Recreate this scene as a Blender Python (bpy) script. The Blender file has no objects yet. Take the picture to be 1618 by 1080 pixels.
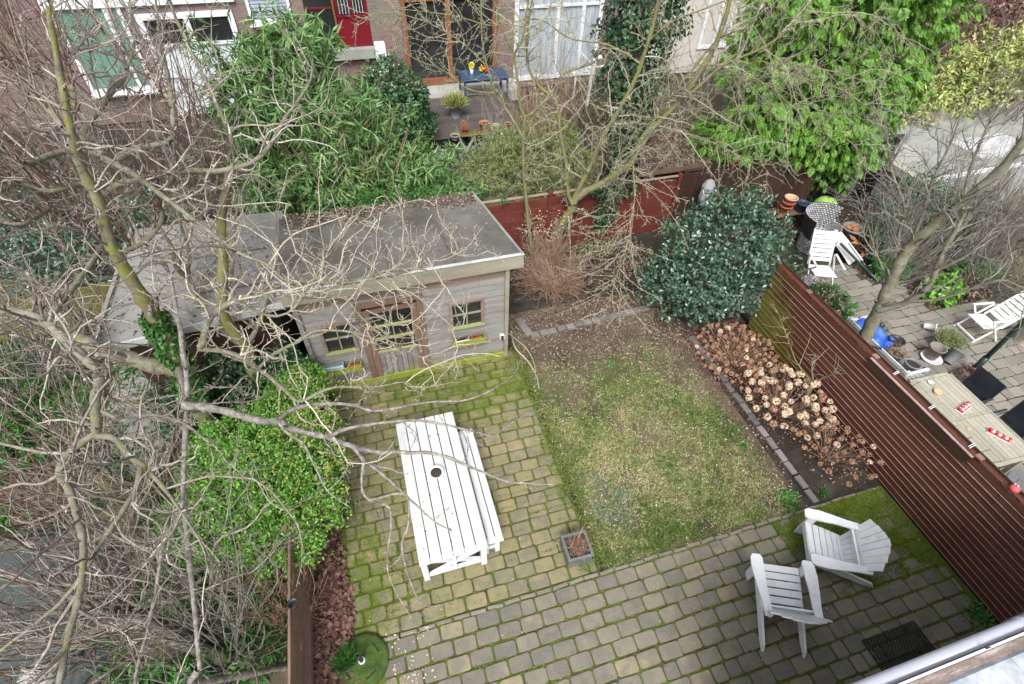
import bpy, math, random
import numpy as np
from mathutils import Matrix, Vector
R = math.radians
PI = math.pi
rng = np.random.default_rng(7)
random.seed(7)
scene = bpy.context.scene
col = scene.collection

# ------------------------------------------------------------------ camera
cam_d = bpy.data.cameras.new('camera')
cam = bpy.data.objects.new('camera', cam_d)
col.objects.link(cam)
rt = Vector((0.95894756, -0.28262913, 0.02324542))
up = Vector((0.19039481, 0.70240881, 0.68583648))
fw = Vector((0.21016516, 0.65325541, -0.72738434))
m = Matrix((rt, up, -fw)).transposed().to_4x4()
m.translation = Vector((0, 0, 8.0))
cam.matrix_world = m
cam_d.sensor_width = 36.0
cam_d.lens = 815.98 / 1618 * 36.0
cam_d.clip_start = 0.05
cam_d.clip_end = 500
scene.camera = cam

# ------------------------------------------------------------------ sky, sun, exposure (overcast winter day)
SUN_EL, SUN_ROT = R(52), R(200)
world = bpy.data.worlds.new('World')
scene.world = world
world.use_nodes = True
wn = world.node_tree
bg = wn.nodes['Background']
sky = wn.nodes.new('ShaderNodeTexSky')
sky.sky_type = 'NISHITA'
sky.sun_disc = False
sky.sun_elevation = SUN_EL
sky.sun_rotation = SUN_ROT
sky.air_density = 1.0
sky.dust_density = 4.0
sky.ozone_density = 1.0
hsv = wn.nodes.new('ShaderNodeHueSaturation')      # cloud cover: the blue of the clear sky greyed out
hsv.inputs['Saturation'].default_value = 0.26
hsv.inputs['Value'].default_value = 1.0
wn.links.new(sky.outputs[0], hsv.inputs['Color'])
wn.links.new(hsv.outputs[0], bg.inputs['Color'])
bg.inputs['Strength'].default_value = 0.125
sun_d = bpy.data.lights.new('sun', 'SUN')
sun_d.energy = 1.5
sun_d.angle = R(22)
sun_d.color = (1.0, 0.985, 0.94)
sun = bpy.data.objects.new('sun', sun_d)
col.objects.link(sun)
sun.location = (0, 0, 20)
_d = Vector((math.sin(SUN_ROT) * math.cos(SUN_EL), math.cos(SUN_ROT) * math.cos(SUN_EL), math.sin(SUN_EL)))
sun.rotation_euler = _d.to_track_quat('Z', 'Y').to_euler()
vs = scene.view_settings
vs.view_transform = 'Standard'
vs.look = 'None'
vs.gamma = 1.0
vs.use_curve_mapping = False
vs.exposure = 1.25

# ------------------------------------------------------------------ materials
def mat(name, cols, scale=3.0, rough=0.8, bump=0.3, bscale=40.0, rnd=0.5, detail=5.0, moss=None, spec=0.3,
        trans=0.0, stretch=None, blobs=None, wear=None, metal=0.0, obj_rnd=False, zmoss=None, grain=.55, edge=0.0):
    """colour = ramp over noise mixed with a random value per piece; moss = (colour, amount, scale)"""
    M = bpy.data.materials.new(name)
    M.use_nodes = True
    nt = M.node_tree
    N = nt.nodes
    L = nt.links.new
    bs = N['Principled BSDF']
    geo = N.new('ShaderNodeNewGeometry')
    pos = geo.outputs['Position']
    if stretch:
        mp = N.new('ShaderNodeMapping')
        mp.inputs['Scale'].default_value = stretch
        L(pos, mp.inputs['Vector'])
        vec = mp.outputs[0]
    else:
        vec = pos
    no = N.new('ShaderNodeTexNoise')
    no.inputs['Scale'].default_value = scale
    no.inputs['Detail'].default_value = detail
    no.inputs['Roughness'].default_value = 0.62
    L(vec, no.inputs['Vector'])
    def math_(op, a, b=None, c=None, clamp=False):
        n = N.new('ShaderNodeMath')
        n.operation = op
        n.use_clamp = clamp
        for i, v in enumerate((a, b, c)):
            if v is None:
                continue
            if isinstance(v, (int, float)):
                n.inputs[i].default_value = v
            else:
                L(v, n.inputs[i])
        return n.outputs[0]
    rndv = geo.outputs['Random Per Island']
    if obj_rnd:
        oi = N.new('ShaderNodeObjectInfo')
        rndv = math_('FRACT', math_('ADD', rndv, math_('MULTIPLY', oi.outputs['Random'], 7.31)))
    nz = math_('MULTIPLY_ADD', no.outputs['Fac'], 2.2, -0.6, True)
    mixf = math_('ADD', math_('MULTIPLY', nz, 1 - rnd), math_('MULTIPLY', rndv, rnd))
    cr = N.new('ShaderNodeValToRGB')
    el = cr.color_ramp.elements
    n_ = len(cols)
    for i, c in enumerate(cols):
        e = el[i] if i < 2 else el.new(0.5)
        e.position = i / max(1, n_ - 1)
        e.color = (*c, 1)
    if n_ > 2:
        for i, c in enumerate(cols):
            el[i].position = i / (n_ - 1)
            el[i].color = (*c, 1)
    L(mixf, cr.inputs['Fac'])
    out = cr.outputs['Color']
    def mixc(f, a, b):
        n = N.new('ShaderNodeMix')
        n.data_type = 'RGBA'
        L(f, n.inputs['Factor'])
        if isinstance(a, tuple):
            n.inputs['A'].default_value = (*a, 1)
        else:
            L(a, n.inputs[6])
        if isinstance(b, tuple):
            n.inputs[7].default_value = (*b, 1)
        else:
            L(b, n.inputs[7])
        return n.outputs[2]
    # fine grain
    fn = N.new('ShaderNodeTexNoise')
    fn.inputs['Scale'].default_value = bscale
    fn.inputs['Detail'].default_value = 4
    L(vec, fn.inputs['Vector'])
    g = N.new('ShaderNodeMix')
    g.data_type = 'RGBA'
    g.blend_type = 'MULTIPLY'
    g.inputs['Factor'].default_value = grain
    L(out, g.inputs[6])
    gr = N.new('ShaderNodeMapRange')
    gr.inputs['From Min'].default_value = 0.3
    gr.inputs['From Max'].default_value = 0.7
    gr.inputs['To Min'].default_value = 0.55
    gr.inputs['To Max'].default_value = 1.3
    L(fn.outputs['Fac'], gr.inputs['Value'])
    L(gr.outputs[0], g.inputs[7])
    out = g.outputs[2]
    if moss:
        mc, amt, ms = moss
        mn = N.new('ShaderNodeTexNoise')
        mn.inputs['Scale'].default_value = ms
        mn.inputs['Detail'].default_value = 6
        mn.inputs['Roughness'].default_value = 0.7
        L(pos, mn.inputs['Vector'])
        f = math_('ADD', mn.outputs['Fac'], amt - 0.5)
        if blobs:
            for (bx, by, br, ba) in blobs:
                vd = N.new('ShaderNodeVectorMath')
                vd.operation = 'DISTANCE'
                L(pos, vd.inputs[0])
                vd.inputs[1].default_value = (bx, by, 0)
                q = math_('MULTIPLY', math_('SUBTRACT', 1.0, math_('DIVIDE', vd.outputs['Value'], br), None, True), ba)
                f = math_('ADD', f, q)
        if edge:                                     # moss creeps in over the rims of each piece
            tc = N.new('ShaderNodeTexCoord')
            se = N.new('ShaderNodeSeparateXYZ')
            L(tc.outputs['Generated'], se.inputs[0])
            ax = math_('ABSOLUTE', math_('MULTIPLY_ADD', se.outputs['X'], 2.0, -1.0))
            ay = math_('ABSOLUTE', math_('MULTIPLY_ADD', se.outputs['Y'], 2.0, -1.0))
            e_ = math_('MAXIMUM', ax, ay)
            e_ = math_('POWER', e_, 6.0)
            f = math_('ADD', f, math_('MULTIPLY', e_, edge))
        if zmoss:
            z0, z1, za = zmoss                       # algae grow from the wet foot upwards
            sp = N.new('ShaderNodeSeparateXYZ')
            L(pos, sp.inputs[0])
            mr = N.new('ShaderNodeMapRange')
            mr.inputs['From Min'].default_value = z0
            mr.inputs['From Max'].default_value = z1
            mr.inputs['To Min'].default_value = za
            mr.inputs['To Max'].default_value = 0
            L(sp.outputs['Z'], mr.inputs['Value'])
            f = math_('ADD', f, mr.outputs[0])
        f = math_('MULTIPLY_ADD', f, 5.0, -0.6, True)
        f = math_('MULTIPLY', f, 0.9)
        mcr = N.new('ShaderNodeMix')
        mcr.data_type = 'RGBA'
        mcr.inputs[6].default_value = (mc[0] * 0.55, mc[1] * 0.55, mc[2] * 0.6, 1)
        mcr.inputs[7].default_value = (mc[0] * 1.35, mc[1] * 1.3, mc[2] * 1.2, 1)
        L(fn.outputs['Fac'], mcr.inputs['Factor'])
        out = mixc(f, out, mcr.outputs[2])
    L(out, bs.inputs['Base Color'])
    bs.inputs['Roughness'].default_value = rough
    bs.inputs['Specular IOR Level'].default_value = spec
    bs.inputs['Metallic'].default_value = metal
    if bump > 0:
        b = N.new('ShaderNodeBump')
        b.inputs['Strength'].default_value = bump
        b.inputs['Distance'].default_value = 0.01
        L(fn.outputs['Fac'], b.inputs['Height'])
        L(b.outputs[0], bs.inputs['Normal'])
    if trans > 0:
        tr = N.new('ShaderNodeBsdfTranslucent')
        L(out, tr.inputs['Color'])
        ms_ = N.new('ShaderNodeMixShader')
        ms_.inputs[0].default_value = trans
        L(bs.outputs[0], ms_.inputs[1])
        L(tr.outputs[0], ms_.inputs[2])
        L(ms_.outputs[0], N['Material Output'].inputs['Surface'])
    return M

MG = (0.095, 0.130, 0.014)
MM = {}
def m_(key, *a, **k):
    MM[key] = mat(key, *a, **k)
m_('soil', [(.014, .011, .009), (.034, .027, .022), (.065, .052, .042)], 2.5, .95, .8, 60, 0)
m_('lawn_soil', [(.035, .026, .021), (.085, .066, .046), (.15, .125, .075)], 1.3, .95, .6, 70, 0)
m_('joint', [(.04, .04, .02), (.075, .095, .018), (.10, .14, .018)], 3, .95, .6, 60, 0)
m_('neighbour_joint', [(.025, .024, .018), (.06, .06, .03)], 3, .95, .6, 60, 0)
m_('paver', [(.10, .092, .078), (.155, .140, .112), (.19, .172, .13), (.125, .117, .10), (.175, .155, .122), (.30, .25, .13)], 5, .85, .6, 110, .72,
   moss=(MG, -.13, 4.2), obj_rnd=True, edge=.13, blobs=[(6.7, 1.8, 1.6, .36), (5.9, 2.1, 1.1, .28), (-.9, 2.2, 1.2, .18), (7.4, .8, .8, .18), (4.6, 2.2, .9, .1)])
m_('paver_green', [(.12, .11, .07), (.165, .15, .09), (.215, .185, .10), (.145, .135, .098), (.235, .195, .11), (.29, .225, .115)], 5, .85, .6, 110, .62,
   moss=(MG, -.11, 3.6), obj_rnd=True, edge=.17, blobs=[(0.2, 6.9, 2.1, .45), (-1.4, 3.6, 1.7, .36), (2.0, 6.0, 1.2, .35), (-1.2, 2.6, .9, .25), (1.0, 5.6, 1.1, .18)])
m_('edging', [(.15, .135, .11), (.20, .18, .14)], 4, .9, .5, 60, .7, moss=(MG, .0, 3), obj_rnd=True)
m_('edging_grey', [(.10, .09, .085), (.16, .145, .135), (.22, .195, .18)], 4, .9, .5, 60, .7, obj_rnd=True)
m_('tile', [(.14, .125, .108), (.20, .18, .155), (.15, .146, .12), (.225, .195, .172), (.19, .185, .14)], 2.2, .7, .35, 60, .8, obj_rnd=True, moss=(MG, -.10, 1.2), spec=.4)
m_('bark_moss', [(.10, .09, .06), (.17, .16, .12), (.24, .235, .20)], 9, .9, .6, 60, 0, moss=((.155, .17, .035), .10, 5))
m_('bark_mossier', [(.09, .09, .05), (.16, .15, .10), (.22, .21, .14)], 9, .9, .6, 60, 0, moss=((.18, .195, .035), .20, 5))
m_('bark_pale', [(.09, .08, .07), (.20, .18, .16), (.38, .36, .33)], 16, .85, .5, 70, 0, moss=((.19, .19, .06), .02, 5))
m_('twig_pale', [(.16, .12, .09), (.30, .26, .20), (.45, .42, .34), (.56, .54, .46)], 5, .75, 0, 40, .5, moss=((.26, .26, .09), -.06, 2.5))
m_('twig', [(.05, .033, .028), (.135, .10, .085), (.30, .265, .225), (.52, .50, .44)], 6, .75, 0, 40, .5, moss=((.22, .23, .07), -.05, 2.5))
m_('twig_red', [(.06, .034, .028), (.15, .09, .07), (.33, .275, .225)], 5, .7, 0, 40, .6)
m_('twig_yellow', [(.14, .125, .075), (.28, .26, .18), (.45, .43, .34)], 1.6, .8, 0, 40, .55)
m_('twig_dark', [(.05, .045, .03), (.13, .115, .075), (.24, .22, .15)], 1.6, .8, 0, 40, .5)
m_('twig_grey', [(.07, .062, .055), (.18, .165, .145), (.34, .32, .285)], 5, .8, 0, 40, .5)
m_('twig_tan', [(.15, .08, .05), (.31, .195, .135), (.46, .35, .26)], 1.6, .85, 0, 40, .6)
m_('hedge_leaf', [(.035, .10, .015), (.10, .25, .03), (.18, .38, .055), (.31, .51, .12)], 2.2, .38, 0, 40, .75, trans=.2, spec=.5)
m_('hedge_tip', [(.24, .35, .06), (.40, .45, .12), (.5, .5, .2)], 2.2, .5, 0, 40, .8, trans=.2)
m_('laurel_leaf', [(.016, .044, .022), (.035, .080, .044), (.07, .13, .078), (.17, .23, .165)], 2.2, .30, 0, 40, .7, trans=.06, spec=.6)
m_('bamboo_leaf', [(.045, .11, .035), (.09, .185, .05), (.15, .27, .08), (.27, .37, .15)], 1.4, .42, 0, 40, .7, trans=.2, spec=.5)
m_('conifer_leaf', [(.03, .08, .011), (.08, .19, .022), (.145, .30, .042), (.235, .41, .08)], 1.5, .5, 0, 40, .6, trans=.2)
m_('ivy_leaf', [(.012, .038, .016), (.028, .075, .03), (.07, .13, .06)], 2, .35, 0, 40, .7, trans=.08, spec=.5)
m_('ivy_bright', [(.03, .10, .02), (.06, .16, .03)], 2, .4, 0, 40, .7, trans=.1)
m_('ball_leaf', [(.02, .06, .02), (.045, .11, .04), (.09, .18, .07)], 2, .35, 0, 40, .7, trans=.1, spec=.5)
m_('yellow_leaf', [(.10, .17, .04), (.25, .32, .09), (.46, .47, .18), (.60, .57, .28)], 1.6, .45, 0, 40, .75, trans=.2)
m_('feather_leaf', [(.11, .15, .04), (.19, .25, .08), (.30, .33, .14), (.33, .29, .18)], 1.6, .6, 0, 40, .7, trans=.2)
m_('grass', [(.05, .12, .015), (.10, .20, .03), (.20, .28, .07), (.38, .38, .15)], 1.5, .6, 0, 40, .45, trans=.25)
m_('straw', [(.28, .28, .11), (.48, .43, .22), (.64, .57, .38)], 1.5, .75, 0, 40, .6, trans=.15)
m_('weed', [(.03, .11, .02), (.06, .19, .035), (.11, .27, .06)], 2, .5, 0, 40, .7, trans=.2)
m_('lavender', [(.10, .14, .11), (.17, .21, .17)], 2, .7, 0, 40, .7)
m_('moss_tuft', [(.06, .09, .008), (.11, .16, .012), (.17, .22, .02)], 2, .9, 0, 40, .6)
m_('litter', [(.04, .028, .022), (.10, .065, .05), (.19, .13, .10), (.36, .30, .24)], 2.5, .75, 0, 40, .85)
m_('litter_red', [(.045, .022, .018), (.095, .045, .035), (.17, .09, .07), (.27, .17, .14)], 2.5, .75, 0, 40, .85)
m_('petal', [(.38, .34, .26), (.6, .56, .46)], 2, .7, 0, 40, .8)
m_('hyd_brown', [(.17, .085, .05), (.36, .20, .125), (.52, .34, .23)], 2, .85, 0, 40, .6, trans=.1)
m_('hyd_pale', [(.42, .28, .19), (.62, .48, .35), (.74, .62, .48)], 2, .85, 0, 40, .6, trans=.1)
m_('trim_dull', [(.33, .33, .33), (.48, .48, .49)], 3, .5, .1, 40, .1, grain=.3)
m_('white_paint', [(.46, .47, .485), (.57, .58, .60), (.63, .64, .655)], 7, .45, .05, 60, .2, spec=.4, grain=.10)
m_('white_wood', [(.40, .405, .40), (.52, .53, .54), (.60, .605, .62)], 4, .5, .25, 40, .35, spec=.4, stretch=(6, 1, 1), obj_rnd=True, moss=((.42, .44, .33), -.20, 2.2), grain=.10)
m_('white_plastic', [(.58, .58, .58), (.68, .68, .67)], 3, .35, .05, 60, .2, grain=.10)
m_('shed_board', [(.115, .10, .09), (.185, .172, .16), (.245, .235, .225), (.19, .155, .13)], 2.0, .85, .4, 50, .35, stretch=(.7, 1, 5),
   moss=((.17, .21, .02), -.16, 3), zmoss=(0.05, .66, .42), obj_rnd=True)
m_('shed_board_brown', [(.15, .105, .08), (.21, .155, .12), (.25, .21, .18)], 2.0, .85, .4, 50, .4, stretch=(.7, 1, 5), obj_rnd=True)
m_('shed_frame', [(.12, .072, .048), (.17, .108, .075), (.20, .145, .105)], 3, .8, .3, 50, .3, moss=((.17, .21, .02), -.18, 3), zmoss=(0.0, .5, .38))
m_('shed_fascia', [(.17, .155, .115), (.25, .23, .175), (.30, .28, .22)], 2, .8, .3, 40, .2, stretch=(.5, 1, 3), moss=((.22, .23, .07), .02, 2))
m_('green_wood', [(.13, .16, .02), (.21, .25, .035), (.24, .24, .09)], 4, .85, .4, 40, .3)
m_('sill', [(.22, .24, .08), (.30, .31, .15)], 4, .8, .3, 40, .3)
m_('metal_trim', [(.55, .56, .57), (.66, .67, .69)], 3, .4, .05, 40, .1, spec=.5, grain=.10)
m_('felt_dark', [(.075, .072, .064), (.115, .11, .10)], 3, .8, .2, 60, 0)
m_('felt', [(.06, .058, .048), (.095, .09, .078), (.13, .124, .115), (.165, .155, .145)], 1.1, .75, .25, 80, 0, moss=((.12, .14, .06), .0, .8))
m_('felt_grey', [(.14, .14, .13), (.21, .21, .20), (.28, .275, .26)], .9, .75, .25, 80, 0, moss=((.14, .16, .07), -.06, .8))
m_('fence_wood', [(.055, .019, .012), (.088, .030, .018), (.12, .045, .028)], 1.6, .27, .2, 30, .35, stretch=(1, .5, 5), spec=.6, obj_rnd=True,
   moss=((.125, .125, .025), -.45, 2.2), blobs=[(7.4, 6.3, 3.3, 1.05)])
m_('fence_lip_highlight', [(.17, .09, .075), (.30, .21, .19), (.40, .32, .30)], 3, .3, .1, 40, .3, spec=.5, moss=((.15, .15, .03), -.30, 1.6), blobs=[(7.4, 6.3, 3.3, 1.05)])  # pale tone paints the wet sky reflection along the slats
m_('fence_dark', [(.035, .018, .014), (.065, .035, .026)], 1.6, .5, .2, 30, .4, stretch=(3, .5, 3), spec=.4, obj_rnd=True)
m_('red_board', [(.085, .020, .016), (.12, .030, .022), (.155, .048, .036)], 1.6, .55, .2, 30, .3, stretch=(.7, 1, 4), obj_rnd=True)
m_('red_cap', [(.26, .17, .12), (.34, .26, .2)], 3, .8, .2, 40, .3)
m_('brown_plank', [(.12, .075, .055), (.19, .12, .09), (.26, .18, .145)], 2, .7, .4, 30, .4, stretch=(4, .6, 1), obj_rnd=True, moss=((.11, .11, .03), -.08, 2))
m_('mossy_plank', [(.07, .055, .02), (.13, .12, .03), (.17, .15, .06)], 2, .85, .4, 30, .4, obj_rnd=True)
m_('dark_void', [(.006, .006, .007), (.012, .012, .013)], 3, .3, 0, 40, .2)
m_('glass_dark', [(.012, .013, .014), (.028, .03, .03)], 1.2, .06, 0, 40, .1, spec=.8, grain=.10)
m_('glass_green', [(.05, .10, .08), (.10, .17, .14)], 1.2, .1, 0, 40, .1, spec=.8, grain=.10)
m_('curtain_green', [(.06, .14, .10), (.10, .20, .15), (.17, .28, .22)], 6, .6, 0, 40, 0, stretch=(3, 1, .15), grain=.10)
m_('curtain_grey', [(.16, .19, .22), (.30, .34, .38), (.42, .46, .50)], 7, .6, 0, 40, 0, stretch=(3, 1, .15), grain=.10)
m_('frost', [(.42, .47, .50), (.55, .60, .63)], 1, .35, 0, 40, 0, grain=.10)
m_('red_paint', [(.115, .006, .012), (.15, .009, .017)], 2, .4, .05, 40, 0, grain=.10)
m_('orange_wood', [(.14, .055, .028), (.22, .09, .045)], 3, .5, .15, 40, .2, stretch=(3, 1, .5))
m_('stucco', [(.40, .37, .34), (.52, .49, .45)], 1.3, .9, .3, 60, 0)
m_('concrete', [(.24, .235, .22), (.36, .35, .33)], 1.5, .9, .3, 60, .2, moss=((.16, .17, .08), -.05, 2))
m_('concrete_pale', [(.18, .19, .17), (.30, .305, .28)], 1.0, .8, .2, 60, .2, moss=((.22, .25, .12), .0, 1))
m_('deck', [(.055, .045, .045), (.10, .085, .08)], 2, .6, .3, 40, .5, stretch=(.5, 1, 1), obj_rnd=True)
m_('terracotta', [(.32, .10, .05), (.42, .15, .08)], 5, .8, .3, 60, .2)
m_('terracotta_pale', [(.42, .24, .16), (.5, .32, .23)], 5, .8, .3, 60, .2)
m_('zinc', [(.10, .115, .115), (.17, .185, .18)], 4, .5, .2, 50, .1, metal=.3)
m_('pot_dark', [(.02, .022, .026), (.04, .042, .046)], 4, .4, .1, 50, .1)
m_('pot_grey', [(.13, .13, .135), (.2, .2, .2)], 4, .6, .2, 50, .1)
m_('pot_taupe', [(.12, .10, .085), (.2, .17, .145)], 4, .6, .2, 50, .1)
m_('pot_cream', [(.45, .41, .32), (.58, .54, .45)], 4, .6, .2, 50, .1)
m_('pot_blue', [(.02, .04, .10), (.03, .06, .15)], 4, .25, .1, 50, .1)
m_('pot_bluegrey', [(.16, .20, .22), (.24, .28, .30)], 4, .4, .1, 50, .1)
m_('lime', [(.22, .36, .07), (.28, .44, .10)], 2, .18, 0, 50, 0, spec=.6, grain=.10)
m_('black_fabric', [(.010, .012, .018), (.02, .024, .032)], 4, .7, .1, 80, .1)
m_('blue_sheet', [(.03, .09, .40), (.06, .16, .62)], 5, .35, .6, 12, 0)
m_('navy', [(.025, .05, .09), (.04, .075, .13)], 3, .35, .1, 40, 0, grain=.10)
m_('blue_tray', [(.22, .34, .42), (.36, .48, .56)], 4, .4, .1, 40, 0)
m_('teak', [(.22, .205, .16), (.32, .30, .24), (.38, .36, .30)], 3, .8, .3, 40, .4, stretch=(4, .6, 1), obj_rnd=True)
m_('cut_wood', [(.45, .28, .14), (.6, .42, .25)], 8, .7, .2, 50, 0)
m_('red_gloss', [(.42, .015, .015), (.55, .03, .03)], 4, .2, 0, 40, .2)
m_('pink_red', [(.55, .06, .06), (.65, .12, .11)], 4, .35, 0, 40, .2)
m_('yellow', [(.62, .52, .03), (.75, .65, .08)], 4, .6, 0, 40, .3)
m_('orange', [(.26, .10, .04), (.34, .16, .07)], 4, .6, 0, 40, .5)
m_('rubber', [(.010, .012, .010), (.03, .036, .022)], 4, .6, .3, 60, .2)
m_('iron', [(.02, .022, .022), (.04, .045, .04)], 4, .45, .1, 50, .1)
m_('green_iron', [(.012, .028, .022), (.02, .045, .035)], 4, .35, .1, 50, .1)
m_('base_moss', [(.02, .035, .01), (.045, .08, .014), (.08, .12, .03)], 7, .95, .7, 60, 0)
m_('wicker', [(.22, .22, .23), (.36, .36, .37), (.5, .5, .5)], 6, .6, .2, 50, .8)
m_('pvc', [(.36, .37, .43), (.42, .43, .50)], 1.5, .28, .03, 40, 0, spec=.5, grain=.10)
m_('lead', [(.24, .26, .29), (.36, .39, .43), (.52, .55, .59)], 1.6, .5, .5, 12, 0, moss=((.3, .25, .22), -.08, 3))
m_('eave_wood', [(.11, .08, .07), (.20, .155, .14), (.42, .38, .37)], 5, .8, .5, 40, 0, stretch=(.6, 4, 4))
m_('water', [(.03, .04, .04), (.05, .06, .055)], 1.2, .04, .12, 5, 0, spec=.9)
m_('stone', [(.26, .25, .23), (.4, .39, .36)], 3, .9, .5, 50, .5)
m_('cloth_white', [(.6, .6, .6), (.72, .72, .72)], 3, .8, .3, 20, 0, grain=.10)
m_('bag', [(.35, .36, .38), (.5, .51, .52)], 3, .3, .3, 12, 0, trans=.3, grain=.2)
m_('feather_black', [(.012, .012, .016), (.02, .02, .03)], 4, .5, .1, 50, 0)
m_('teal', [(.01, .08, .08), (.02, .13, .13)], 3, .4, .1, 50, 0)

def brick_mat(name, c1, c2, mort):
    M = bpy.data.materials.new(name)
    M.use_nodes = True
    nt = M.node_tree
    N, L = nt.nodes, nt.links.new
    bs = N['Principled BSDF']
    geo = N.new('ShaderNodeNewGeometry')
    mp = N.new('ShaderNodeMapping')
    mp.inputs['Rotation'].default_value = (R(-90), 0, 0)
    L(geo.outputs['Position'], mp.inputs['Vector'])
    b = N.new('ShaderNodeTexBrick')
    b.inputs['Color1'].default_value = (*c1, 1)
    b.inputs['Color2'].default_value = (*c2, 1)
    b.inputs['Mortar'].default_value = (*mort, 1)
    b.inputs['Scale'].default_value = 1.0
    b.inputs['Mortar Size'].default_value = 0.008
    b.inputs['Brick Width'].default_value = 0.22
    b.inputs['Row Height'].default_value = 0.065
    L(mp.outputs[0], b.inputs['Vector'])
    no = N.new('ShaderNodeTexNoise')
    no.inputs['Scale'].default_value = 1.4
    no.inputs['Detail'].default_value = 5
    L(geo.outputs['Position'], no.inputs['Vector'])
    mx = N.new('ShaderNodeMix')
    mx.data_type = 'RGBA'
    mx.blend_type = 'MULTIPLY'
    mx.inputs['Factor'].default_value = .7
    L(b.outputs['Color'], mx.inputs[6])
    L(no.outputs['Color'], mx.inputs[7])
    gm = N.new('ShaderNodeGamma')
    gm.inputs['Gamma'].default_value = .8
    L(mx.outputs[2], gm.inputs['Color'])
    L(gm.outputs[0], bs.inputs['Base Color'])
    bs.inputs['Roughness'].default_value = .85
    MM[name] = M
brick_mat('brick', (.12, .065, .055), (.17, .10, .085), (.16, .145, .135))

# ------------------------------------------------------------------ helpers
def mesh_from(name, V, F4=None, F3=None, mats=(), midx=None, smooth=False, polys=None):
    me = bpy.data.meshes.new(name)
    V = np.asarray(V, dtype=np.float32).reshape(-1, 3)
    if polys is not None:
        me.from_pydata([tuple(map(float, v)) for v in V], [], polys)
    else:
        parts, tot, cnt = [], [], []
        n4 = 0 if F4 is None else len(F4)
        n3 = 0 if F3 is None else len(F3)
        loops = np.concatenate([np.asarray(F4, dtype=np.int32).ravel() if n4 else np.zeros(0, np.int32),
                                np.asarray(F3, dtype=np.int32).ravel() if n3 else np.zeros(0, np.int32)])
        tot = np.concatenate([np.full(n4, 4, np.int32), np.full(n3, 3, np.int32)])
        start = np.concatenate([[0], np.cumsum(tot)[:-1]]).astype(np.int32) if len(tot) else np.zeros(0, np.int32)
        me.vertices.add(len(V))
        me.vertices.foreach_set('co', V.ravel())
        me.loops.add(len(loops))
        me.loops.foreach_set('vertex_index', loops)
        me.polygons.add(len(tot))
        me.polygons.foreach_set('loop_start', start)
        me.polygons.foreach_set('loop_total', tot)
        me.update(calc_edges=True)
    for mm in mats:
        me.materials.append(MM[mm])
    if midx is not None:
        me.polygons.foreach_set('material_index', np.asarray(midx, dtype=np.int32))
    if smooth:
        me.polygons.foreach_set('use_smooth', np.ones(len(me.polygons), dtype=bool))
    me.update()
    return me

def link(name, me, parent=None, loc=None, rot=None):
    o = bpy.data.objects.new(name, me)
    col.objects.link(o)
    if parent is not None:
        o.parent = parent
    if loc is not None:
        o.location = loc
    if rot is not None:
        o.rotation_euler = rot
    return o

def tag(o, label=None, cat=None, group=None, kind=None):
    if label: o['label'] = label
    if cat: o['category'] = cat
    if group: o['group'] = group
    if kind: o['kind'] = kind
    return o

def thing(name, label, cat, loc=(0, 0, 0), rz=0, group=None):
    o = bpy.data.objects.new(name, None)
    o.empty_display_size = .2
    col.objects.link(o)
    o.location = loc
    o.rotation_euler = (0, 0, rz)
    return tag(o, label, cat, group)

def copy_tree(o, parent=None):
    c = o.copy()
    col.objects.link(c)
    if parent is not None:
        c.parent = parent
    for ch in list(o.children):
        copy_tree(ch, c)
    return c

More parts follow.
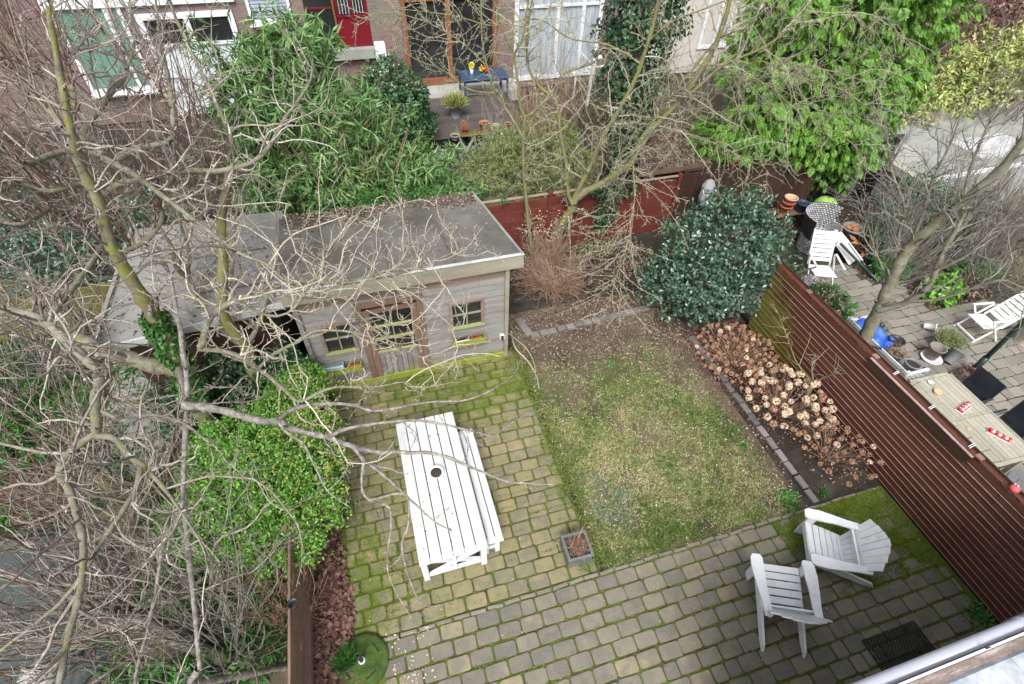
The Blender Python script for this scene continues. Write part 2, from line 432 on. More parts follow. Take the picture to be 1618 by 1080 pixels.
class MB:
    """collects boxes, prisms, tubes and lathed shapes; build() links them as one mesh object"""
    def __init__(s):
        s.V, s.P = [], []
    def add(s, vs, ps):
        b = len(s.V)
        s.V += [tuple(v) for v in vs]
        s.P += [tuple(i + b for i in p) for p in ps]
        return s
    def hexa(s, a):          # 8 points: bottom 4 then top 4
        return s.add(a, [(3, 2, 1, 0), (4, 5, 6, 7), (0, 1, 5, 4), (1, 2, 6, 5), (2, 3, 7, 6), (3, 0, 4, 7)])
    def box(s, c, d, rz=0, rx=0, ry=0, bev=0.0):
        hx, hy, hz = d[0] / 2, d[1] / 2, d[2] / 2
        mtx = Matrix.Translation(c) @ Matrix.Rotation(rz, 4, 'Z') @ Matrix.Rotation(ry, 4, 'Y') @ Matrix.Rotation(rx, 4, 'X')
        if bev <= 0:
            pts = [(-hx, -hy, -hz), (hx, -hy, -hz), (hx, hy, -hz), (-hx, hy, -hz), (-hx, -hy, hz), (hx, -hy, hz), (hx, hy, hz), (-hx, hy, hz)]
            return s.hexa([mtx @ Vector(p) for p in pts])
        b = min(bev, hx * .9, hy * .9, hz * .9)
        def ring(x, y, z):
            return [(-x, -y, z), (x, -y, z), (x, y, z), (-x, y, z)]
        pts = ring(hx - b, hy - b, -hz) + ring(hx, hy, -hz + b) + ring(hx, hy, hz - b) + ring(hx - b, hy - b, hz)
        ps = [(3, 2, 1, 0), (12, 13, 14, 15)]
        for k in range(3):
            for i in range(4):
                j = (i + 1) % 4
                ps.append((4 * k + i, 4 * k + j, 4 * k + 4 + j, 4 * k + 4 + i))
        return s.add([mtx @ Vector(p) for p in pts], ps)
    def bar(s, a, b, w, t, upv=(0, 0, 1)):   # rectangular bar from a to b
        a, b = Vector(a), Vector(b)
        d = (b - a).normalized()
        u = Vector(upv)
        x = d.cross(u)
        if x.length < 1e-4:
            x = d.cross(Vector((1, 0, 0)))
        x.normalize()
        y = x.cross(d).normalized()
        x, y = x * w / 2, y * t / 2
        return s.hexa([a - x - y, a + x - y, b + x - y, b - x - y, a - x + y, a + x + y, b + x + y, b - x + y])
    def cyl(s, a, b, r0, r1=None, n=12, cap=True):
        a, b = Vector(a), Vector(b)
        r1 = r0 if r1 is None else r1
        d = (b - a).normalized()
        x = d.cross(Vector((0, 0, 1)))
        if x.length < 1e-3:
            x = Vector((1, 0, 0))
        x.normalize()
        y = d.cross(x)
        vs = [a + (x * math.cos(2 * PI * i / n) + y * math.sin(2 * PI * i / n)) * r0 for i in range(n)]
        vs += [b + (x * math.cos(2 * PI * i / n) + y * math.sin(2 * PI * i / n)) * r1 for i in range(n)]
        ps = [(i, (i + 1) % n, n + (i + 1) % n, n + i) for i in range(n)]
        if cap:
            ps += [tuple(range(n))[::-1], tuple(range(n, 2 * n))]
        return s.add(vs, ps)
    def lathe(s, prof, c=(0, 0, 0), n=18, a0=0, a1=2 * PI):
        full = abs(a1 - a0 - 2 * PI) < 1e-6
        k = n if full else n + 1
        vs = []
        for (r, z) in prof:
            for i in range(k):
                a = a0 + (a1 - a0) * i / n
                vs.append((c[0] + r * math.cos(a), c[1] + r * math.sin(a), c[2] + z))
        ps = []
        for j in range(len(prof) - 1):
            for i in range(n):
                i2 = (i + 1) % k
                ps.append((j * k + i, j * k + i2, (j + 1) * k + i2, (j + 1) * k + i))
        return s.add(vs, ps)
    def prism(s, poly, z0, z1):
        n = len(poly)
        vs = [(x, y, z0) for x, y in poly] + [(x, y, z1) for x, y in poly]
        return s.add(vs, [tuple(range(n))[::-1], tuple(range(n, 2 * n))] + [(i, (i + 1) % n, n + (i + 1) % n, n + i) for i in range(n)])
    def mesh(s, name, m, smooth=False):
        return mesh_from(name, s.V, polys=s.P, mats=(m,), smooth=smooth)
    def build(s, name, m, parent=None, smooth=False, loc=None, rot=None):
        return link(name, s.mesh(name, m, smooth), parent, loc, rot)

def catmull(P, Rr, K):
    P = np.asarray(P, float)
    n = len(P)
    Q = np.vstack([2 * P[0] - P[1], P, 2 * P[-1] - P[-2]])
    d = np.r_[0, np.cumsum(np.linalg.norm(np.diff(P, axis=0), axis=1))]
    s = np.linspace(0, d[-1], K)
    i = np.clip(np.searchsorted(d, s, side='right') - 1, 0, n - 2)
    t = ((s - d[i]) / np.maximum(d[i + 1] - d[i], 1e-9))[:, None]
    p0, p1, p2, p3 = Q[i], Q[i + 1], Q[i + 2], Q[i + 3]
    out = .5 * (2 * p1 + (p2 - p0) * t + (2 * p0 - 5 * p1 + 4 * p2 - p3) * t ** 2 + (3 * p1 - p0 - 3 * p2 + p3) * t ** 3)
    rr = Rr[0] + (Rr[1] - Rr[0]) * np.linspace(0, 1, K)
    return out, rr

def tubes(P, Rr, sides):
    """P (N,K,3), Rr (N,K) -> verts, quads of N tubes"""
    N, K, _ = P.shape
    T = np.gradient(P, axis=1)
    T /= np.maximum(np.linalg.norm(T, axis=2, keepdims=True), 1e-9)
    ref = np.array([.31, .52, .79])
    A = np.cross(T, ref)
    A /= np.maximum(np.linalg.norm(A, axis=2, keepdims=True), 1e-6)
    B = np.cross(T, A)
    ang = np.arange(sides) * 2 * PI / sides
    V = P[:, :, None, :] + Rr[:, :, None, None] * (A[:, :, None, :] * np.cos(ang)[None, None, :, None] + B[:, :, None, :] * np.sin(ang)[None, None, :, None])
    V = V.reshape(-1, 3)
    base = (np.arange(N) * K * sides)[:, None, None]
    k = (np.arange(K - 1) * sides)[None, :, None]
    i = np.arange(sides)[None, None, :]
    j = (i + 1) % sides
    F = np.stack([base + k + i, base + k + j, base + k + sides + j, base + k + sides + i], -1).reshape(-1, 4)
    return V, F

def join(parts):
    Vs, Fs, off = [], [], 0
    for V, F in parts:
        Vs.append(V)
        Fs.append(F + off)
        off += len(V)
    return np.vstack(Vs), np.vstack(Fs)

def unit(a):
    return a / np.maximum(np.linalg.norm(a, axis=-1, keepdims=True), 1e-9)

def branch(P, Rr, dens, lr, K=6, t0=.1, fwd=.5, out=.9, upb=.3, wob=.25, rs=.6, rmin=.0015, taper=.35, curl=0.0, rmax=9, per=None):
    """children of tubes P: dens = children per metre, lr = (min,max) length"""
    N, Kp, _ = P.shape
    seg = np.linalg.norm(np.diff(P, axis=1), axis=2)
    L = seg.sum(1)
    cnt = rng.poisson(L * dens * (1 - t0)) if per is None else rng.poisson(per, N)
    idx = np.repeat(np.arange(N), cnt)
    n = len(idx)
    if n == 0:
        return np.zeros((0, K, 3)), np.zeros((0, K))
    t = t0 + (1 - t0) * rng.random(n)
    x = t * (Kp - 1)
    i = np.minimum(x.astype(int), Kp - 2)
    fr = (x - i)[:, None]
    p = P[idx, i] * (1 - fr) + P[idx, i + 1] * fr
    tan = unit(P[idx, i + 1] - P[idx, i])
    rp = Rr[idx, i] * (1 - fr[:, 0]) + Rr[idx, i + 1] * fr[:, 0]
    rv = rng.normal(size=(n, 3))
    perp = unit(rv - (rv * tan).sum(1, keepdims=True) * tan)
    d = unit(tan * fwd + perp * out + np.array([0, 0, upb]))
    ln = lr[0] + (lr[1] - lr[0]) * rng.random(n) ** 1.6
    ln = ln * (1.15 - .5 * t)
    r0 = np.minimum(rp * rs * (.7 + .4 * rng.random(n)), rmax)
    r0 = np.maximum(r0, rmin)
    C = np.zeros((n, K, 3))
    C[:, 0] = p
    cd = unit(rng.normal(size=(n, 3))) * curl
    for k in range(1, K):
        d = unit(d + rng.normal(size=(n, 3)) * wob + np.array([0, 0, upb * .25]) + cd)
        C[:, k] = C[:, k - 1] + d * (ln / (K - 1))[:, None]
    rr = r0[:, None] * (1 - (1 - taper) * np.linspace(0, 1, K)[None])
    rr = np.maximum(rr, rmin * .7)
    return C, rr

def keep_clear(C, rr, dmin=2.0):
    """drop branches that would hang right in front of the window the picture was taken from"""
    d = np.linalg.norm(C - np.array([0, 0, 8.0]), axis=2).min(1)
    k = d > dmin
    return C[k], rr[k]

def leaves_mesh(P, D, U, ln, wd, fold=.18, shape=.42):
    """each leaf 4 verts / 2 tris folded along its midrib; P base, D direction, U normal hint"""
    D = unit(D)
    S = unit(np.cross(D, U))
    Nn = np.cross(S, D)
    ln, wd = ln[:, None], wd[:, None]
    a = P
    tip = P + D * ln - Nn * ln * .10
    midp = P + D * ln * shape
    l = midp + S * wd / 2 + Nn * wd * fold
    r = midp - S * wd / 2 + Nn * wd * fold
    V = np.stack([a, l, tip, r], 1).reshape(-1, 3)
    b = (np.arange(len(P)) * 4)[:, None]
    F = np.concatenate([b + np.array([[0, 2, 1]]), b + np.array([[0, 3, 2]])], 0)
    return V, F

def ellipsoid_pts(blobs, n, r0=.72, r1=1.0, lump=.16, low=-1.0, inner=.2):
    vol = np.array([(b[3] * b[4] * b[5]) ** (2 / 3) for b in blobs])
    pick = rng.choice(len(blobs), n, p=vol / vol.sum())
    B = np.array(blobs)[pick]
    d = unit(rng.normal(size=(n, 3)))
    d[:, 2] = np.where(d[:, 2] < low, -d[:, 2], d[:, 2])
    # clumpy outline: radius varies with direction
    ph = pick * 1.7
    lum = (np.sin(d[:, 0] * 7 + ph) * np.cos(d[:, 1] * 6 + ph * 2) + np.sin(d[:, 2] * 8 + ph) * .7 + np.sin(d[:, 0] * 17 + d[:, 1] * 13) * .5) * lump
    r = r0 + (r1 - r0) * rng.random(n)
    inn = rng.random(n) < inner
    r = np.where(inn, rng.random(n) * .6 + .2, r)
    P = B[:, :3] + d * B[:, 3:6] * (r * (1 + lum))[:, None]
    # drop points deep inside other blobs
    keep = np.ones(n, bool)
    for k, b in enumerate(blobs):
        q = (((P - np.array(b[:3])) / np.array(b[3:6])) ** 2).sum(1)
        keep &= (pick == k) | (q > .45)
    keep &= P[:, 2] > .02
    O = unit(d / B[:, 3:6])
    return P[keep], O[keep]

def foliage(name, blobs, n, ln, wd, m, parent, outw=.6, rnd=.7, down=0.0, lump=.16, flat=.4, inner=.2, cl=0, clr=.08, r0=.72, clusters_fan=False, fold=.18, low=-1, shape=.42):
    if cl:
        C, O = ellipsoid_pts(blobs, max(1, n // cl), r0=r0, lump=lump, inner=inner, low=low)
        k = len(C)
        if clusters_fan:      # leaves radiate from one point (bamboo fans, rosettes)
            P = np.repeat(C, cl, 0)
            O2 = np.repeat(O, cl, 0)
            P = P + rng.normal(size=P.shape) * clr * .15
            D = unit(O2 * outw + unit(rng.normal(size=P.shape)) * rnd + np.array([0, 0, -down]))
        else:
            P = np.repeat(C, cl, 0) + rng.normal(size=(k * cl, 3)) * clr
            O2 = np.repeat(O, cl, 0)
            D = unit(O2 * outw + rng.normal(size=P.shape) * rnd + np.array([0, 0, -down]))
    else:
        P, O2 = ellipsoid_pts(blobs, n, r0=r0, lump=lump, inner=inner, low=low)
        D = unit(O2 * outw + rng.normal(size=P.shape) * rnd + np.array([0, 0, -down]))
    U = unit(O2 * (1 - flat) + np.array([0, 0, .6]) + rng.normal(size=P.shape) * .35)
    q = len(P)
    V, F = leaves_mesh(P, D, U, ln * (.65 + .6 * rng.random(q)), wd * (.7 + .5 * rng.random(q)), fold=fold, shape=shape)
    o = link(name, mesh_from(name, V, F3=F, mats=(m,)), parent)
    o['kind'] = 'stuff'
    return o

# limb polylines of the trees, metres
LIMBS = {
'A': [
 ([(-3.31,6.18,0.00),(-3.34,6.21,0.80),(-3.24,6.26,2.00),(-3.19,6.29,2.77),(-3.18,6.29,3.41),(-3.17,6.30,3.84),(-3.13,6.32,4.27),(-3.02,6.37,4.74),(-3.01,6.38,5.05),(-2.93,6.41,5.41),(-2.83,6.46,5.75),(-2.74,6.50,6.03),(-2.65,6.53,6.29),(-2.56,6.57,6.54)],0.155,0.02),
 ([(-3.23,6.16,1.97),(-3.53,6.18,2.14),(-3.80,6.27,2.30),(-4.15,6.40,2.47),(-4.54,6.72,2.64),(-4.88,6.90,2.81),(-5.19,6.97,2.97),(-5.52,6.97,3.14)],0.11,0.08),
 ([(-3.58,7.71,4.04),(-3.31,7.81,4.14),(-3.03,7.62,4.24),(-2.79,7.58,4.34),(-2.25,7.34,4.44),(-1.79,7.00,4.54),(-1.30,7.07,4.64),(-0.96,8.04,4.74),(-0.61,8.89,4.84),(-0.51,9.68,4.94)],0.05,0.012),
 ([(-3.62,8.03,4.58),(-3.53,8.29,4.76),(-3.28,8.98,4.94),(-3.04,9.27,5.12),(-3.06,9.38,5.30),(-3.53,10.48,5.48),(-3.64,11.18,5.66)],0.05,0.015),
 ([(-2.95,8.98,5.21),(-2.85,9.63,5.42),(-2.98,10.45,5.63),(-2.82,10.59,5.84)],0.025,0.012),
 ([(-3.35,8.24,4.31),(-2.94,8.14,4.48),(-2.47,7.87,4.64),(-2.43,8.23,4.80),(-2.43,8.58,4.97),(-2.87,10.97,5.13),(-3.11,12.70,5.30)],0.045,0.015),
 ([(-3.18,7.47,4.67),(-2.79,7.03,4.63),(-2.36,6.45,4.59),(-2.05,6.02,4.55),(-1.76,5.61,4.52),(-1.48,5.22,4.48),(-1.22,5.04,4.44),(-1.04,4.76,4.40)],0.045,0.01),
 ([(-3.74,6.91,4.94),(-3.64,7.30,4.85),(-3.45,7.61,4.76),(-3.20,7.56,4.67)],0.035,0.045),
 ([(-3.38,7.07,3.86),(-3.39,6.35,3.97),(-3.42,5.44,4.09),(-3.36,5.00,4.20),(-3.24,4.57,4.31)],0.04,0.02),
 ([(-3.48,7.09,3.50),(-3.05,6.98,3.71),(-2.78,7.13,3.92),(-2.74,7.18,4.13),(-2.55,7.26,4.34),(-2.26,7.86,4.55),(-1.97,8.12,4.76)],0.04,0.012),
 ([(-3.39,7.43,5.12),(-3.63,7.83,5.36),(-3.95,8.72,5.60),(-4.39,10.17,5.84)],0.035,0.02),
 ([(-3.39,7.31,4.94),(-3.31,7.92,5.30),(-3.51,8.93,5.66),(-3.63,9.56,6.02)],0.035,0.015),
 ([(-3.55,7.40,4.40),(-3.76,7.08,4.52),(-4.03,7.09,4.64),(-4.13,6.61,4.76)],0.035,0.02),
 ([(-3.66,7.40,4.04),(-3.96,7.36,4.16),(-4.10,6.83,4.28),(-4.34,6.78,4.40)],0.03,0.02),
 ([(-3.52,7.82,4.67),(-4.14,8.84,4.94),(-4.43,9.31,5.21),(-4.38,8.96,5.48)],0.03,0.012),
 ([(-3.75,4.79,4.58),(-3.55,4.78,4.55),(-3.17,4.56,4.53),(-2.81,4.12,4.50),(-2.60,3.85,4.48),(-2.54,3.69,4.45),(-2.56,3.52,4.43),(-2.48,3.13,4.40)],0.048,0.036),
 ([(-2.48,3.13,4.40),(-2.64,3.03,4.38),(-2.68,2.86,4.36),(-2.58,2.67,4.34),(-2.43,2.31,4.32),(-2.38,2.09,4.30),(-2.35,1.88,4.28),(-2.36,1.64,4.26),(-2.35,1.38,4.24),(-2.37,1.30,4.22)],0.03,0.018),
 ([(-2.48,3.13,4.40),(-2.35,3.09,4.35),(-2.23,2.92,4.30),(-2.13,2.82,4.25),(-2.03,2.67,4.19),(-1.87,2.42,4.14),(-1.71,2.12,4.09),(-1.66,1.91,4.04)],0.028,0.004),
 ([(-2.13,2.78,4.31),(-2.15,2.63,4.27),(-2.23,2.48,4.23),(-2.34,2.30,4.19),(-2.43,2.09,4.16),(-2.53,1.97,4.12),(-2.70,1.85,4.08),(-2.91,1.74,4.04)],0.022,0.01),
 ([(-2.48,3.36,4.40),(-2.27,3.24,4.36),(-2.13,3.30,4.31),(-1.89,3.18,4.26),(-1.68,2.94,4.22)],0.02,0.008),
],
'B': [
 ([(-3.22,6.13,2.00),(-3.00,5.72,2.30),(-2.76,5.17,2.70),(-2.52,4.43,3.10)],0.07,0.05),
 ([(-2.52,4.43,3.10),(-2.27,4.36,3.06),(-2.00,4.23,3.02),(-1.64,4.06,2.98),(-1.51,4.06,2.95),(-1.34,3.91,2.91),(-1.00,3.72,2.87),(-0.74,3.54,2.83),(-0.45,3.41,2.79),(-0.17,3.35,2.75),(0.24,3.21,2.72),(0.62,2.92,2.68),(0.96,2.68,2.64),(1.42,2.55,2.60)],0.05,0.006),
 ([(-0.71,3.43,3.00),(-0.62,3.29,2.88),(-0.48,3.18,2.76),(-0.20,2.81,2.64),(0.02,2.54,2.52),(0.18,2.45,2.40)],0.022,0.005),
 ([(-1.41,3.77,3.30),(-1.24,3.98,3.20),(-0.91,4.01,3.10),(-0.65,3.99,3.00),(-0.38,3.90,2.90),(0.23,3.95,2.80),(0.71,3.93,2.70),(1.18,4.12,2.60),(1.47,4.35,2.50),(1.61,4.58,2.40)],0.024,0.005),
 ([(-0.94,3.55,3.10),(-0.77,3.66,3.03),(-0.46,3.70,2.95),(-0.04,3.68,2.88),(0.32,3.57,2.80),(0.74,3.38,2.72),(0.88,3.35,2.65),(1.23,3.54,2.58),(1.68,3.68,2.50)],0.022,0.005),
 ([(-1.44,3.83,3.20),(-1.36,3.70,3.12),(-1.22,3.58,3.04),(-1.11,3.28,2.96),(-1.01,3.02,2.88),(-0.81,2.82,2.80)],0.016,0.005),
 ([(-0.61,3.21,3.00),(-0.67,2.95,2.90),(-0.61,2.84,2.80),(-0.44,2.77,2.70),(-0.45,2.60,2.60),(-0.54,2.32,2.50),(-0.54,2.08,2.40),(-0.38,1.67,2.30)],0.016,0.004),
 ([(-0.60,2.79,2.90),(-0.25,2.80,2.82),(-0.27,2.49,2.73),(-0.37,2.34,2.65),(-0.34,1.97,2.57),(-0.24,1.75,2.48),(0.05,1.73,2.40)],0.014,0.004),
 ([(-2.28,2.30,0.00),(-2.66,1.92,1.60),(-2.30,1.76,2.50)],0.045,0.03),
 ([(-2.25,1.73,2.60),(-2.52,3.34,2.72),(-2.54,3.91,2.84),(-2.54,4.54,2.96),(-2.53,4.84,3.08),(-2.56,5.16,3.20)],0.022,0.032),
 ([(-2.44,3.63,3.00),(-2.39,3.08,3.05),(-2.47,2.81,3.10),(-2.44,2.37,3.15),(-2.42,2.03,3.20),(-2.43,1.65,3.25),(-2.39,1.46,3.30)],0.02,0.01),
 ([(-2.56,5.16,3.20),(-2.64,5.73,3.34),(-2.85,6.66,3.48),(-3.15,7.14,3.62),(-3.69,8.41,3.76),(-3.87,8.77,3.90)],0.03,0.008),
],
'F': [
 ([(-2.48,6.52,0.00),(-2.51,6.55,0.96),(-2.44,6.58,1.41),(-2.40,6.59,1.80),(-2.47,6.57,2.41),(-2.39,6.59,2.80),(-2.27,6.63,3.16),(-2.13,6.68,3.54),(-2.01,6.72,3.91),(-1.89,6.75,4.21),(-1.78,6.78,4.41),(-1.74,6.79,4.49)],0.12,0.05),
 ([(-2.05,8.00,3.86),(-1.94,8.27,4.12),(-1.82,8.23,4.37),(-1.95,8.78,4.62),(-2.13,9.39,4.88),(-2.33,10.07,5.13),(-2.40,10.29,5.38),(-2.48,10.69,5.63),(-2.34,10.28,5.89)],0.035,0.022),
 ([(-2.45,6.73,1.66),(-2.75,6.98,1.99),(-2.93,7.14,2.31),(-2.99,7.40,2.63),(-3.06,7.37,2.95),(-2.97,7.42,3.28),(-3.15,7.82,3.60)],0.06,0.02),
 ([(-2.90,7.06,2.37),(-2.97,7.52,2.72),(-2.81,7.50,3.07),(-2.84,7.84,3.42),(-2.82,8.16,3.78)],0.04,0.015),
 ([(-2.42,6.64,1.75),(-2.14,6.67,2.06),(-1.91,6.87,2.37),(-1.72,7.09,2.68),(-1.54,7.29,2.98),(-1.51,7.89,3.29),(-1.28,8.08,3.60)],0.045,0.012),
 ([(-2.59,7.21,2.37),(-2.32,7.19,2.72),(-2.16,7.33,3.07),(-2.04,7.64,3.42),(-1.82,7.91,3.78),(-1.49,8.14,4.13)],0.035,0.01),
 ([(-2.36,5.17,3.25),(-2.32,5.18,3.28),(-2.29,5.53,3.31),(-2.16,5.72,3.34),(-1.90,5.81,3.38),(-1.51,5.90,3.41),(-1.20,5.94,3.44),(-0.68,5.78,3.47),(-0.13,5.70,3.50),(0.27,5.69,3.54),(0.83,5.87,3.57),(1.23,6.03,3.60)],0.045,0.006),
 ([(-1.16,5.73,3.60),(-0.53,5.53,3.60),(-0.24,5.54,3.60),(0.04,5.64,3.60),(0.56,5.49,3.60),(0.74,4.98,3.60),(0.73,4.46,3.60),(0.77,4.30,3.60)],0.024,0.004),
 ([(-2.45,5.36,3.07),(-2.05,5.13,3.11),(-1.70,4.74,3.15),(-1.41,4.33,3.19),(-1.22,4.03,3.23),(-1.06,4.03,3.27),(-0.81,4.07,3.31),(-0.30,3.93,3.35),(-0.01,3.89,3.38),(0.16,3.61,3.42)],0.036,0.005),
 ([(-1.66,4.64,3.25),(-1.50,4.80,3.27),(-1.20,4.92,3.30),(-0.96,5.03,3.32),(-0.51,4.85,3.35),(-0.08,4.48,3.37),(0.31,4.09,3.40),(0.63,3.78,3.42)],0.022,0.004),
 ([(-1.47,5.77,3.51),(-1.14,5.50,3.51),(-0.59,5.35,3.51),(-0.39,4.94,3.51),(-0.07,4.40,3.51),(0.26,4.37,3.51),(0.55,4.45,3.51),(0.68,4.36,3.51)],0.02,0.004),
 ([(-1.89,5.65,3.51),(-1.42,5.13,3.59),(-1.10,5.20,3.66),(-0.67,6.04,3.73),(-0.29,6.43,3.81),(0.09,6.63,3.88),(0.41,6.27,3.95)],0.02,0.005),
],
'C': [
 ([(4.36,9.98,0.00),(4.32,10.00,0.48),(4.45,9.94,0.97),(4.60,9.87,1.43)],0.125,0.09),
 ([(4.54,9.80,1.43),(4.42,9.86,1.66),(4.29,9.91,2.40),(4.12,9.98,3.13),(3.98,10.04,3.79),(3.84,10.09,3.88),(3.52,10.20,4.18),(3.38,10.25,4.60),(3.38,10.25,5.11),(3.44,10.23,5.58)],0.052,0.018),
 ([(4.58,9.91,1.43),(4.82,9.79,2.23),(4.93,9.73,2.74),(5.05,9.67,3.17),(5.23,9.57,3.72),(5.38,9.48,4.28),(5.46,9.44,4.90),(5.49,9.42,5.51),(5.49,9.42,5.77)],0.062,0.032),
 ([(4.60,9.87,1.43),(4.77,9.79,1.70),(5.19,9.56,2.07),(5.57,9.33,2.54),(5.70,9.26,3.09),(5.93,9.10,3.51),(6.18,8.93,3.98),(6.34,8.82,4.44),(6.47,8.72,4.98),(6.51,8.69,5.50),(6.48,8.71,5.88)],0.088,0.035),
 ([(6.18,8.93,3.98),(6.41,8.76,4.36),(6.59,8.63,4.65),(6.85,8.42,4.89),(7.14,8.16,5.18),(7.37,7.95,5.66),(7.43,7.89,5.93)],0.035,0.01),
 ([(5.70,9.26,3.09),(5.86,9.15,3.67),(6.06,9.01,4.19),(6.23,8.90,4.55),(6.50,8.70,5.13),(6.92,8.35,5.39)],0.03,0.01),
 ([(5.57,9.33,2.54),(5.80,9.19,3.20),(5.85,9.16,3.34),(6.42,8.74,3.38),(6.90,8.34,3.27),(7.51,7.75,3.09),(7.85,7.39,3.36)],0.02,0.005),
 ([(6.05,9.63,3.09),(6.48,9.33,3.36),(6.81,9.08,3.73),(7.12,8.83,4.40),(7.39,8.60,4.73),(7.90,8.10,4.59),(8.42,7.51,4.54),(8.96,6.81,4.22)],0.022,0.006),
 ([(7.31,9.24,4.24),(7.77,8.84,4.23),(8.22,8.39,4.12),(8.64,7.94,3.77),(9.06,7.43,3.58),(9.31,7.10,3.32)],0.014,0.005),
 ([(6.62,9.11,4.34),(7.21,8.62,4.52),(7.63,8.22,4.78),(8.08,7.76,4.80),(8.55,7.20,4.75),(8.78,6.91,4.63)],0.015,0.005),
 ([(9.03,10.89,4.60),(9.56,10.41,4.82),(10.10,9.85,5.05),(10.64,9.23,5.07),(10.88,8.94,4.79)],0.014,0.005),
 ([(5.90,9.24,3.30),(5.21,8.61,3.07),(4.90,7.86,2.84),(4.68,7.38,2.61),(4.25,6.60,2.39),(4.00,6.40,2.16),(3.65,5.88,1.93),(3.59,5.87,1.70)],0.012,0.004),
 ([(5.11,12.87,2.60),(5.17,12.85,3.16),(5.47,12.72,3.33),(5.92,12.50,3.57),(6.05,12.44,4.08),(6.61,12.14,4.27),(7.14,11.82,4.71)],0.022,0.006),
 ([(5.19,9.56,2.07),(5.31,9.49,2.62),(5.52,9.37,3.15),(5.59,9.33,3.99),(5.90,9.13,4.50)],0.02,0.006),
 ([(6.35,10.97,4.40),(6.69,10.76,4.82),(7.16,10.44,5.11),(7.58,10.12,5.38)],0.02,0.01),
 ([(5.96,10.39,4.20),(5.30,10.71,4.50),(4.57,11.02,4.58),(3.93,11.24,4.90),(3.07,11.47,4.77),(2.33,11.62,4.94),(1.35,11.73,5.07)],0.02,0.005),
],
'N': [
 ([(3.60,9.77,0.00),(3.56,9.79,0.40),(3.43,9.84,1.39),(3.32,9.87,2.22),(3.27,9.89,3.07),(3.30,9.88,3.55)],0.05,0.035),
 ([(3.13,9.50,3.35),(2.86,9.58,3.81),(2.64,9.64,4.15),(2.47,9.68,4.64),(2.39,9.70,5.09),(2.38,9.70,5.65)],0.032,0.012),
 ([(3.30,9.88,3.55),(3.20,9.91,3.74),(3.13,9.93,4.30),(3.08,9.95,4.71),(3.22,9.90,5.02),(3.29,9.88,5.57),(3.31,9.87,5.75)],0.03,0.014),
 ([(3.30,9.88,3.55),(3.47,9.82,3.69),(3.64,9.76,3.88),(3.79,9.70,4.01)],0.022,0.016),
 ([(3.24,10.61,4.55),(3.10,10.65,4.77),(2.98,10.68,5.02),(2.88,10.71,5.39),(2.85,10.72,5.59)],0.022,0.012),
 ([(2.85,10.40,3.85),(2.29,10.52,3.95),(1.82,10.60,4.31),(1.36,10.66,4.50),(0.93,10.69,4.78)],0.016,0.005),
 ([(2.75,10.79,4.25),(2.16,10.91,4.76),(1.48,11.00,5.09),(0.81,11.05,5.21),(0.32,11.06,5.03)],0.014,0.004),
],
'R': [
 ([(8.79,4.50,0.00),(8.70,4.66,0.81),(8.66,4.74,1.32),(8.65,4.76,1.63),(8.61,4.83,2.15),(8.58,4.88,2.58),(8.57,4.90,2.93),(8.60,4.85,3.28),(8.63,4.79,3.57),(8.67,4.71,3.87),(8.72,4.63,4.26),(8.75,4.57,4.56),(8.74,4.59,4.92),(8.74,4.59,5.18)],0.135,0.05),
 ([(8.59,4.72,1.63),(8.72,4.47,2.03),(8.77,4.37,2.45),(8.74,4.42,2.77),(8.70,4.49,3.20),(8.70,4.51,3.43),(8.66,4.57,3.85)],0.055,0.03),
 ([(8.71,4.47,2.03),(8.86,4.16,2.33),(8.96,3.93,2.72),(9.05,3.71,3.06),(9.14,3.46,3.10),(9.19,3.31,3.27)],0.03,0.015),
 ([(8.58,4.88,2.58),(8.43,5.12,3.06),(8.36,5.23,3.49),(8.11,5.61,4.00),(7.87,5.93,4.60)],0.03,0.01),
 ([(8.57,4.90,2.93),(8.49,5.04,3.59),(8.41,5.16,4.09),(8.38,5.21,4.58),(8.30,5.34,5.26)],0.03,0.01),
 ([(8.61,4.83,2.15),(8.36,5.22,2.60),(8.14,5.55,3.08),(7.89,5.88,3.54)],0.02,0.006),
 ([(9.19,4.65,2.50),(9.28,4.46,2.98),(9.31,4.41,3.62),(9.35,4.32,4.00)],0.03,0.012),
 ([(9.66,5.25,3.40),(9.55,5.46,4.11),(9.48,5.58,4.79),(9.47,5.58,5.42)],0.025,0.01),
],
}

# ------------------------------------------------------------------ the ground
def sheet(name, poly, z, m, sub=0, rough=0.0):
    if sub:
        xs = np.linspace(poly[0][0], poly[2][0], sub)
        ys = np.linspace(poly[0][1], poly[2][1], sub)
        X, Y = np.meshgrid(xs, ys)
        Z = z + rough * (np.sin(X * 3.1 + Y * 1.7) * .5 + np.sin(X * 7.3 - Y * 5.1) * .3 + rng.normal(size=X.shape) * .5)
        V = np.stack([X, Y, Z], -1).reshape(-1, 3)
        i = np.arange(sub - 1)
        a = (i[:, None] * sub + i[None]).ravel()
        F = np.stack([a, a + 1, a + sub + 1, a + sub], -1)
        o = link(name, mesh_from(name, V, F4=F, mats=(m,), smooth=True))
    else:
        o = link(name, mesh_from(name, [(x, y, z) for x, y in poly], F4=[range(len(poly))] if len(poly) == 4 else None, mats=(m,)))
    return tag(o, kind='structure')

def rect(x0, y0, x1, y1):
    return [(x0, y0), (x1, y0), (x1, y1), (x0, y1)]

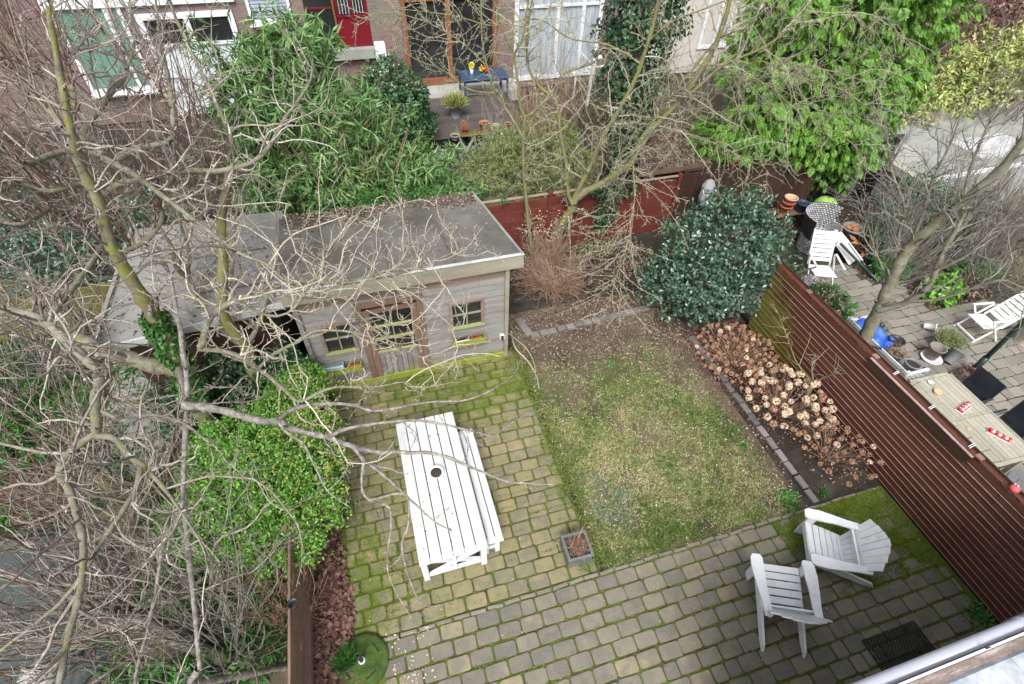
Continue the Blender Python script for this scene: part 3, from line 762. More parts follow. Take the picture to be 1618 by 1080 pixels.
sheet('ground', rect(-150, -60, 200, 220), -.06, 'soil')
garden_soil = sheet('garden_soil', rect(-2.0, -.5, 7.5, 10.2), 0.0, 'soil', sub=90, rough=.012)
sheet('lawn_soil', rect(2.35, 2.28, 5.95, 8.0), .022, 'lawn_soil', sub=60, rough=.010)
patio = sheet('patio', rect(-1.35, -.6, 7.46, 2.28), .014, 'joint', sub=40, rough=.004)
shed_patio = sheet('shed_patio', rect(-1.45, 2.285, 2.26, 6.86), .014, 'joint', sub=40, rough=.004)
neighbour_patio = sheet('neighbour_patio', rect(7.62, -.5, 17, 9.0), .010, 'neighbour_joint')
neighbour_soil = sheet('neighbour_soil', rect(-12, -1, -2.05, 12), -.01, 'lawn_soil', sub=60, rough=.02)
back_soil = sheet('back_garden_soil', rect(-12, 10.2, 30, 16.0), -.02, 'soil', sub=60, rough=.02)

def paver_mesh(w, d, h, r, seed, m):
    rg = random.Random(seed)
    def ring(ins, z, jit):
        hx, hy = w / 2 - ins, d / 2 - ins
        c = r
        pts = [(-hx + c, -hy), (hx - c, -hy), (hx, -hy + c), (hx, hy - c), (hx - c, hy), (-hx + c, hy), (-hx, hy - c), (-hx, -hy + c)]
        return [(x + rg.uniform(-jit, jit), y + rg.uniform(-jit, jit), z) for x, y in pts]
    vs = ring(0, 0, 0) + ring(0, h - .007, .003) + ring(.009, h, .003)
    ps = [tuple(range(16, 24))]
    for k in range(2):
        for i in range(8):
            j = (i + 1) % 8
            ps.append((8 * k + i, 8 * k + j, 8 * k + 8 + j, 8 * k + 8 + i))
    return mesh_from('paver', vs, polys=ps, mats=(m,))

def lay(parent, name, x0, x1, y0, y1, pw, pd, m, h=.034, limit=300, ok=lambda x, y: True, near=(3, 0), mixed=False, gap=.022):
    cells = []
    row = 0
    y = y0
    while y < y1 - .01:
        off = (row % 2) * pw * .5 + random.uniform(-.02, .02)
        x = x0 - off
        while x < x1:
            w = pw
            if mixed:
                w = random.choice([pw, pw * .66, pw * 1.33])
            elif random.random() < .06:
                w = pw * .66
            a, b = max(x, x0), min(x + w, x1)
            if b - a > .06 and ok((a + b) / 2, y + pd / 2):
                cells.append(((a + b) / 2, y + pd / 2, b - a - gap, pd - gap))
            x += w
        y += pd
        row += 1
    cells.sort(key=lambda c: math.hypot(c[0] - near[0], c[1] - near[1]))
    cache = {}
    VV, PP = [], []
    for k, (cx, cy, w, d) in enumerate(cells):
        key = (round(w, 2), k % 4)
        if key not in cache:
            cache[key] = paver_mesh(round(w, 2), d, h, min(.024, w * .2), k, m)
        me = cache[key]
        rot = (random.gauss(0, .011), random.gauss(0, .011), random.gauss(0, .022))
        loc = (cx + random.gauss(0, .005), cy + random.gauss(0, .005), random.gauss(.001, .004))
        if k < limit:
            link(name, me, parent, loc, rot)
        else:
            mt = Matrix.Translation(loc) @ Matrix.Rotation(rot[2], 4, 'Z')
            b0 = len(VV)
            VV += [tuple(mt @ v.co) for v in me.vertices]
            PP += [tuple(i + b0 for i in p.vertices) for p in me.polygons]
    if VV:
        o = link('far_' + name, mesh_from('far_' + name, VV, polys=PP, mats=(m,)), parent)
        o['kind'] = 'stuff'

lay(patio, 'paver', -1.02, 7.38, -.35, 2.21, .32, .2135, 'paver', near=(4.5, 1.2))
lay(shed_patio, 'paver', -1.38, 2.22, 2.285, 6.80, .315, .2114, 'paver_green', near=(.5, 3), ok=lambda x, y: x < 2.24)
lay(neighbour_patio, 'paving_tile', 7.75, 13.6, .4, 7.5, .30, .225, 'tile', near=(9.5, 4.0), mixed=True, h=.02, gap=.012,
    ok=lambda x, y: not (x > 12.0 and y > 5.6) and not (x > 11.3 and y > 6.6))

# edging rows: each stone its own piece
def edging(name, label, pts, w, h, L_, m, group=None, jit=.012):
    t = garden_soil
    meshes = [MB().box((0, 0, h / 2), (L_ - .020, w, h), bev=.014).mesh('edging_stone', m) for _ in range(2)]
    for (a, b) in zip(pts[:-1], pts[1:]):
        a, b = Vector((*a, 0)), Vector((*b, 0))
        n = max(1, round((b - a).length / L_))
        ang = math.atan2(b.y - a.y, b.x - a.x)
        for i in range(n):
            p = a + (b - a) * (i + .5) / n
            link('edging_stone', meshes[i % 2], t, (p.x + random.gauss(0, jit * .4), p.y + random.gauss(0, jit * .4), random.gauss(.0, .004)), (random.gauss(0, .02), random.gauss(0, .02), ang + random.gauss(0, .035)))
    return t
edging('patio_edging', '', [(-1.0, 2.245), (7.4, 2.245)], .055, .045, .245, 'edging')
edging('front_bed_edging', '', [(2.62, 7.75), (2.72, 7.22)], .17, .10, .2, 'edging_grey')
edging('front_bed_edging', '', [(2.72, 7.2), (5.6, 7.36)], .13, .10, .21, 'edging_grey')
edging('side_bed_edging', '', [(6.15, 2.30), (6.1, 6.3)], .11, .07, .26, 'edging_grey')

# ------------------------------------------------------------------ our garden: right fence
fence = thing('slatted_fence', 'long dark reddish brown fence of horizontal slats behind the hydrangeas and white armchairs', 'fence', (7.5, 0, 0))
FY0, FY1 = -.4, 6.25
slat_h = .118
for i in range(14):
    z = .07 + i * slat_h
    mb = MB()
    a = .020   # shiplap: the foot of each board stands proud of its top
    for (fa, fb) in (((FY0, 2.1), (2.104, 4.6), (4.604, FY1)), ((FY0, 3.3), (3.304, FY1)), ((FY0, 1.2), (1.204, 3.9), (3.904, FY1)))[i % 3]:
        o_ = random.uniform(-.002, .002)
        MB().hexa([(-.030 + o_, fa, z + .004), (.0, fa, z + .004), (.0, fb, z + .004), (-.030 + o_, fb, z + .004),
                   (-.012 + o_, fa, z + slat_h - .010), (.0, fa, z + slat_h - .010), (.0, fb, z + slat_h - .010), (-.012 + o_, fb, z + slat_h - .010)]).build('slat', 'fence_wood', fence)
    v = [(-.026, FY0, z + .004), (.0, FY0, z + .004), (.0, FY1, z + .004), (-.030, FY1, z + .004),
         (-.012, FY0, z + slat_h - .010), (.0, FY0, z + slat_h - .010), (.0, FY1, z + slat_h - .010), (-.012, FY1, z + slat_h - .010)]
    MB().hexa([(-.036, FY0, z - .0035), (.0, FY0, z - .0035), (.0, FY1, z - .0035), (-.036, FY1, z - .0035),
               (-.0335, FY0, z + .0035), (.0, FY0, z + .0035), (.0, FY1, z + .0035), (-.0335, FY1, z + .0035)]).build('slat_edge_highlight', 'fence_lip_highlight', fence)  # thin light strip: the reflection line of each slat, put in as colour
for y in (-.2, 1.75, 3.72, 5.4):
    MB().box((.045, y, .87), (.08, .08, 1.72), bev=.005).build('post', 'fence_dark', fence)
    MB().box((.045, y, 1.755), (.10, .10, .03), bev=.008).build('post_cap', 'brown_plank', fence)
MB().box((.03, (FY0 + FY1) / 2, 1.74), (.09, FY1 - FY0, .022), bev=.004).build('top_rail', 'fence_wood', fence)
MB().box((.085, (FY0 + FY1) / 2, 1.765), (.02, FY1 - FY0, .045)).build('cap_strip', 'fence_dark', fence)
# raised double rail on the fence top
MB().box((-.05, 2.75, 1.66), (.03, 1.95, .15), bev=.004).build('raised_board', 'fence_dark', fence)
MB().box((-.052, 2.75, 1.74), (.045, 1.95, .012)).build('raised_board_cap', 'fence_lip_highlight', fence)
for y in (.55, 1.25, 1.9, 2.6, 3.3):
    cl = MB()
    cl.cyl((.0, y, 1.77), (.1, y + .01, 1.80), .006, n=6)
    cl.cyl((.0, y + .025, 1.77), (.1, y + .035, 1.80), .006, n=6)
    cl.build('wire_clip', 'metal_trim', fence)
MB().box((.02, 3.0, .03), (.07, 6.4, .07)).build('gravel_board', 'fence_dark', fence)

b = thing('red_bauble', 'small red and white round ornament sitting on the fence top near the gutter', 'ornament', (7.50, 1.23, 1.752))
MB().lathe([(0, 0), (.03, .004), (.055, .03), (.062, .055), (.055, .08), (.03, .10), (0, .106)], n=14).build('ball', 'pink_red', b, True)
MB().lathe([(.0, .104), (.012, .106), (.012, .125), (0, .126)], n=8).build('stalk', 'pot_cream', b)

# ------------------------------------------------------------------ red board fence at the back
rf = thing('red_fence', 'rust red wooden board fence at the back behind the forked bare tree', 'fence', (2.3, 10.15, 0))
for k in range(3):
    for i in range(6):
        MB().box((.92 + k * 1.72, 0, .13 + i * .245), (1.62, .035, .236), bev=.006, rx=R(random.uniform(-1.5, 1.5))).build('board', 'red_board', rf)
for k in range(4):
    MB().box((.06 + k * 1.72, -.012, .82), (.10, .10, 1.64), bev=.006).build('post', 'red_board', rf)
MB().box((2.65, .0, 1.575), (5.3, .07, .028), bev=.004).build('cap', 'red_cap', rf)
df = thing('dark_fence', 'dark brown weathered plank fence right of the red fence behind the glossy evergreen shrub', 'fence', (7.62, 10.15, 0))
for i in range(30):
    h = 1.62 + random.uniform(-.02, .02)
    MB().box((.07 + i * .145, 0, h / 2), (.138, .03, h), bev=.004).build('plank', 'fence_dark', df)
MB().box((2.2, .03, 1.66), (4.4, .09, .03)).build('cap', 'fence_dark', df)
sc = thing('dark_gap_planks', 'planks painted near black in place of the shaded gap beneath the conifer beside the flat roof', 'fence', (12.05, 10.15, 0))  # added planks, the shade of the gap is put into their colour
for i in range(15):
    MB().box((.08 + i * .15, .02 * (i % 2), .95), (.145, .03, 1.9), bev=.004).build('plank', 'dark_void', sc)

# left fence of wide boards
lf = thing('left_board_fence', 'low reddish brown fence of wide horizontal boards half buried under the bright hedge', 'fence', (-1.9, 0, 0))
for i in range(5):
    for (y0, y1) in ((-.8, 1.35), (1.36, 3.7)):
        MB().box((-.0 - .004 * (i % 2), (y0 + y1) / 2, .14 + i * .225), (.032, y1 - y0 - .012, .218), bev=.006, ry=R(random.uniform(-1.5, 1.5))).build('board', 'brown_plank', lf)
for y in (-.4, 1.35, 3.66):
    MB().box((-.055, y, .58), (.07, .09, 1.17), bev=.005).build('post', 'brown_plank', lf)

# ------------------------------------------------------------------ the shed
sh = thing('garden_shed', 'weathered grey timber garden shed with flat felt roof and green algae along its foot', 'shed', (0, 0, 0))
XL, XR, YF, YB = -1.52, 2.06, 6.87, 9.2
# front wall of boards, cut around openings (door, two windows)
OPEN = [(-.62, .52, 0, 1.98), (.99, 1.62, 1.06, 1.72), (-1.28, -.72, 1.0, 1.72)]
nb = 17
bh = 2.36 / nb
for i in range(nb):
    z0, z1 = .04 + i * bh, .04 + (i + 1) * bh
    zc = (z0 + z1) / 2
    cuts = sorted([(a, b_) for a, b_, c, d in OPEN if c < zc < d])
    x = XL
    segs = []
    for a, b_ in cuts:
        segs.append((x, a))
        x = b_
    segs.append((x, XR))
    for a, b_ in segs:
        if b_ - a > .03:
            MB().hexa([(a, YF - .020, z0 + .002), (b_, YF - .020, z0 + .002), (b_, YF + .02, z0 + .002), (a, YF + .02, z0 + .002),
                       (a, YF - .004, z1 - .012), (b_, YF - .004, z1 - .012), (b_, YF + .02, z1 - .012), (a, YF + .02, z1 - .012)]).build('board', 'shed_board_brown' if i > 14 else 'shed_board', sh)
for i in range(nb):
    z0, z1 = .04 + i * bh, .04 + (i + 1) * bh
    MB().box((XR - .02, (YF + YB) / 2, (z0 + z1) / 2), (.04, YB - YF - .05, bh - .006)).build('side_board', 'shed_board', sh)
    MB().box((XL + .02, (YF + YB) / 2, (z0 + z1) / 2), (.04, YB - YF - .05, bh - .006)).build('side_board', 'shed_board', sh)
MB().box((XR + .005, YF - .03, 1.2), (.075, .075, 2.38), bev=.004).build('corner_post', 'shed_fascia', sh)
MB().box((XL - .005, YF - .03, 1.2), (.075, .075, 2.38), bev=.004).build('corner_post', 'shed_board', sh)
MB().box(((XL + XR) / 2, YB, 1.15), (XR - XL, .04, 2.2)).build('back_wall', 'shed_board', sh)
MB().box(((XL + XR) / 2, YF - .045, .09), (XR - XL - .06, .05, .15), bev=.005).build('foot_board', 'green_wood', sh)
MB().box((.2, YF + .9, .05), (3.4, 1.7, .04)).build('inner_floor', 'dark_void', sh)
MB().box((.2, YF + 1.3, 1.1), (3.4, .03, 2.1)).build('inner_back', 'dark_void', sh)
# roof
rz = [(-1.62, 6.76, 2.50), (2.29, 6.76, 2.50), (2.03, 9.35, 2.20), (-1.75, 9.35, 2.20)]
t_ = .14
roof = MB().hexa(rz + [(x, y, z + t_) for x, y, z in rz]).build('roof', 'felt', sh)
MB().hexa([(-1.64, 6.725, 2.36), (2.31, 6.725, 2.36), (2.31, 6.757, 2.36), (-1.64, 6.757, 2.36),
           (-1.64, 6.725, 2.625), (2.31, 6.725, 2.625), (2.31, 6.757, 2.625), (-1.64, 6.757, 2.625)]).build('fascia', 'shed_fascia', roof)
MB().bar((2.312, 6.73, 2.50), (2.05, 9.38, 2.20), .03, .26).build('side_fascia', 'shed_fascia', roof)
MB().box((.335, 6.735, 2.648), (3.99, .06, .022), bev=.004).build('edge_trim', 'trim_dull', roof)
MB().bar((2.305, 6.73, 2.652), (2.045, 9.38, 2.35), .045, .02).build('edge_trim', 'felt_grey', roof)
for x in (-.95, .1, 1.15):
    MB().bar((x, 6.80, 2.644), (x - .1, 9.33, 2.344), .05, .004).build('felt_lap', 'felt_dark', roof)
# door with six panes above vertical boards
DX0, DX1 = -.62, .52
for (x, w_, z0, z1, y) in ((DX0 + .05, .10, 0.03, 1.98, YF - .035), (DX1 - .05, .10, 0.03, 1.98, YF - .035), (DX0 + .16, .11, .06, 1.88, YF - .02), (DX1 - .16, .11, .06, 1.88, YF - .02)):
    MB().box((x, y, (z0 + z1) / 2), (w_, .05, z1 - z0), bev=.004).build('door_frame', 'shed_frame', sh)
MB().box(((DX0 + DX1) / 2, YF - .037, 2.02), (DX1 - DX0 + .04, .055, .10), bev=.004).build('lintel', 'shed_frame', sh)
door = MB().box(((DX0 + DX1) / 2, YF + .002, 1.83), (DX1 - DX0 - .42, .04, .09)).build('door', 'shed_frame', sh)
cx = (DX0 + DX1) / 2
for i in range(7):
    MB().box((DX0 + .265 + i * .102, YF, .43), (.094, .03, .70), bev=.006).build('door_board', 'shed_board', door)
for z in (.82, 1.16, 1.47):
    MB().box((cx, YF - .022, z), (.74, .05, .045), bev=.008).build('glazing_bar', 'sill', door)
MB().box((cx, YF - .01, 1.32), (.024, .03, .98)).build('glazing_bar', 'shed_fascia', door)
for z, h in ((.99, .29), (1.315, .26), (1.64, .28)):
    for sx in (-1, 1):
        MB().box((cx + sx * .18, YF + .008, z), (.33, .008, h)).build('pane', 'glass_dark', door)
MB().box((DX1 - .2, YF - .06, .95), (.02, .04, .10), bev=.005).build('door_handle', 'iron', door)
MB().bar((.06, YF - .06, 2.16), (.10, YF - .05, 2.40), .05, .03).build('bracket', 'shed_frame', sh)
def shed_window(x0, x1, z0, z1):
    w = MB()
    for x in (x0, x1):
        w.box((x, YF - .03, (z0 + z1) / 2), (.055, .05, z1 - z0 + .055), bev=.004)
    w.box(((x0 + x1) / 2, YF - .031, z1 + .002), (x1 - x0 - .05, .052, .055), bev=.004)
    win = w.build('window', 'shed_board_brown', sh)
    MB().box(((x0 + x1) / 2, YF - .04, z0), (x1 - x0 + .07, .07, .05), bev=.005).build('sill', 'sill', win)
    MB().box(((x0 + x1) / 2, YF - .02, (z0 + z1) / 2), (x1 - x0 - .05, .03, .026)).build('glazing_bar', 'shed_fascia', win)
    MB().box(((x0 + x1) / 2, YF - .021, (z0 + z1) / 2), (.022, .028, z1 - z0)).build('glazing_bar', 'shed_fascia', win)
    for sx in (-1, 1):
        for sz in (-1, 1):
            MB().box(((x0 + x1) / 2 + sx * (x1 - x0) / 4, YF + .0, (z0 + z1) / 2 + sz * (z1 - z0) / 4), ((x1 - x0) / 2 - .03, .008, (z1 - z0) / 2 - .03)).build('pane', 'glass_dark', win)
shed_window(1.01, 1.60, 1.08, 1.70)
shed_window(-1.26, -.74, 1.03, 1.70)
MB().box((XR - .08, YF - .05, .62), (.09, .06, .14), bev=.01).build('outside_socket', 'metal_trim', sh)
kn = MB().box((XR - .08, YF - .085, .62), (.06, .01, .10)).build('socket_flap', 'iron', sh)

def window_box(label, x, z, w):
    t = thing('window_box', label, 'window box', (x, YF - .14, z))
    MB().box((0, -.075, 0), (w, .022, .15), bev=.004).build('front_board', 'green_wood', t)
    MB().box((0, .06, 0), (w, .02, .13)).build('back_board', 'shed_frame', t)
    MB().box((0, 0, -.06), (w - .02, .13, .02)).build('bottom', 'shed_frame', t)
    for s in (-1, 1):
        MB().box((s * (w / 2 - .012), -.008, -.004), (.022, .11, .13)).build('end_board', 'green_wood', t)
    return t
window_box('moss green window box under the right hand shed window', 1.30, .80, .64)
window_box('moss green window box under the left hand shed window', -1.10, .70, .74)
def small_pot(name, label, cat, loc, r, h, m, plant=None, soil=True, group=None, taper=.75, rim=.12):
    t = thing(name, label, cat, loc, group=group)
    MB().lathe([(r * taper * .98, 0), (r, h), (r * (1 + rim), h), (r * (1 + rim), h * 1.0 + r * .16), (r * .93, h + r * .16), (r * .88, h * .86), (0, h * .86)], n=18).build('pot_body', m, t, True)
    if soil:
        MB().lathe([(r * .9, h * .88), (r * .4, h * .93), (0, h * .92)], n=14).build('potting_soil', 'soil', t, True)
    return t
t = thing('plastic_trough', 'narrow white plastic trough of dead plants in the right hand shed window box', 'planter', (1.17, YF - .145, .76))
MB().box((0, 0, .05), (.26, .09, .11), bev=.01).build('trough', 'white_plastic', t)
MB().box((0, 0, .108), (.23, .065, .012)).build('potting_soil', 'soil', t)
for i, x in enumerate((1.36, 1.44, 1.52)):
    t = thing('clay_pot', ['terracotta pot lying on its side, leftmost in the right hand shed window box', 'middle terracotta pot lying in the right hand shed window box', 'terracotta pot at the right end of the right hand shed window box'][i], 'flower pot', (x, YF - .145, .83))
    MB().lathe([(.028, -.06), (.042, .03), (.048, .03), (.048, .05), (.036, .05), (.02, -.05)], n=12).build('pot_body', 'terracotta', t, True, rot=(R(80), R(random.uniform(-30, 30)), 0))
t = thing('blue_trough', 'pale blue plastic trough standing in the left hand shed window box', 'planter', (-1.24, YF - .145, .67))
MB().box((0, -.01, .10), (.40, .12, .14), bev=.012).build('trough', 'blue_tray', t)
MB().box((0, 0, .172), (.36, .08, .01)).build('potting_soil', 'pot_grey', t)
for i, x in enumerate((-.96, -.88, -.80)):
    t = thing('clay_pot', ['terracotta pot right beside the blue trough in the shed window box', 'middle of three terracotta pots right of the blue trough', 'outermost terracotta pot right of the blue trough'][i], 'flower pot', (x, YF - .145, .73))
    MB().lathe([(.028, -.06), (.042, .03), (.048, .03), (.048, .05), (.036, .05), (.02, -.05)], n=12).build('pot_body', 'terracotta', t, True, rot=(R(75), R(random.uniform(-30, 30)), 0))
t = thing('skull_ornament', 'pale animal skull ornament hanging on the shed wall left of the door', 'ornament', (-.60 + -.08 * 0 - .0, YF - .05, 1.72))
t.location = (-.675, YF - .05, 1.74)
MB().lathe([(0, -.10), (.03, -.09), (.04, -.04), (.06, .01), (.055, .05), (0, .07)], n=10).build('skull', 'pot_grey', t, True, rot=(0, R(-60), 0))
MB().cyl((.02, -.03, .05), (.06, -.05, .14), .012, .004, n=6).build('horn', 'pot_grey', t)
MB().cyl((-.03, -.03, .05), (-.09, -.05, .11), .012, .004, n=6).build('horn', 'pot_grey', t)

# neighbour's flat roofed shed, left of ours
ns = thing('neighbour_shed', 'low neighbouring outbuilding with flat grey felt roof seen through the big bare tree', 'shed', (0, 0, 0))
MB().hexa([(-4.25, 6.55, 2.18), (-1.60, 6.92, 2.18), (-1.70, 9.7, 2.18), (-4.3, 9.7, 2.18), (-4.25, 6.55, 2.30), (-1.60, 6.92, 2.30), (-1.70, 9.7, 2.30), (-4.3, 9.7, 2.30)]).build('roof', 'felt_grey', ns)
MB().bar((-4.3, 6.53, 2.27), (-1.66, 6.90, 2.27), .035, .12).build('roof_edge', 'trim_dull', ns)
MB().bar((-4.29, 6.5, 2.34), (-4.33, 9.7, 2.34), .06, .03).build('roof_edge', 'felt_grey', ns)
for y in (7.5, 8.5):
    MB().box((-3.05, y, 2.303), (2.3, .05, .004)).build('felt_lap', 'felt', ns)
for i in range(10):
    MB().box((-3.05, 6.95, .11 + i * .213), (2.2, .03, .207), rx=R(-3)).build('wall_board', 'fence_dark', ns)
MB().box((-4.15, 8.3, 1.08), (.05, 2.7, 2.16)).build('side_wall', 'shed_board', ns)
MB().box((-2.0, 8.3, 1.08), (.05, 2.6, 2.16)).build('side_wall', 'shed_board', ns)

# ------------------------------------------------------------------ own house roof edge and gutter, bottom right
oh = thing('house_eave', 'lilac grey plastic gutter under weathered eave boards and lead flashing at the bottom right corner', 'gutter', (0, 0, 0))
g_ = MB().cyl((2.6, -.045, 2.86), (8.5, -.045, 2.86), .058, n=20)
gut = g_.build('gutter', 'pvc', oh, True)
MB().cyl((4.98, -.045, 2.86), (5.06, -.045, 2.86), .066, n=20).build('gutter_bracket', 'pvc', gut, True)
MB().cyl((5.0, -.02, 2.72), (8.5, .06, 2.72), .045, n=16).build('lower_pipe', 'zinc', oh, True)
MB().box((5.6, -.165, 2.90), (6.0, .10, .10), bev=.01).build('eave_board', 'eave_wood', oh)
MB().box((5.6, -.108, 2.955), (6.0, .018, .02)).build('drip_edge', 'metal_trim', oh)
fl = MB()
nxx = 40
for i in range(nxx):
    x0, x1 = 2.6 + i * .15, 2.6 + (i + 1) * .15
    dz = random.uniform(-.006, .006)
    fl.hexa([(x0, -.42, 2.93), (x1, -.42, 2.93), (x1, -.20, 2.95), (x0, -.20, 2.95), (x0, -.42, 3.0 + dz), (x1, -.42, 3.0 + dz), (x1, -.22, 2.975 + dz), (x0, -.22, 2.975 + dz)])
fl.build('lead_flashing', 'lead', oh)
MB().box((5.6, -.62, 2.94), (6.0, .38, .10), bev=.01).build('roof_board', 'eave_wood', oh)
MB().box((5.6, -.5, 1.4), (6.0, .3, 2.8)).build('wall', 'brick', oh)
MB().box((4.42, -.105, 2.99), (.010, .012, .05)).build('nail', 'iron', oh)

# ------------------------------------------------------------------ white picnic table and bench
tb = thing('white_table', 'white slatted garden table with crossed braces on the mossy patio before the shed', 'table', (.17, 4.03, 0), R(0))
tw, tl = .98, 2.42
for i in range(6):
    w = tw / 6
    MB().box((-tw / 2 + (i + .5) * w, 0, .70 + random.uniform(-.001, .001)), (w - .015, tl + random.uniform(-.006, .006), .028), bev=.003).build('plank', 'white_wood', tb)
for sx in (-1, 1):
    for sy in (-1, 1):
        MB().box((sx * (tw / 2 - .06), sy * (tl / 2 - .07), .343), (.085, .085, .686), bev=.004).build('leg', 'white_paint', tb)
for sy in (-1, 1):
    y = sy * (tl / 2 - .07)
    MB().box((0, y, .65), (tw - .21, .04, .07)).build('top_rail', 'white_paint', tb)
    MB().box((0, y, .14), (tw - .21, .04, .07)).build('bottom_rail', 'white_paint', tb)
    MB().bar((-tw / 2 + .10, y - .012, .17), (tw / 2 - .10, y - .012, .62), .022, .055, (0, 1, 0)).build('brace', 'white_paint', tb)
    MB().bar((-tw / 2 + .10, y + .012, .62), (tw / 2 - .10, y + .012, .17), .022, .055, (0, 1, 0)).build('brace', 'white_paint', tb)
    MB().box((0, y + sy * .026, .395), (.05, .012, .42)).build('upright', 'white_paint', tb)
for sx in (-1, 1):
    MB().box((sx * (tw / 2 - .06), 0, .635), (.03, tl - .22, .08)).build('side_rail', 'white_paint', tb)
bn = thing('white_bench', 'low white slatted bench tucked against the right side of the white table', 'bench', (.80, 3.96, 0))
for i in range(3):
    MB().box((-.165 + i * .12, 0, .46), (.106, 2.02, .026), bev=.003).build('plank', 'white_wood', bn)
for sx in (-.13, .04):
    for sy in (-.94, .94):
        MB().box((sx, sy, .223), (.07, .07, .446), bev=.004).build('leg', 'white_paint', bn)
for sy in (-.94, .94):
    MB().box((-.045, sy, .41), (.10, .03, .06)).build('rail', 'white_paint', bn)
    MB().box((-.045, sy, .17), (.10, .03, .05)).build('rail', 'white_paint', bn)
t = thing('white_bowl', 'white round bowl of dark soil on the white table top', 'bowl', (.17, 4.13, .715))
MB().lathe([(.055, 0), (.075, .01), (.112, .075), (.118, .085), (.108, .085), (.095, .07), (0, .062)], n=22).build('bowl_body', 'metal_trim', t, True)
MB().lathe([(.094, .068), (.06, .075), (0, .076)], n=16).build('soil_filling', 'soil', t, True)

# ------------------------------------------------------------------ Adirondack chairs
def adirondack(label, loc, rz):
    t = thing('slatted_armchair', label, 'chair', loc, rz, 'pair of white slatted armchairs')
    P = 'white_paint'
    for s in (-1, 1):
        MB().box((0, s * .31, .265), (.12, .032, .53), bev=.003).build('front_leg', P, t)
        MB().box((.02, s * .335, .49), (.07, .022, .09)).build('arm_bracket', P, t)
        # side rail that runs down to the ground behind the seat
        rl = MB()
        prof = [(.03, .26), (.03, .385), (-.20, .325), (-.50, .250), (-.94, .085), (-1.00, .0), (-.84, .0), (-.50, .105), (-.2, .185)]
        n = len(prof)
        vs = [(x, s * .275 - .017, z) for x, z in prof] + [(x, s * .275 + .017, z) for x, z in prof]
        rl.add(vs, [tuple(range(n))[::-1], tuple(range(n, 2 * n))] + [(i, (i + 1) % n, n + (i + 1) % n, n + i) for i in range(n)])
        rl.build('rear_leg', P, t)
        # arm: broad waisted paddle
        out = [(.12, .0), (.115, .075), (.06, .10), (-.10, .105), (-.30, .085), (-.50, .06), (-.70, .05), (-.72, .0), (-.70, -.03), (-.5, -.03), (-.3, -.022), (-.1, -.03), (.06, -.035), (.11, -.02)]
        poly = [(x, s * (.315 + y * 1.25)) for x, y in out]
        if s < 0:
            poly = poly[::-1]
        MB().prism(poly, .53, .560).build('armrest', P, t)
    nseat = 6
    for i in range(nseat):
        u = i / (nseat - 1)
        x = .01 - u * .50
        z = .392 - .045 * u - .10 * u ** 1.5
        MB().box((x, 0, z), (.090, .575, .020), ry=R(-9 - 6 * u), bev=.004).build('seat_slat', P, t)
    MB().box((.052, 0, .34), (.022, .60, .11), bev=.003).build('seat_apron', P, t)
    MB().box((-.56, 0, .50), (.03, .70, .06), bev=.003).build('arm_rail', P, t)
    MB().box((-.47, 0, .185), (.03, .55, .08), bev=.003).build('lower_rail', P, t)
    # fan back: 7 slats spreading, top cut to an arc, leaning back about 25 degrees
    lean = R(28)
    nb_ = 7
    for i in range(nb_):
        u = (i - (nb_ - 1) / 2)
        yb, yt = u * .069, u * .112
        topl = .80 * math.cos(u * .145) + (-.0)
        wb, wt = .064, .104
        z0, z1 = 0, topl
        c1, c0 = (topl - abs(u + .45) * .012 - (.018 * abs(u) if u > 0 else 0)), (topl - abs(u - .45) * .012 - (.018 * abs(u) if u < 0 else 0))
        pts = [(yb - wb / 2, z0), (yb + wb / 2, z0), (yt + wt / 2, c1), (yt - wt / 2, c0)]
        vs = []
        dist = .10 * (u / 3) ** 2 * 0.35
        for th in (-.010, .010):
            for (y, z) in pts:
                vs.append((-.46 - math.sin(lean) * z + th * math.cos(lean) + dist * (z / .76), y, .185 + math.cos(lean) * z + th * math.sin(lean)))
        MB().hexa([vs[k] for k in (0, 1, 5, 4, 3, 2, 6, 7)]).build('back_slat', P, t)
    MB().box((-.625, 0, .50), (.02, .5, .06), ry=-lean).build('back_rail', P, t)
    return t
adirondack('white slatted armchair with fan back nearest the bottom edge, left of its twin', (4.62, 1.47, .036), R(66))
adirondack('white slatted armchair with fan back on green moss, nearer the dark fence', (5.36, 1.69, .040), R(149))

# mat, umbrella base, planter
mt = thing('door_mat', 'black rubber ring mat lying on the pavers beside the gutter', 'mat', (5.83, .16, .040), R(0))
mm = MB()
for i in range(17):
    for j in range(9):
        x, y = -.40 + i * .05, -.16 + j * .045
        mm.lathe([(.0235, 0), (.0235, .012), (.0165, .012), (.0165, 0)], (x + (.025 if j % 2 else 0), y, 0), n=8)
o = mm.build('ring_mesh', 'rubber', mt)
for (c, d) in (((0, -.19, .006), (.90, .02, .013)), ((0, .235, .006), (.90, .02, .013)), ((-.44, .02, .006), (.02, .4, .013)), ((.45, .02, .006), (.02, .4, .013))):
    MB().box(c, d).build('mat_rim', 'rubber', mt)
ub = thing('umbrella_stand', 'round mossy parasol base with a black tube in the bottom left bed corner', 'parasol base', (-1.27, 2.06, .03))
MB().lathe([(0, .0), (.33, 0), (.345, .02), (.34, .05), (.30, .068), (.12, .078), (0, .08)], n=40).build('base_plate', 'base_moss', ub, True)
for k in range(4):
    a = k * PI / 2 + .5
    s = MB().box((.22 * math.cos(a), .22 * math.sin(a), .074), (.024, .15, .012), rz=a, bev=.005).build('slot', 'rubber', ub)
MB().lathe([(.045, .07), (.045, .095), (.028, .095), (.028, .08)], n=16).build('collar', 'white_plastic', ub, True)
MB().lathe([(.026, .08), (.026, .36), (.018, .36), (.018, .3)], n=14).build('tube', 'iron', ub, True)
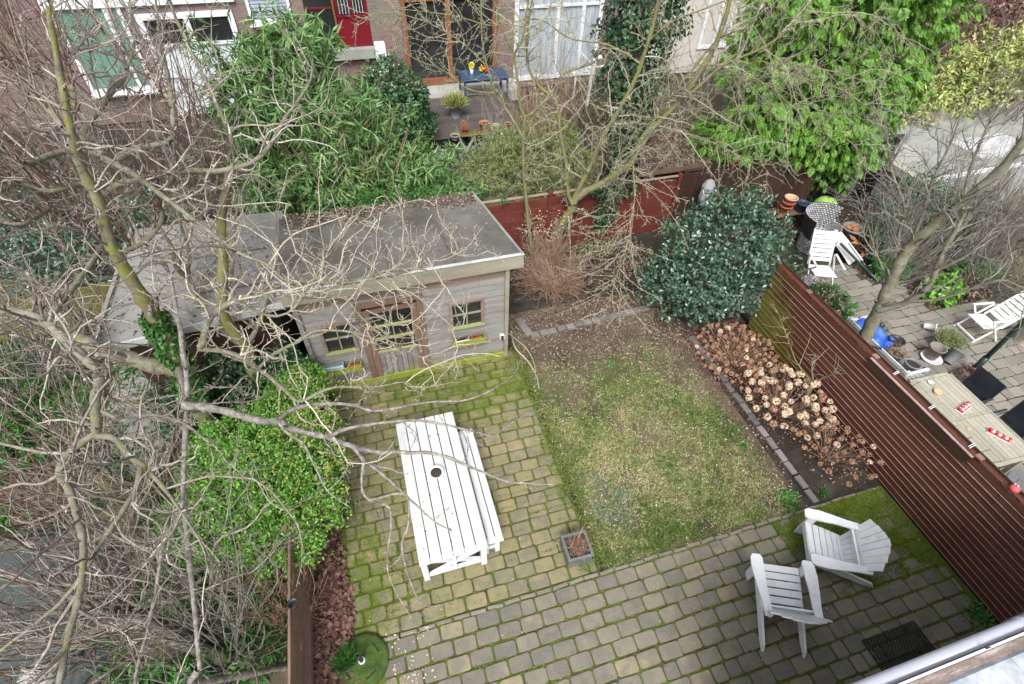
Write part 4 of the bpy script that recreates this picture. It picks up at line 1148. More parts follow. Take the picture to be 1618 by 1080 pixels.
gp = small_pot('grass_pot', 'potted tuft of bright green grass on the mossy parasol base', 'potted plant', (-1.47, 2.10, .03), .12, .13, 'pot_dark')
pb = thing('zinc_planter', 'square grey zinc planter of dead brown heather at the lawn corner', 'planter', (1.97, 2.62, .03), R(-2))
for (c, d) in (((0, -.175, .16), (.37, .018, .31)), ((0, .175, .16), (.37, .018, .31)), ((-.176, 0, .16), (.018, .33, .31)), ((.176, 0, .16), (.018, .33, .31))):
    MB().box(c, d, bev=.003).build('panel', 'zinc', pb)
for (c, d) in (((0, -.18, .318), (.40, .04, .014)), ((0, .18, .318), (.40, .04, .014)), ((-.18, 0, .318), (.04, .32, .014)), ((.18, 0, .318), (.04, .32, .014))):
    MB().box(c, d, bev=.002).build('rim', 'zinc', pb)
MB().box((0, 0, .15), (.33, .33, .24)).build('potting_soil', 'soil', pb)

# ------------------------------------------------------------------ trees
def tree(name, label, limbs, trunk_n, m_trunk, m_limb, m_twig, loc, lv1, lv2, lv3, group=None, sides=(12, 5, 3), wobble=.012, dmin=3.0, extra=None):
    t = thing(name, label, 'tree', (0, 0, 0), group=group)
    Ps, Rs = [], []
    for i, (pts, a, b) in enumerate(limbs):
        K = max(12, len(pts) * 4)
        P, rr = catmull(pts, (a, b), K)
        P = P + np.cumsum(rng.normal(size=P.shape), axis=0) * wobble * .3 * np.minimum(1, a * 20)
        rr = rr * (1 + .10 * np.sin(np.arange(K) * 1.9 + i) + .05 * rng.normal(size=K))
        P2, r2 = catmull(P, (a, b), 24)
        V, F = tubes(P[None], rr[None], sides[0] if i < trunk_n else 8)
        # lumpy bark
        V = V + rng.normal(size=V.shape) * (.004 if i < trunk_n else .0015)
        link('trunk' if i < trunk_n else 'limb', mesh_from('trunk' if i < trunk_n else 'limb', V, F4=F, mats=(m_trunk if i < trunk_n else m_limb,), smooth=True), t)
        Ps.append(P2)
        Rs.append(np.interp(np.linspace(0, 1, 24), np.linspace(0, 1, K), rr))
    P0, R0 = np.stack(Ps), np.stack(Rs)
    parts = []
    B1, Q1 = branch(P0, R0, *lv1[0], **lv1[1])
    B1, Q1 = keep_clear(B1, Q1, dmin)
    parts.append(tubes(B1, Q1, sides[1]))
    B2, Q2 = branch(B1, Q1, *lv2[0], **lv2[1])
    B2b, Q2b = branch(P0, R0, lv2[0][0] * .35, lv2[0][1], **lv2[1])
    B2, Q2 = np.vstack([B2, B2b]), np.vstack([Q2, Q2b])
    B2, Q2 = keep_clear(B2, Q2, dmin)
    parts.append(tubes(B2, Q2, sides[2]))
    for src in ((B1, Q1), (B2, Q2)):
        B3, Q3 = branch(*src, *lv3[0], **lv3[1])
        B3, Q3 = keep_clear(B3, Q3, dmin)
        parts.append(tubes(B3, Q3, 3))
    V, F = join(parts)
    o = link('twigs', mesh_from('twigs', V, F4=F, mats=(m_twig,)), t)
    o['kind'] = 'stuff'
    return t, (P0, R0), (B1, Q1)

spur = ((9, (.02, .07)), dict(K=3, t0=.05, fwd=.5, out=.9, upb=.15, wob=.2, rmin=.0032, rs=.9, taper=.9))
tA, (PA, RA), _ = tree('pear_tree', 'tall leaning bare tree with mossy ivy wrapped trunk filling the left side', LIMBS['A'], 1, 'bark_mossier', 'bark_moss', 'twig', None,
     ((6.5, (.5, 2.1)), dict(K=11, t0=.08, fwd=.5, out=.9, upb=.22, wob=.24, rmin=.0052, rmax=.014, curl=.10)),
     ((6.0, (.12, .6)), dict(K=6, t0=.1, fwd=.6, out=.8, upb=.2, wob=.28, rmin=.0034, curl=.05)), spur)
# long straight water shoots at the top left
shoots = [l for l in LIMBS['A'][9:15]]
SP = np.stack([catmull(p, (a, b), 12)[0] for p, a, b in shoots])
SR = np.full((len(shoots), 12), .02)
B, Q = branch(SP, SR, 12, (.9, 2.3), K=8, t0=.05, fwd=.3, out=.4, upb=.9, wob=.07, rmin=.006, rmax=.013, taper=.3)
B, Q = keep_clear(B, Q)
B2, Q2 = branch(B, Q, 2.6, (.08, .4), K=5, fwd=.6, out=.8, upb=.2, wob=.2, rmin=.0022)
B3, Q3 = branch(B, Q, 8, (.015, .04), K=3, rmin=.002)
V, F = join([tubes(B, Q, 4), tubes(B2, Q2, 3), tubes(B3, Q3, 3)])
o = link('water_shoots', mesh_from('water_shoots', V, F4=F, mats=('twig_red',)), tA)
o['kind'] = 'stuff'
# ivy wrapping the trunk
def ivy_on(P, rr, n, ln, name, m, parent, spread=1.25):
    i = rng.integers(0, len(P) - 1, n)
    fr = rng.random(n)[:, None]
    p = P[i] * (1 - fr) + P[i + 1] * fr
    d = rng.normal(size=(n, 3))
    tan = unit(P[i + 1] - P[i])
    d = unit(d - (d * tan).sum(1, keepdims=True) * tan)
    q = p + d * (rr[i] * spread * (1 + .35 * rng.random(n)))[:, None]
    D = unit(d * .35 + rng.normal(size=(n, 3)) * .5 + np.array([0, 0, -.5]))
    V, F = leaves_mesh(q, D, d + rng.normal(size=(n, 3)) * .25, np.full(n, ln) * (.7 + .6 * rng.random(n)), np.full(n, ln * .9), shape=.35)
    o = link(name, mesh_from(name, V, F3=F, mats=(m,)), parent)
    o['kind'] = 'stuff'
Pt, rr_ = catmull(LIMBS['A'][0][0], (.155, .02), 70)
ivy_on(Pt[12:32], rr_[12:32], 1300, .075, 'ivy_leaves', 'ivy_bright', tA)
tree('pear_tree', 'bare spreading tree whose long low limb reaches over the white table', LIMBS['B'], 1, 'bark_pale', 'bark_pale', 'twig', None,
     ((2.2, (.25, 1.0)), dict(K=8, t0=.15, fwd=.7, out=.8, upb=.0, wob=.26, rmin=.005, rmax=.011, curl=.09)),
     ((4.5, (.06, .32)), dict(K=5, t0=.1, fwd=.6, out=.8, upb=.1, wob=.26, rmin=.0034)), ((14, (.02, .055)), dict(K=3, rmin=.0042, rs=.9, taper=.9)), sides=(9, 5, 3))
tree('pear_tree', 'many stemmed mossy bare tree reaching over the shed roof', LIMBS['F'], 1, 'bark_mossier', 'bark_moss', 'twig_pale', None,
     ((5.0, (.4, 1.8)), dict(K=10, t0=.05, fwd=.5, out=.9, upb=.22, wob=.25, rmin=.0065, rmax=.017, curl=.10)),
     ((5.5, (.1, .5)), dict(K=6, t0=.1, fwd=.6, out=.8, upb=.2, wob=.28, rmin=.0042)), spur)
spur2 = ((18, (.02, .075)), dict(K=3, t0=.02, fwd=.6, out=.9, upb=.1, wob=.3, rmin=.0042, rs=.9, taper=.9))
tree('apple_tree', 'bare forked tree with yellow green bark standing before the red fence', LIMBS['C'], 1, 'bark_mossier', 'bark_mossier', 'twig_yellow', None,
     ((9.0, (.5, 2.0)), dict(K=11, t0=.12, fwd=.6, out=.9, upb=-.10, wob=.16, rmin=.0055, rmax=.012, curl=.03)),
     ((6.5, (.1, .55)), dict(K=6, t0=.1, fwd=.5, out=.8, upb=-.3, wob=.2, rmin=.004)), spur2)
tree('apple_tree', 'slim dark barked bare tree between the shed roof corner and the forked tree', LIMBS['N'], 1, 'bark_mossier', 'bark_mossier', 'twig_yellow', None,
     ((6.5, (.3, 1.2)), dict(K=9, t0=.2, fwd=.7, out=.9, upb=-.05, wob=.18, rmin=.0055, rmax=.010, curl=.03)),
     ((6.0, (.1, .4)), dict(K=6, t0=.1, fwd=.5, out=.8, upb=-.2, wob=.2, rmin=.004)), spur2)
tree('plum_tree', 'leaning bare tree rising behind the dark slatted fence in the paved neighbouring garden', LIMBS['R'], 1, 'bark_moss', 'bark_moss', 'twig_grey', None,
     ((9.5, (.4, 1.6)), dict(K=8, t0=.3, fwd=.6, out=.8, upb=.2, wob=.16, rmin=.0055, rmax=.014, curl=.03)),
     ((9.0, (.12, .6)), dict(K=6, t0=.1, fwd=.7, out=.7, upb=.1, wob=.18, rmin=.004)), ((6, (.02, .09)), dict(K=3, rmin=.0025)))
# sawn stubs
def brush(name, label, cat, base, n, h, spread, m, r=.006, lean=(0, 0), lv=(3, (.15, .5)), lv2=(5, (.05, .2)), wob=.14, foot=.12, K=9, group=None, upw=.12, arch=0.0):
    """twiggy shrub: n stems fanning out of one foot"""
    t = thing(name, label, cat, base, group=group)
    n = int(n * 1.35)
    P = np.zeros((n, K, 3))
    a = rng.random(n) * 2 * PI
    P[:, 0, 0] = np.cos(a) * foot * rng.random(n)
    P[:, 0, 1] = np.sin(a) * foot * rng.random(n)
    d = unit(np.stack([np.cos(a) * spread * rng.random(n) ** .6 + lean[0], np.sin(a) * spread * rng.random(n) ** .6 + lean[1], np.ones(n)], -1))
    ln = h * (.55 + .6 * rng.random(n))
    for k in range(1, K):
        d = unit(d + rng.normal(size=(n, 3)) * wob + np.array([0, 0, upw - arch * k / K]))
        P[:, k] = P[:, k - 1] + d * (ln / (K - 1))[:, None]
    P[:, :, 2] = np.maximum(P[:, :, 2], .01)
    r = r * 1.15
    rr = np.maximum(r * (1 - .7 * np.linspace(0, 1, K))[None] * (.7 + .5 * rng.random(n))[:, None], .002)
    B, Q = branch(P, rr, *lv, K=6, t0=.2, fwd=.8, out=.6, upb=.15, wob=.2, rmin=.0032)
    B2, Q2 = branch(B, Q, *lv2, K=4, t0=.1, fwd=.6, out=.7, upb=.1, wob=.2, rmin=.0026)
    V, F = join([tubes(P, rr, 5), tubes(B, Q, 3), tubes(B2, Q2, 3)])
    o = link('stems', mesh_from('stems', V, F4=F, mats=(m,)), t)
    o['kind'] = 'stuff'
    return t, P

# bare tangle on the far left
TG = 'bare shrubs tangled on the left'
brush('bare_shrub', 'grey bare shrub thicket over the little pond in the bottom left corner', 'shrub', (-4.7, 3.4, 0), 34, 2.6, .8, 'twig', r=.016, lean=(.15, -.05), lv=(3.2, (.3, 1.1)), wob=.12, foot=.5, group=TG)
brush('bare_shrub', 'bare shrub of tall grey stems just left of the board fence', 'shrub', (-3.0, 2.6, 0), 36, 2.3, .7, 'twig_grey', r=.013, lean=(.1, 0), lv=(3.2, (.3, .9)), wob=.11, foot=.45, group=TG)
brush('bare_shrub', 'reddish brown twiggy shrub beside the board fence and its leaf filled bed', 'shrub', (-2.2, 3.0, 0), 60, 1.25, .6, 'twig_tan', r=.006, lean=(.1, .0), lv=(3, (.2, .5)), wob=.1, foot=.35, group=TG)
brush('bare_shrub', 'dark brown bare shrub below the arching pale limb at the left edge', 'shrub', (-5.6, 5.6, 0), 28, 2.2, 1.1, 'twig_red', r=.014, lean=(.1, 0), lv=(3.2, (.3, 1.0)), wob=.14, foot=.6, group=TG)
brush('bare_shrub', 'bare shrub between the grey felt roof and the bright hedge', 'shrub', (-4.2, 5.4, 0), 34, 1.9, .9, 'twig', r=.012, lean=(0, 0), lv=(3.2, (.3, .8)), wob=.14, foot=.5, group=TG)
brush('bare_shrub', 'bare shrub at the left edge beside the low mossy planks', 'shrub', (-7.0, 8.4, 0), 36, 2.6, 1.0, 'twig_grey', r=.015, lean=(.1, 0), lv=(3.0, (.3, 1.1)), wob=.14, foot=.7, group=TG)
brush('bare_shrub', 'fine twigged red brown shrub in the top left before the brick wall', 'shrub', (-6.6, 13.0, 0), 26, 4.2, .6, 'twig_red', r=.02, lean=(0, 0), lv=(2.4, (.5, 1.6)), wob=.10, foot=.9, group=TG)
brush('bare_shrub', 'bare shrub behind the grey felt roof beside the bamboo', 'shrub', (-3.6, 11.0, 0), 30, 3.4, .6, 'twig_dark', r=.016, lv=(2.6, (.4, 1.2)), wob=.12, foot=.7, group=TG)

brush('bare_shrub', 'tall upright bare shoots before the white framed doors at the upper left', 'shrub', (-4.4, 15.5, 0), 18, 4.6, .5, 'twig_red', r=.018, lv=(2.6, (.4, 1.4)), wob=.09, foot=.9, group=TG)
brush('bare_shrub', 'tall grey bare shoots before the green curtained window', 'shrub', (-7.4, 16.0, 0), 18, 4.4, .5, 'twig_grey', r=.018, lv=(2.6, (.4, 1.4)), wob=.09, foot=.9, group=TG)
brush('bare_shrub', 'twiggy buff thicket between the deck and the feathery shrubs', 'shrub', (6.4, 13.6, 0), 60, 2.4, .9, 'twig_tan', r=.008, lv=(4, (.2, .7)), wob=.15, foot=.6)
# broad crowned bare trees whose thick grey boughs weave over the bottom left
BT = 'small bare trees in the bottom left garden'
for (x, y, h, sp, ln_, lab) in ((-4.3, 3.6, 3.6, .75, (.1, 0), 'small bare tree with thick grey boughs over the pond'), (-3.3, 3.2, 3.2, .7, (.15, .05), 'small bare tree with crossing grey boughs left of the board fence'),
                       (-5.4, 6.2, 3.4, .9, (.15, -.05), 'small bare tree with twisted boughs at the left edge below the big limb'), (-4.6, 8.6, 4.2, .7, (.1, 0), 'small bare tree growing beside the grey felt roof')):
    brush('bare_tree', lab, 'tree', (x, y, 0), 10, h, sp, 'twig', r=.018, lean=ln_, lv=(4.2, (.4, 1.4)), lv2=(8, (.1, .5)), wob=.17, foot=.25, K=12, group=BT, upw=.06, arch=.05)

# bright hedge
hd = thing('pieris_hedge', 'bright green rounded leafy shrub beside the mossy patio left of the white table', 'hedge', (-2.3, 4.7, 0))
HB = [(-2.15, 4.85, .75, .95, 1.25, .62), (-1.9, 5.75, .80, .62, .85, .55), (-2.6, 4.25, .72, .82, .85, .58), (-2.0, 3.95, .72, .72, .75, .55), (-2.9, 5.2, .7, .7, .9, .5), (-3.3, 4.4, .5, .6, .7, .4), (-1.75, 6.2, 1.0, .45, .5, .4)]
HB = [(x + 2.3, y - 4.7, z, a, b, c) for x, y, z, a, b, c in HB]
foliage('leaves', HB, 42000, .060, .031, 'hedge_leaf', hd, outw=.55, rnd=.7, cl=7, clr=.035, lump=.17, r0=.76, inner=.2, low=-.3, fold=.12)
foliage('leaf_tips', [(HB[0][0] + .28, HB[0][1] + .0, HB[0][2] + .0, .72, 1.2, .64), (HB[1][0] + .2, HB[1][1] + .1, HB[1][2], .5, .8, .58)], 3600, .045, .022, 'hedge_tip', hd, outw=.5, rnd=.6, cl=5, clr=.02, lump=.12, r0=.94, inner=0, low=-.2)
kk = MB()
for x, y, z, a, b_, c in HB[:4]:
    for i in range(9):
        kk.cyl((x + random.uniform(-.1, .1), y + random.uniform(-.1, .1), 0), (x + random.uniform(-.8, .8) * a, y + random.uniform(-.8, .8) * b_, z + random.uniform(.1, .6) * c), .014, .005, n=5)
kk.build('branches', 'bark_moss', hd)

# dark glossy evergreen
cm = thing('camellia_shrub', 'large dark glossy evergreen shrub in the corner by the mossy end of the slatted fence', 'shrub', (6.9, 7.3, 0))
CB = [(.1, .1, 1.9, 1.0, .75, .75), (-.5, -.45, .7, .9, .6, .65), (0, 0, 1.15, 1.25, .95, 1.0), (-.7, -.25, .95, .95, .7, .75), (.5, .2, 1.55, .85, .75, .75), (-.2, .1, 1.75, .8, .65, .6), (.35, -.55, .8, .85, .55, .7), (-1.05, .1, .85, .6, .5, .5), (.9, -.2, 1.35, .62, .6, .7)]
foliage('leaves', CB, 19000, .100, .058, 'laurel_leaf', cm, outw=.6, rnd=.65, cl=7, clr=.045, lump=.30, r0=.74, inner=.2, low=-.75, fold=.10, shape=.5)
kk = MB()
for i in range(40):
    a = random.uniform(0, 2 * PI)
    r = random.uniform(.2, 1.0)
    kk.cyl((random.uniform(-.15, .15), random.uniform(-.15, .15), 0), (math.cos(a) * r, math.sin(a) * r * .7, random.uniform(.6, 1.9)), .018, .005, n=5)
kk.build('branches', 'bark_moss', cm)

# bamboo
bm = thing('bamboo', 'tall dense bamboo clump drooping over the back of the shed roof', 'bamboo', (-.6, 11.2, 0))
BB = [(-.3, 0, 3.3, 1.35, .9, 1.5), (-1.2, .1, 3.9, .95, .8, 1.2), (.6, .2, 2.6, 1.3, .9, 1.2), (1.5, .0, 1.9, 1.2, .8, .9), (-1.3, -.3, 2.4, .8, .8, 1.2), (0, -.6, 2.0, 1.2, .6, 1.0), (2.4, -.3, 1.2, .9, .6, .6), (-.3, .5, 4.5, .9, .6, .8)]
foliage('leaves', BB, 25000, .27, .042, 'bamboo_leaf', bm, outw=.35, rnd=.8, down=.40, cl=8, clr=.12, clusters_fan=True, lump=.22, r0=.5, inner=.3, fold=.1, shape=.3)
n = 70
P = np.zeros((n, 10, 3))
a = rng.random(n) * 2 * PI
P[:, 0, 0] = np.cos(a) * .9 * rng.random(n) + .2
P[:, 0, 1] = np.sin(a) * .5 * rng.random(n)
d = unit(np.stack([rng.normal(size=n) * .14, rng.normal(size=n) * .12 - .05, np.ones(n)], -1))
for k in range(1, 10):
    d = unit(d + np.stack([np.cos(a) * .02 * k, np.sin(a) * .01 * k - .01, np.zeros(n)], -1) * .4)
    P[:, k] = P[:, k - 1] + d * (rng.uniform(2.6, 4.2, n) / 9)[:, None]
V, F = tubes(P, np.repeat((.014 * (1 - .6 * np.linspace(0, 1, 10)))[None], n, 0), 5)
o = link('canes', mesh_from('canes', V, F4=F, mats=('twig_tan',)), bm)
o['kind'] = 'stuff'
# lower bamboo shoots along the shed back
b2 = thing('bamboo', 'low spreading bamboo tufts at the shed roof corner beside the red fence', 'bamboo', (1.4, 10.6, 0))
foliage('leaves', [(0, 0, 1.0, 1.2, .5, .6), (-1.2, -.1, 1.3, .8, .4, .6), (.9, .2, .7, .8, .5, .5)], 5200, .24, .036, 'bamboo_leaf', b2, outw=.4, rnd=.8, down=.2, cl=9, clr=.1, clusters_fan=True, lump=.2, r0=.6, fold=.1, shape=.3)
iv = thing('ivy_mat', 'low ivy creeping over the back edge of the shed roof', 'ivy', (.2, 9.7, 0))
foliage('leaves', [(0, 0, 2.2, .9, .25, .22), (1.0, .1, 2.1, .6, .2, .2)], 1500, .06, .055, 'ivy_bright', iv, lump=.2)

# round clipped shrub by the house
t = thing('round_shrub', 'rounded glossy evergreen bush standing left of the wooden patio door', 'shrub', (1.35, 16.2, 0))
foliage('leaves', [(-.2, 0, 1.6, 1.05, .8, 1.15), (.1, .1, .9, 1.0, .8, .9)], 9000, .11, .08, 'ball_leaf', t, cl=5, clr=.05, lump=.1, r0=.82)

# conifer
cf = thing('conifer', 'huge bright green conifer with drooping feathery sprays in the upper right', 'tree', (12.0, 10.9, 0))
MB().cyl((0, .3, 0), (.1, .3, 8.0), .22, .08, n=10).build('trunk', 'bark_moss', cf, True)
FB = [(.1, 0, 3.4, 1.8, 1.3, 2.0), (-.3, 0, 5.6, 2.0, 1.4, 1.9), (-1.6, -.2, 2.5, 1.5, 1.0, .95), (-1.9, 0, 4.6, 1.5, 1.1, 1.6), (1.0, 0, 4.6, 1.2, 1.1, 1.8), (.7, -.5, 1.6, 1.2, .8, 1.0), (-2.7, -.1, 2.1, 1.0, .8, .55), (-.3, -.6, 2.3, 1.3, .8, 1.0), (1.2, -.1, 2.9, .95, .9, 1.25), (.2, 0, 7.4, 1.7, 1.2, 1.5)]
# sprays: each a drooping fan of 8 narrow leaflets
C, O = ellipsoid_pts(FB, 24000, r0=.72, lump=.22, inner=.22)
k = len(C)
main = unit(O * np.array([.8, .8, .3]) + rng.normal(size=C.shape) * .28 + np.array([0, 0, -.62]))
side = unit(np.cross(main, O + rng.normal(size=C.shape) * .2))
nrm = np.cross(side, main)
size = .215 * (.65 + .7 * rng.random(k))
PP, DD, UU, LL, WW = [], [], [], [], []
for j in range(11):
    s = (-1) ** j
    u = j / 11
    PP.append(C + main * (size * u * .8)[:, None] - nrm * (size * u * u * .15)[:, None])
    DD.append(main * (.75 + .2 * u) + side * s * (.62 if j < 10 else 0))
    UU.append(nrm)
    LL.append(size * (.66 - .38 * u))
    WW.append(size * .135)
V, F = leaves_mesh(np.vstack(PP), np.vstack(DD), np.vstack(UU), np.concatenate(LL), np.concatenate(WW), fold=.1)
o = link('foliage', mesh_from('foliage', V, F3=F, mats=('conifer_leaf',)), cf)
o['kind'] = 'stuff'
V, F = [], []
cc = MB()
for i in range(60):
    a = random.uniform(0, 2 * PI)
    z = random.uniform(1.2, 7.5)
    r = random.uniform(.6, 1.3)
    cc.cyl((0, .3, z), (math.cos(a) * r * 1.3, .3 + math.sin(a) * r, z - .1), .03, .008, n=5)
cc.build('branches', 'twig_tan', cf)

# ivy covered stem
t = thing('ivy_clad_trunk', 'tall dark ivy covered tree stem behind the red fence', 'tree', (6.95, 12.0, 0))
MB().cyl((0, 0, 0), (-.15, 0, 6.5), .2, .12, n=10).build('trunk', 'bark_moss', t, True)
foliage('ivy_leaves', [(.05, 0, .9, .5, .45, .95), (.0, 0, 2.2, .62, .5, 1.0), (-.15, 0, 3.5, .85, .6, 1.1), (-.2, 0, 5.0, 1.05, .7, 1.2), (-.1, 0, 6.2, .9, .6, .8)], 9000, .12, .10, 'ivy_leaf', t, outw=.3, rnd=.6, down=.5, lump=.2, r0=.78)
t = thing('ivy_patch', 'dark ivy hanging over the middle of the red fence', 'ivy', (5.55, 10.0, 0))
foliage('ivy_leaves', [(0, .05, .85, .34, .14, .6), (.25, .1, 1.45, .6, .22, .22), (-.15, .1, 1.5, .35, .2, .15)], 2000, .065, .055, 'ivy_leaf', t, outw=.3, rnd=.5, down=.5, lump=.2)
t = thing('ivy_sprig', 'small ivy sprig creeping over the left end of the red fence', 'ivy', (2.9, 10.08, 1.5))
foliage('ivy_leaves', [(0, 0, 0, .14, .08, .16)], 60, .07, .06, 'ivy_bright', t)

# feathery shrubs between the gardens
FG = 'feathery shrubs behind the red fence'
for i, (x, y, z, a, b_, c, lab, n_) in enumerate([
        (3.5, 12.0, 1.1, 1.1, .8, 1.1, 'feathery yellow green shrub behind the left end of the red fence', 11000),
        (4.9, 12.2, 1.1, 1.0, .8, 1.1, 'feathery olive shrub behind the middle of the red fence', 9000),
        (4.2, 13.6, .8, 1.0, .7, .8, 'tan and green grassy shrub between the terracotta pots and the red fence', 5000)]):
    t = thing('feathery_shrub', lab, 'shrub', (x, y, 0), group=FG)
    foliage('leaves', [(0, 0, z, a, b_, c), (.4, -.2, z * .7, a * .7, b_ * .7, c * .7)], n_, .16, .020, 'feather_leaf', t, outw=.5, rnd=.9, lump=.25, cl=8, clr=.05, clusters_fan=True)
brush('bare_shrub', 'pinkish bare twiggy shrub before the white framed doors', 'shrub', (5.6, 15.0, 0), 120, 2.8, .9, 'twig_tan', r=.008, lv=(3, (.3, .8)), wob=.13, foot=.5)
brush('bare_shrub', 'pale bare tangled twigs behind the left part of the red fence', 'shrub', (3.0, 11.2, 0), 60, 1.7, 1.0, 'twig_grey', r=.008, lv=(4, (.2, .7)), wob=.16, foot=.5)
brush('bare_shrub', 'pale twiggy thicket behind the right part of the red fence', 'shrub', (5.9, 11.2, 0), 50, 1.9, .9, 'twig_yellow', r=.008, lv=(4, (.2, .7)), wob=.16, foot=.5)
brush('bare_shrub', 'buff twiggy growth between the ivy clad stem and the conifer', 'shrub', (9.2, 14.0, 0), 60, 3.6, .6, 'twig_yellow', r=.012, lv=(3, (.3, .9)), wob=.14, foot=.9)

# brown leafless shrub in the front bed
brush('dormant_shrub', 'low reddish brown leafless shrub at the foot of the forked tree', 'shrub', (3.75, 8.75, 0), 190, 1.05, 2.4, 'twig_tan', r=.006, lv=(7, (.12, .5)), lv2=(7, (.04, .14)), wob=.24, foot=.35, arch=.12, upw=.05)
t, _P = brush('dormant_shrub', 'wispy pale brown shrub with seed heads against the red fence', 'shrub', (3.9, 9.7, 0), 60, 1.15, .8, 'twig_tan', r=.005, lv=(5, (.12, .4)), lv2=(6, (.04, .12)), wob=.12, foot=.3)
foliage('seed_heads', [(0, 0, 1.0, .8, .3, .35)], 260, .03, .03, 'hyd_pale', t)
t = thing('leafy_tuft', 'small green leafy growth at the foot of the red fence beside the evergreen', 'plant', (5.25, 9.6, 0))
foliage('leaves', [(0, 0, .3, .6, .3, .35)], 500, .05, .025, 'feather_leaf', t)

# hydrangea bushes with dried mop heads
def flower_head(r, seed, m):
    rg = np.random.default_rng(seed)
    n = 46
    d = unit(rg.normal(size=(n, 3)) * np.array([1, 1, .8]) + np.array([0, 0, .35]))
    V, F = leaves_mesh(d * r * .62, unit(np.cross(d, rg.normal(size=(n, 3)))) + d * .2, d, np.full(n, r * .55), np.full(n, r * .52), shape=.5)
    V2, F2 = leaves_mesh(d * r * .4, d, rg.normal(size=(n, 3)), np.full(n, r * .5), np.full(n, r * .45), shape=.5)
    return mesh_from('flower_head', np.vstack([V, V2]), F3=np.vstack([F, F2 + len(V)]), mats=(m,))
heads_b = [flower_head(.085, 50 + i, 'hyd_brown') for i in range(4)]
heads_p = [flower_head(.095, 70 + i, 'hyd_pale') for i in range(4)]
def hydrangea(label, base, n, spread, h, pale, gap_=.012, ks=(.5, .88), lean=(0, 0)):
    t = thing('hydrangea', label, 'hydrangea', (*base, 0), group='hydrangeas along the slatted fence')
    st = []
    for i in range(n):
        for _try in range(30):
            a = random.uniform(0, 2 * PI)
            rr = random.random() ** .5
            x, y = math.cos(a) * rr * spread[0] + lean[0], math.sin(a) * rr * spread[1] + lean[1]
            if all((x - q[3][0]) ** 2 + (y - q[3][1]) ** 2 > gap_ for q in st):
                break
        z = h * (1.05 - .45 * rr * rr) * random.uniform(.75, 1.05)
        st.append([(x * .15, y * .15, 0), (x * .4, y * .4, z * .4), (x * .75, y * .75, z * .75), (x, y, z)])
        hm = random.choice(heads_p if pale(base[0] + x, base[1] + y) else heads_b)
        o = link('flower_head', hm, t, (x, y, z), (random.gauss(0, .4), random.gauss(0, .4), random.uniform(0, 6)))
        k = random.uniform(*ks)
        o.scale = (k, k, k * random.uniform(.75, 1))
    P = np.stack([catmull(s, (.005, .003), 8)[0] for s in st])
    P[:, 1:-1] += rng.normal(size=P[:, 1:-1].shape) * .01
    rr = np.repeat(np.linspace(.006, .003, 8)[None], n, 0)
    B, Q = branch(P, rr, 4, (.08, .3), K=5, fwd=.7, out=.6, upb=.2, rmin=.002)
    V, F = join([tubes(P, rr, 4), tubes(B, Q, 3)])
    o = link('stems', mesh_from('stems', V, F4=F, mats=('twig_tan',)), t)
    o['kind'] = 'stuff'
    foliage('dead_leaves', [(0, 0, h * .35, spread[0] * .9, spread[1] * .9, h * .35)], 260, .05, .035, 'hyd_brown', t)
hydrangea('hydrangea of small rust brown dead flower heads beside the glossy evergreen', (6.55, 5.35), 120, (.80, .95), .60, lambda x, y: random.random() < .06, .010, (.46, .78))
hydrangea('hydrangea with the largest creamy beige dried flower heads', (6.68, 4.05), 66, (.74, .85), .82, lambda x, y: random.random() < .8, .018, (.66, 1.0))
hydrangea('sparse hydrangea with brown heads nearest the green mossy patio corner', (6.88, 2.95), 38, (.62, .75), .74, lambda x, y: random.random() < .08, .026, (.5, .8))

# thin leaning climber against the fence
t = thing('climber', 'thin pruned climber with a leaning dark stem against the slatted fence', 'plant', (7.2, 4.05, 0))
cl = [([(0, 0, 0), (.02, .05, .3), (.06, .12, .62)], .045, .04), ([(.06, .12, .62), (.02, .3, .9), (-.02, .35, 1.2)], .018, .008), ([(.06, .12, .62), (.1, .0, .9), (.08, -.15, 1.25)], .018, .007), ([(.05, .1, .6), (-.1, .5, .8), (-.05, 1.0, 1.0), (.0, 1.5, 1.2)], .012, .004)]
Ps = []
for i, (p, a, b_) in enumerate(cl):
    P, rr = catmull(p, (a, b_), 12)
    V, F = tubes(P[None], rr[None], 7)
    link('trunk' if i == 0 else 'limb', mesh_from('limb', V, F4=F, mats=('bark_mossier',), smooth=True), t)
    Ps.append(P)
B, Q = branch(np.stack(Ps), np.full((len(Ps), 12), .012), 9, (.2, .75), K=7, t0=.25, upb=.2, wob=.22, rmin=.003, rmax=.006)
B2, Q2 = branch(B, Q, 5, (.05, .2), K=4, rmin=.002)
V, F = join([tubes(B, Q, 4), tubes(B2, Q2, 3)])
o = link('twigs', mesh_from('twigs', V, F4=F, mats=('twig_yellow',)), t)
o['kind'] = 'stuff'

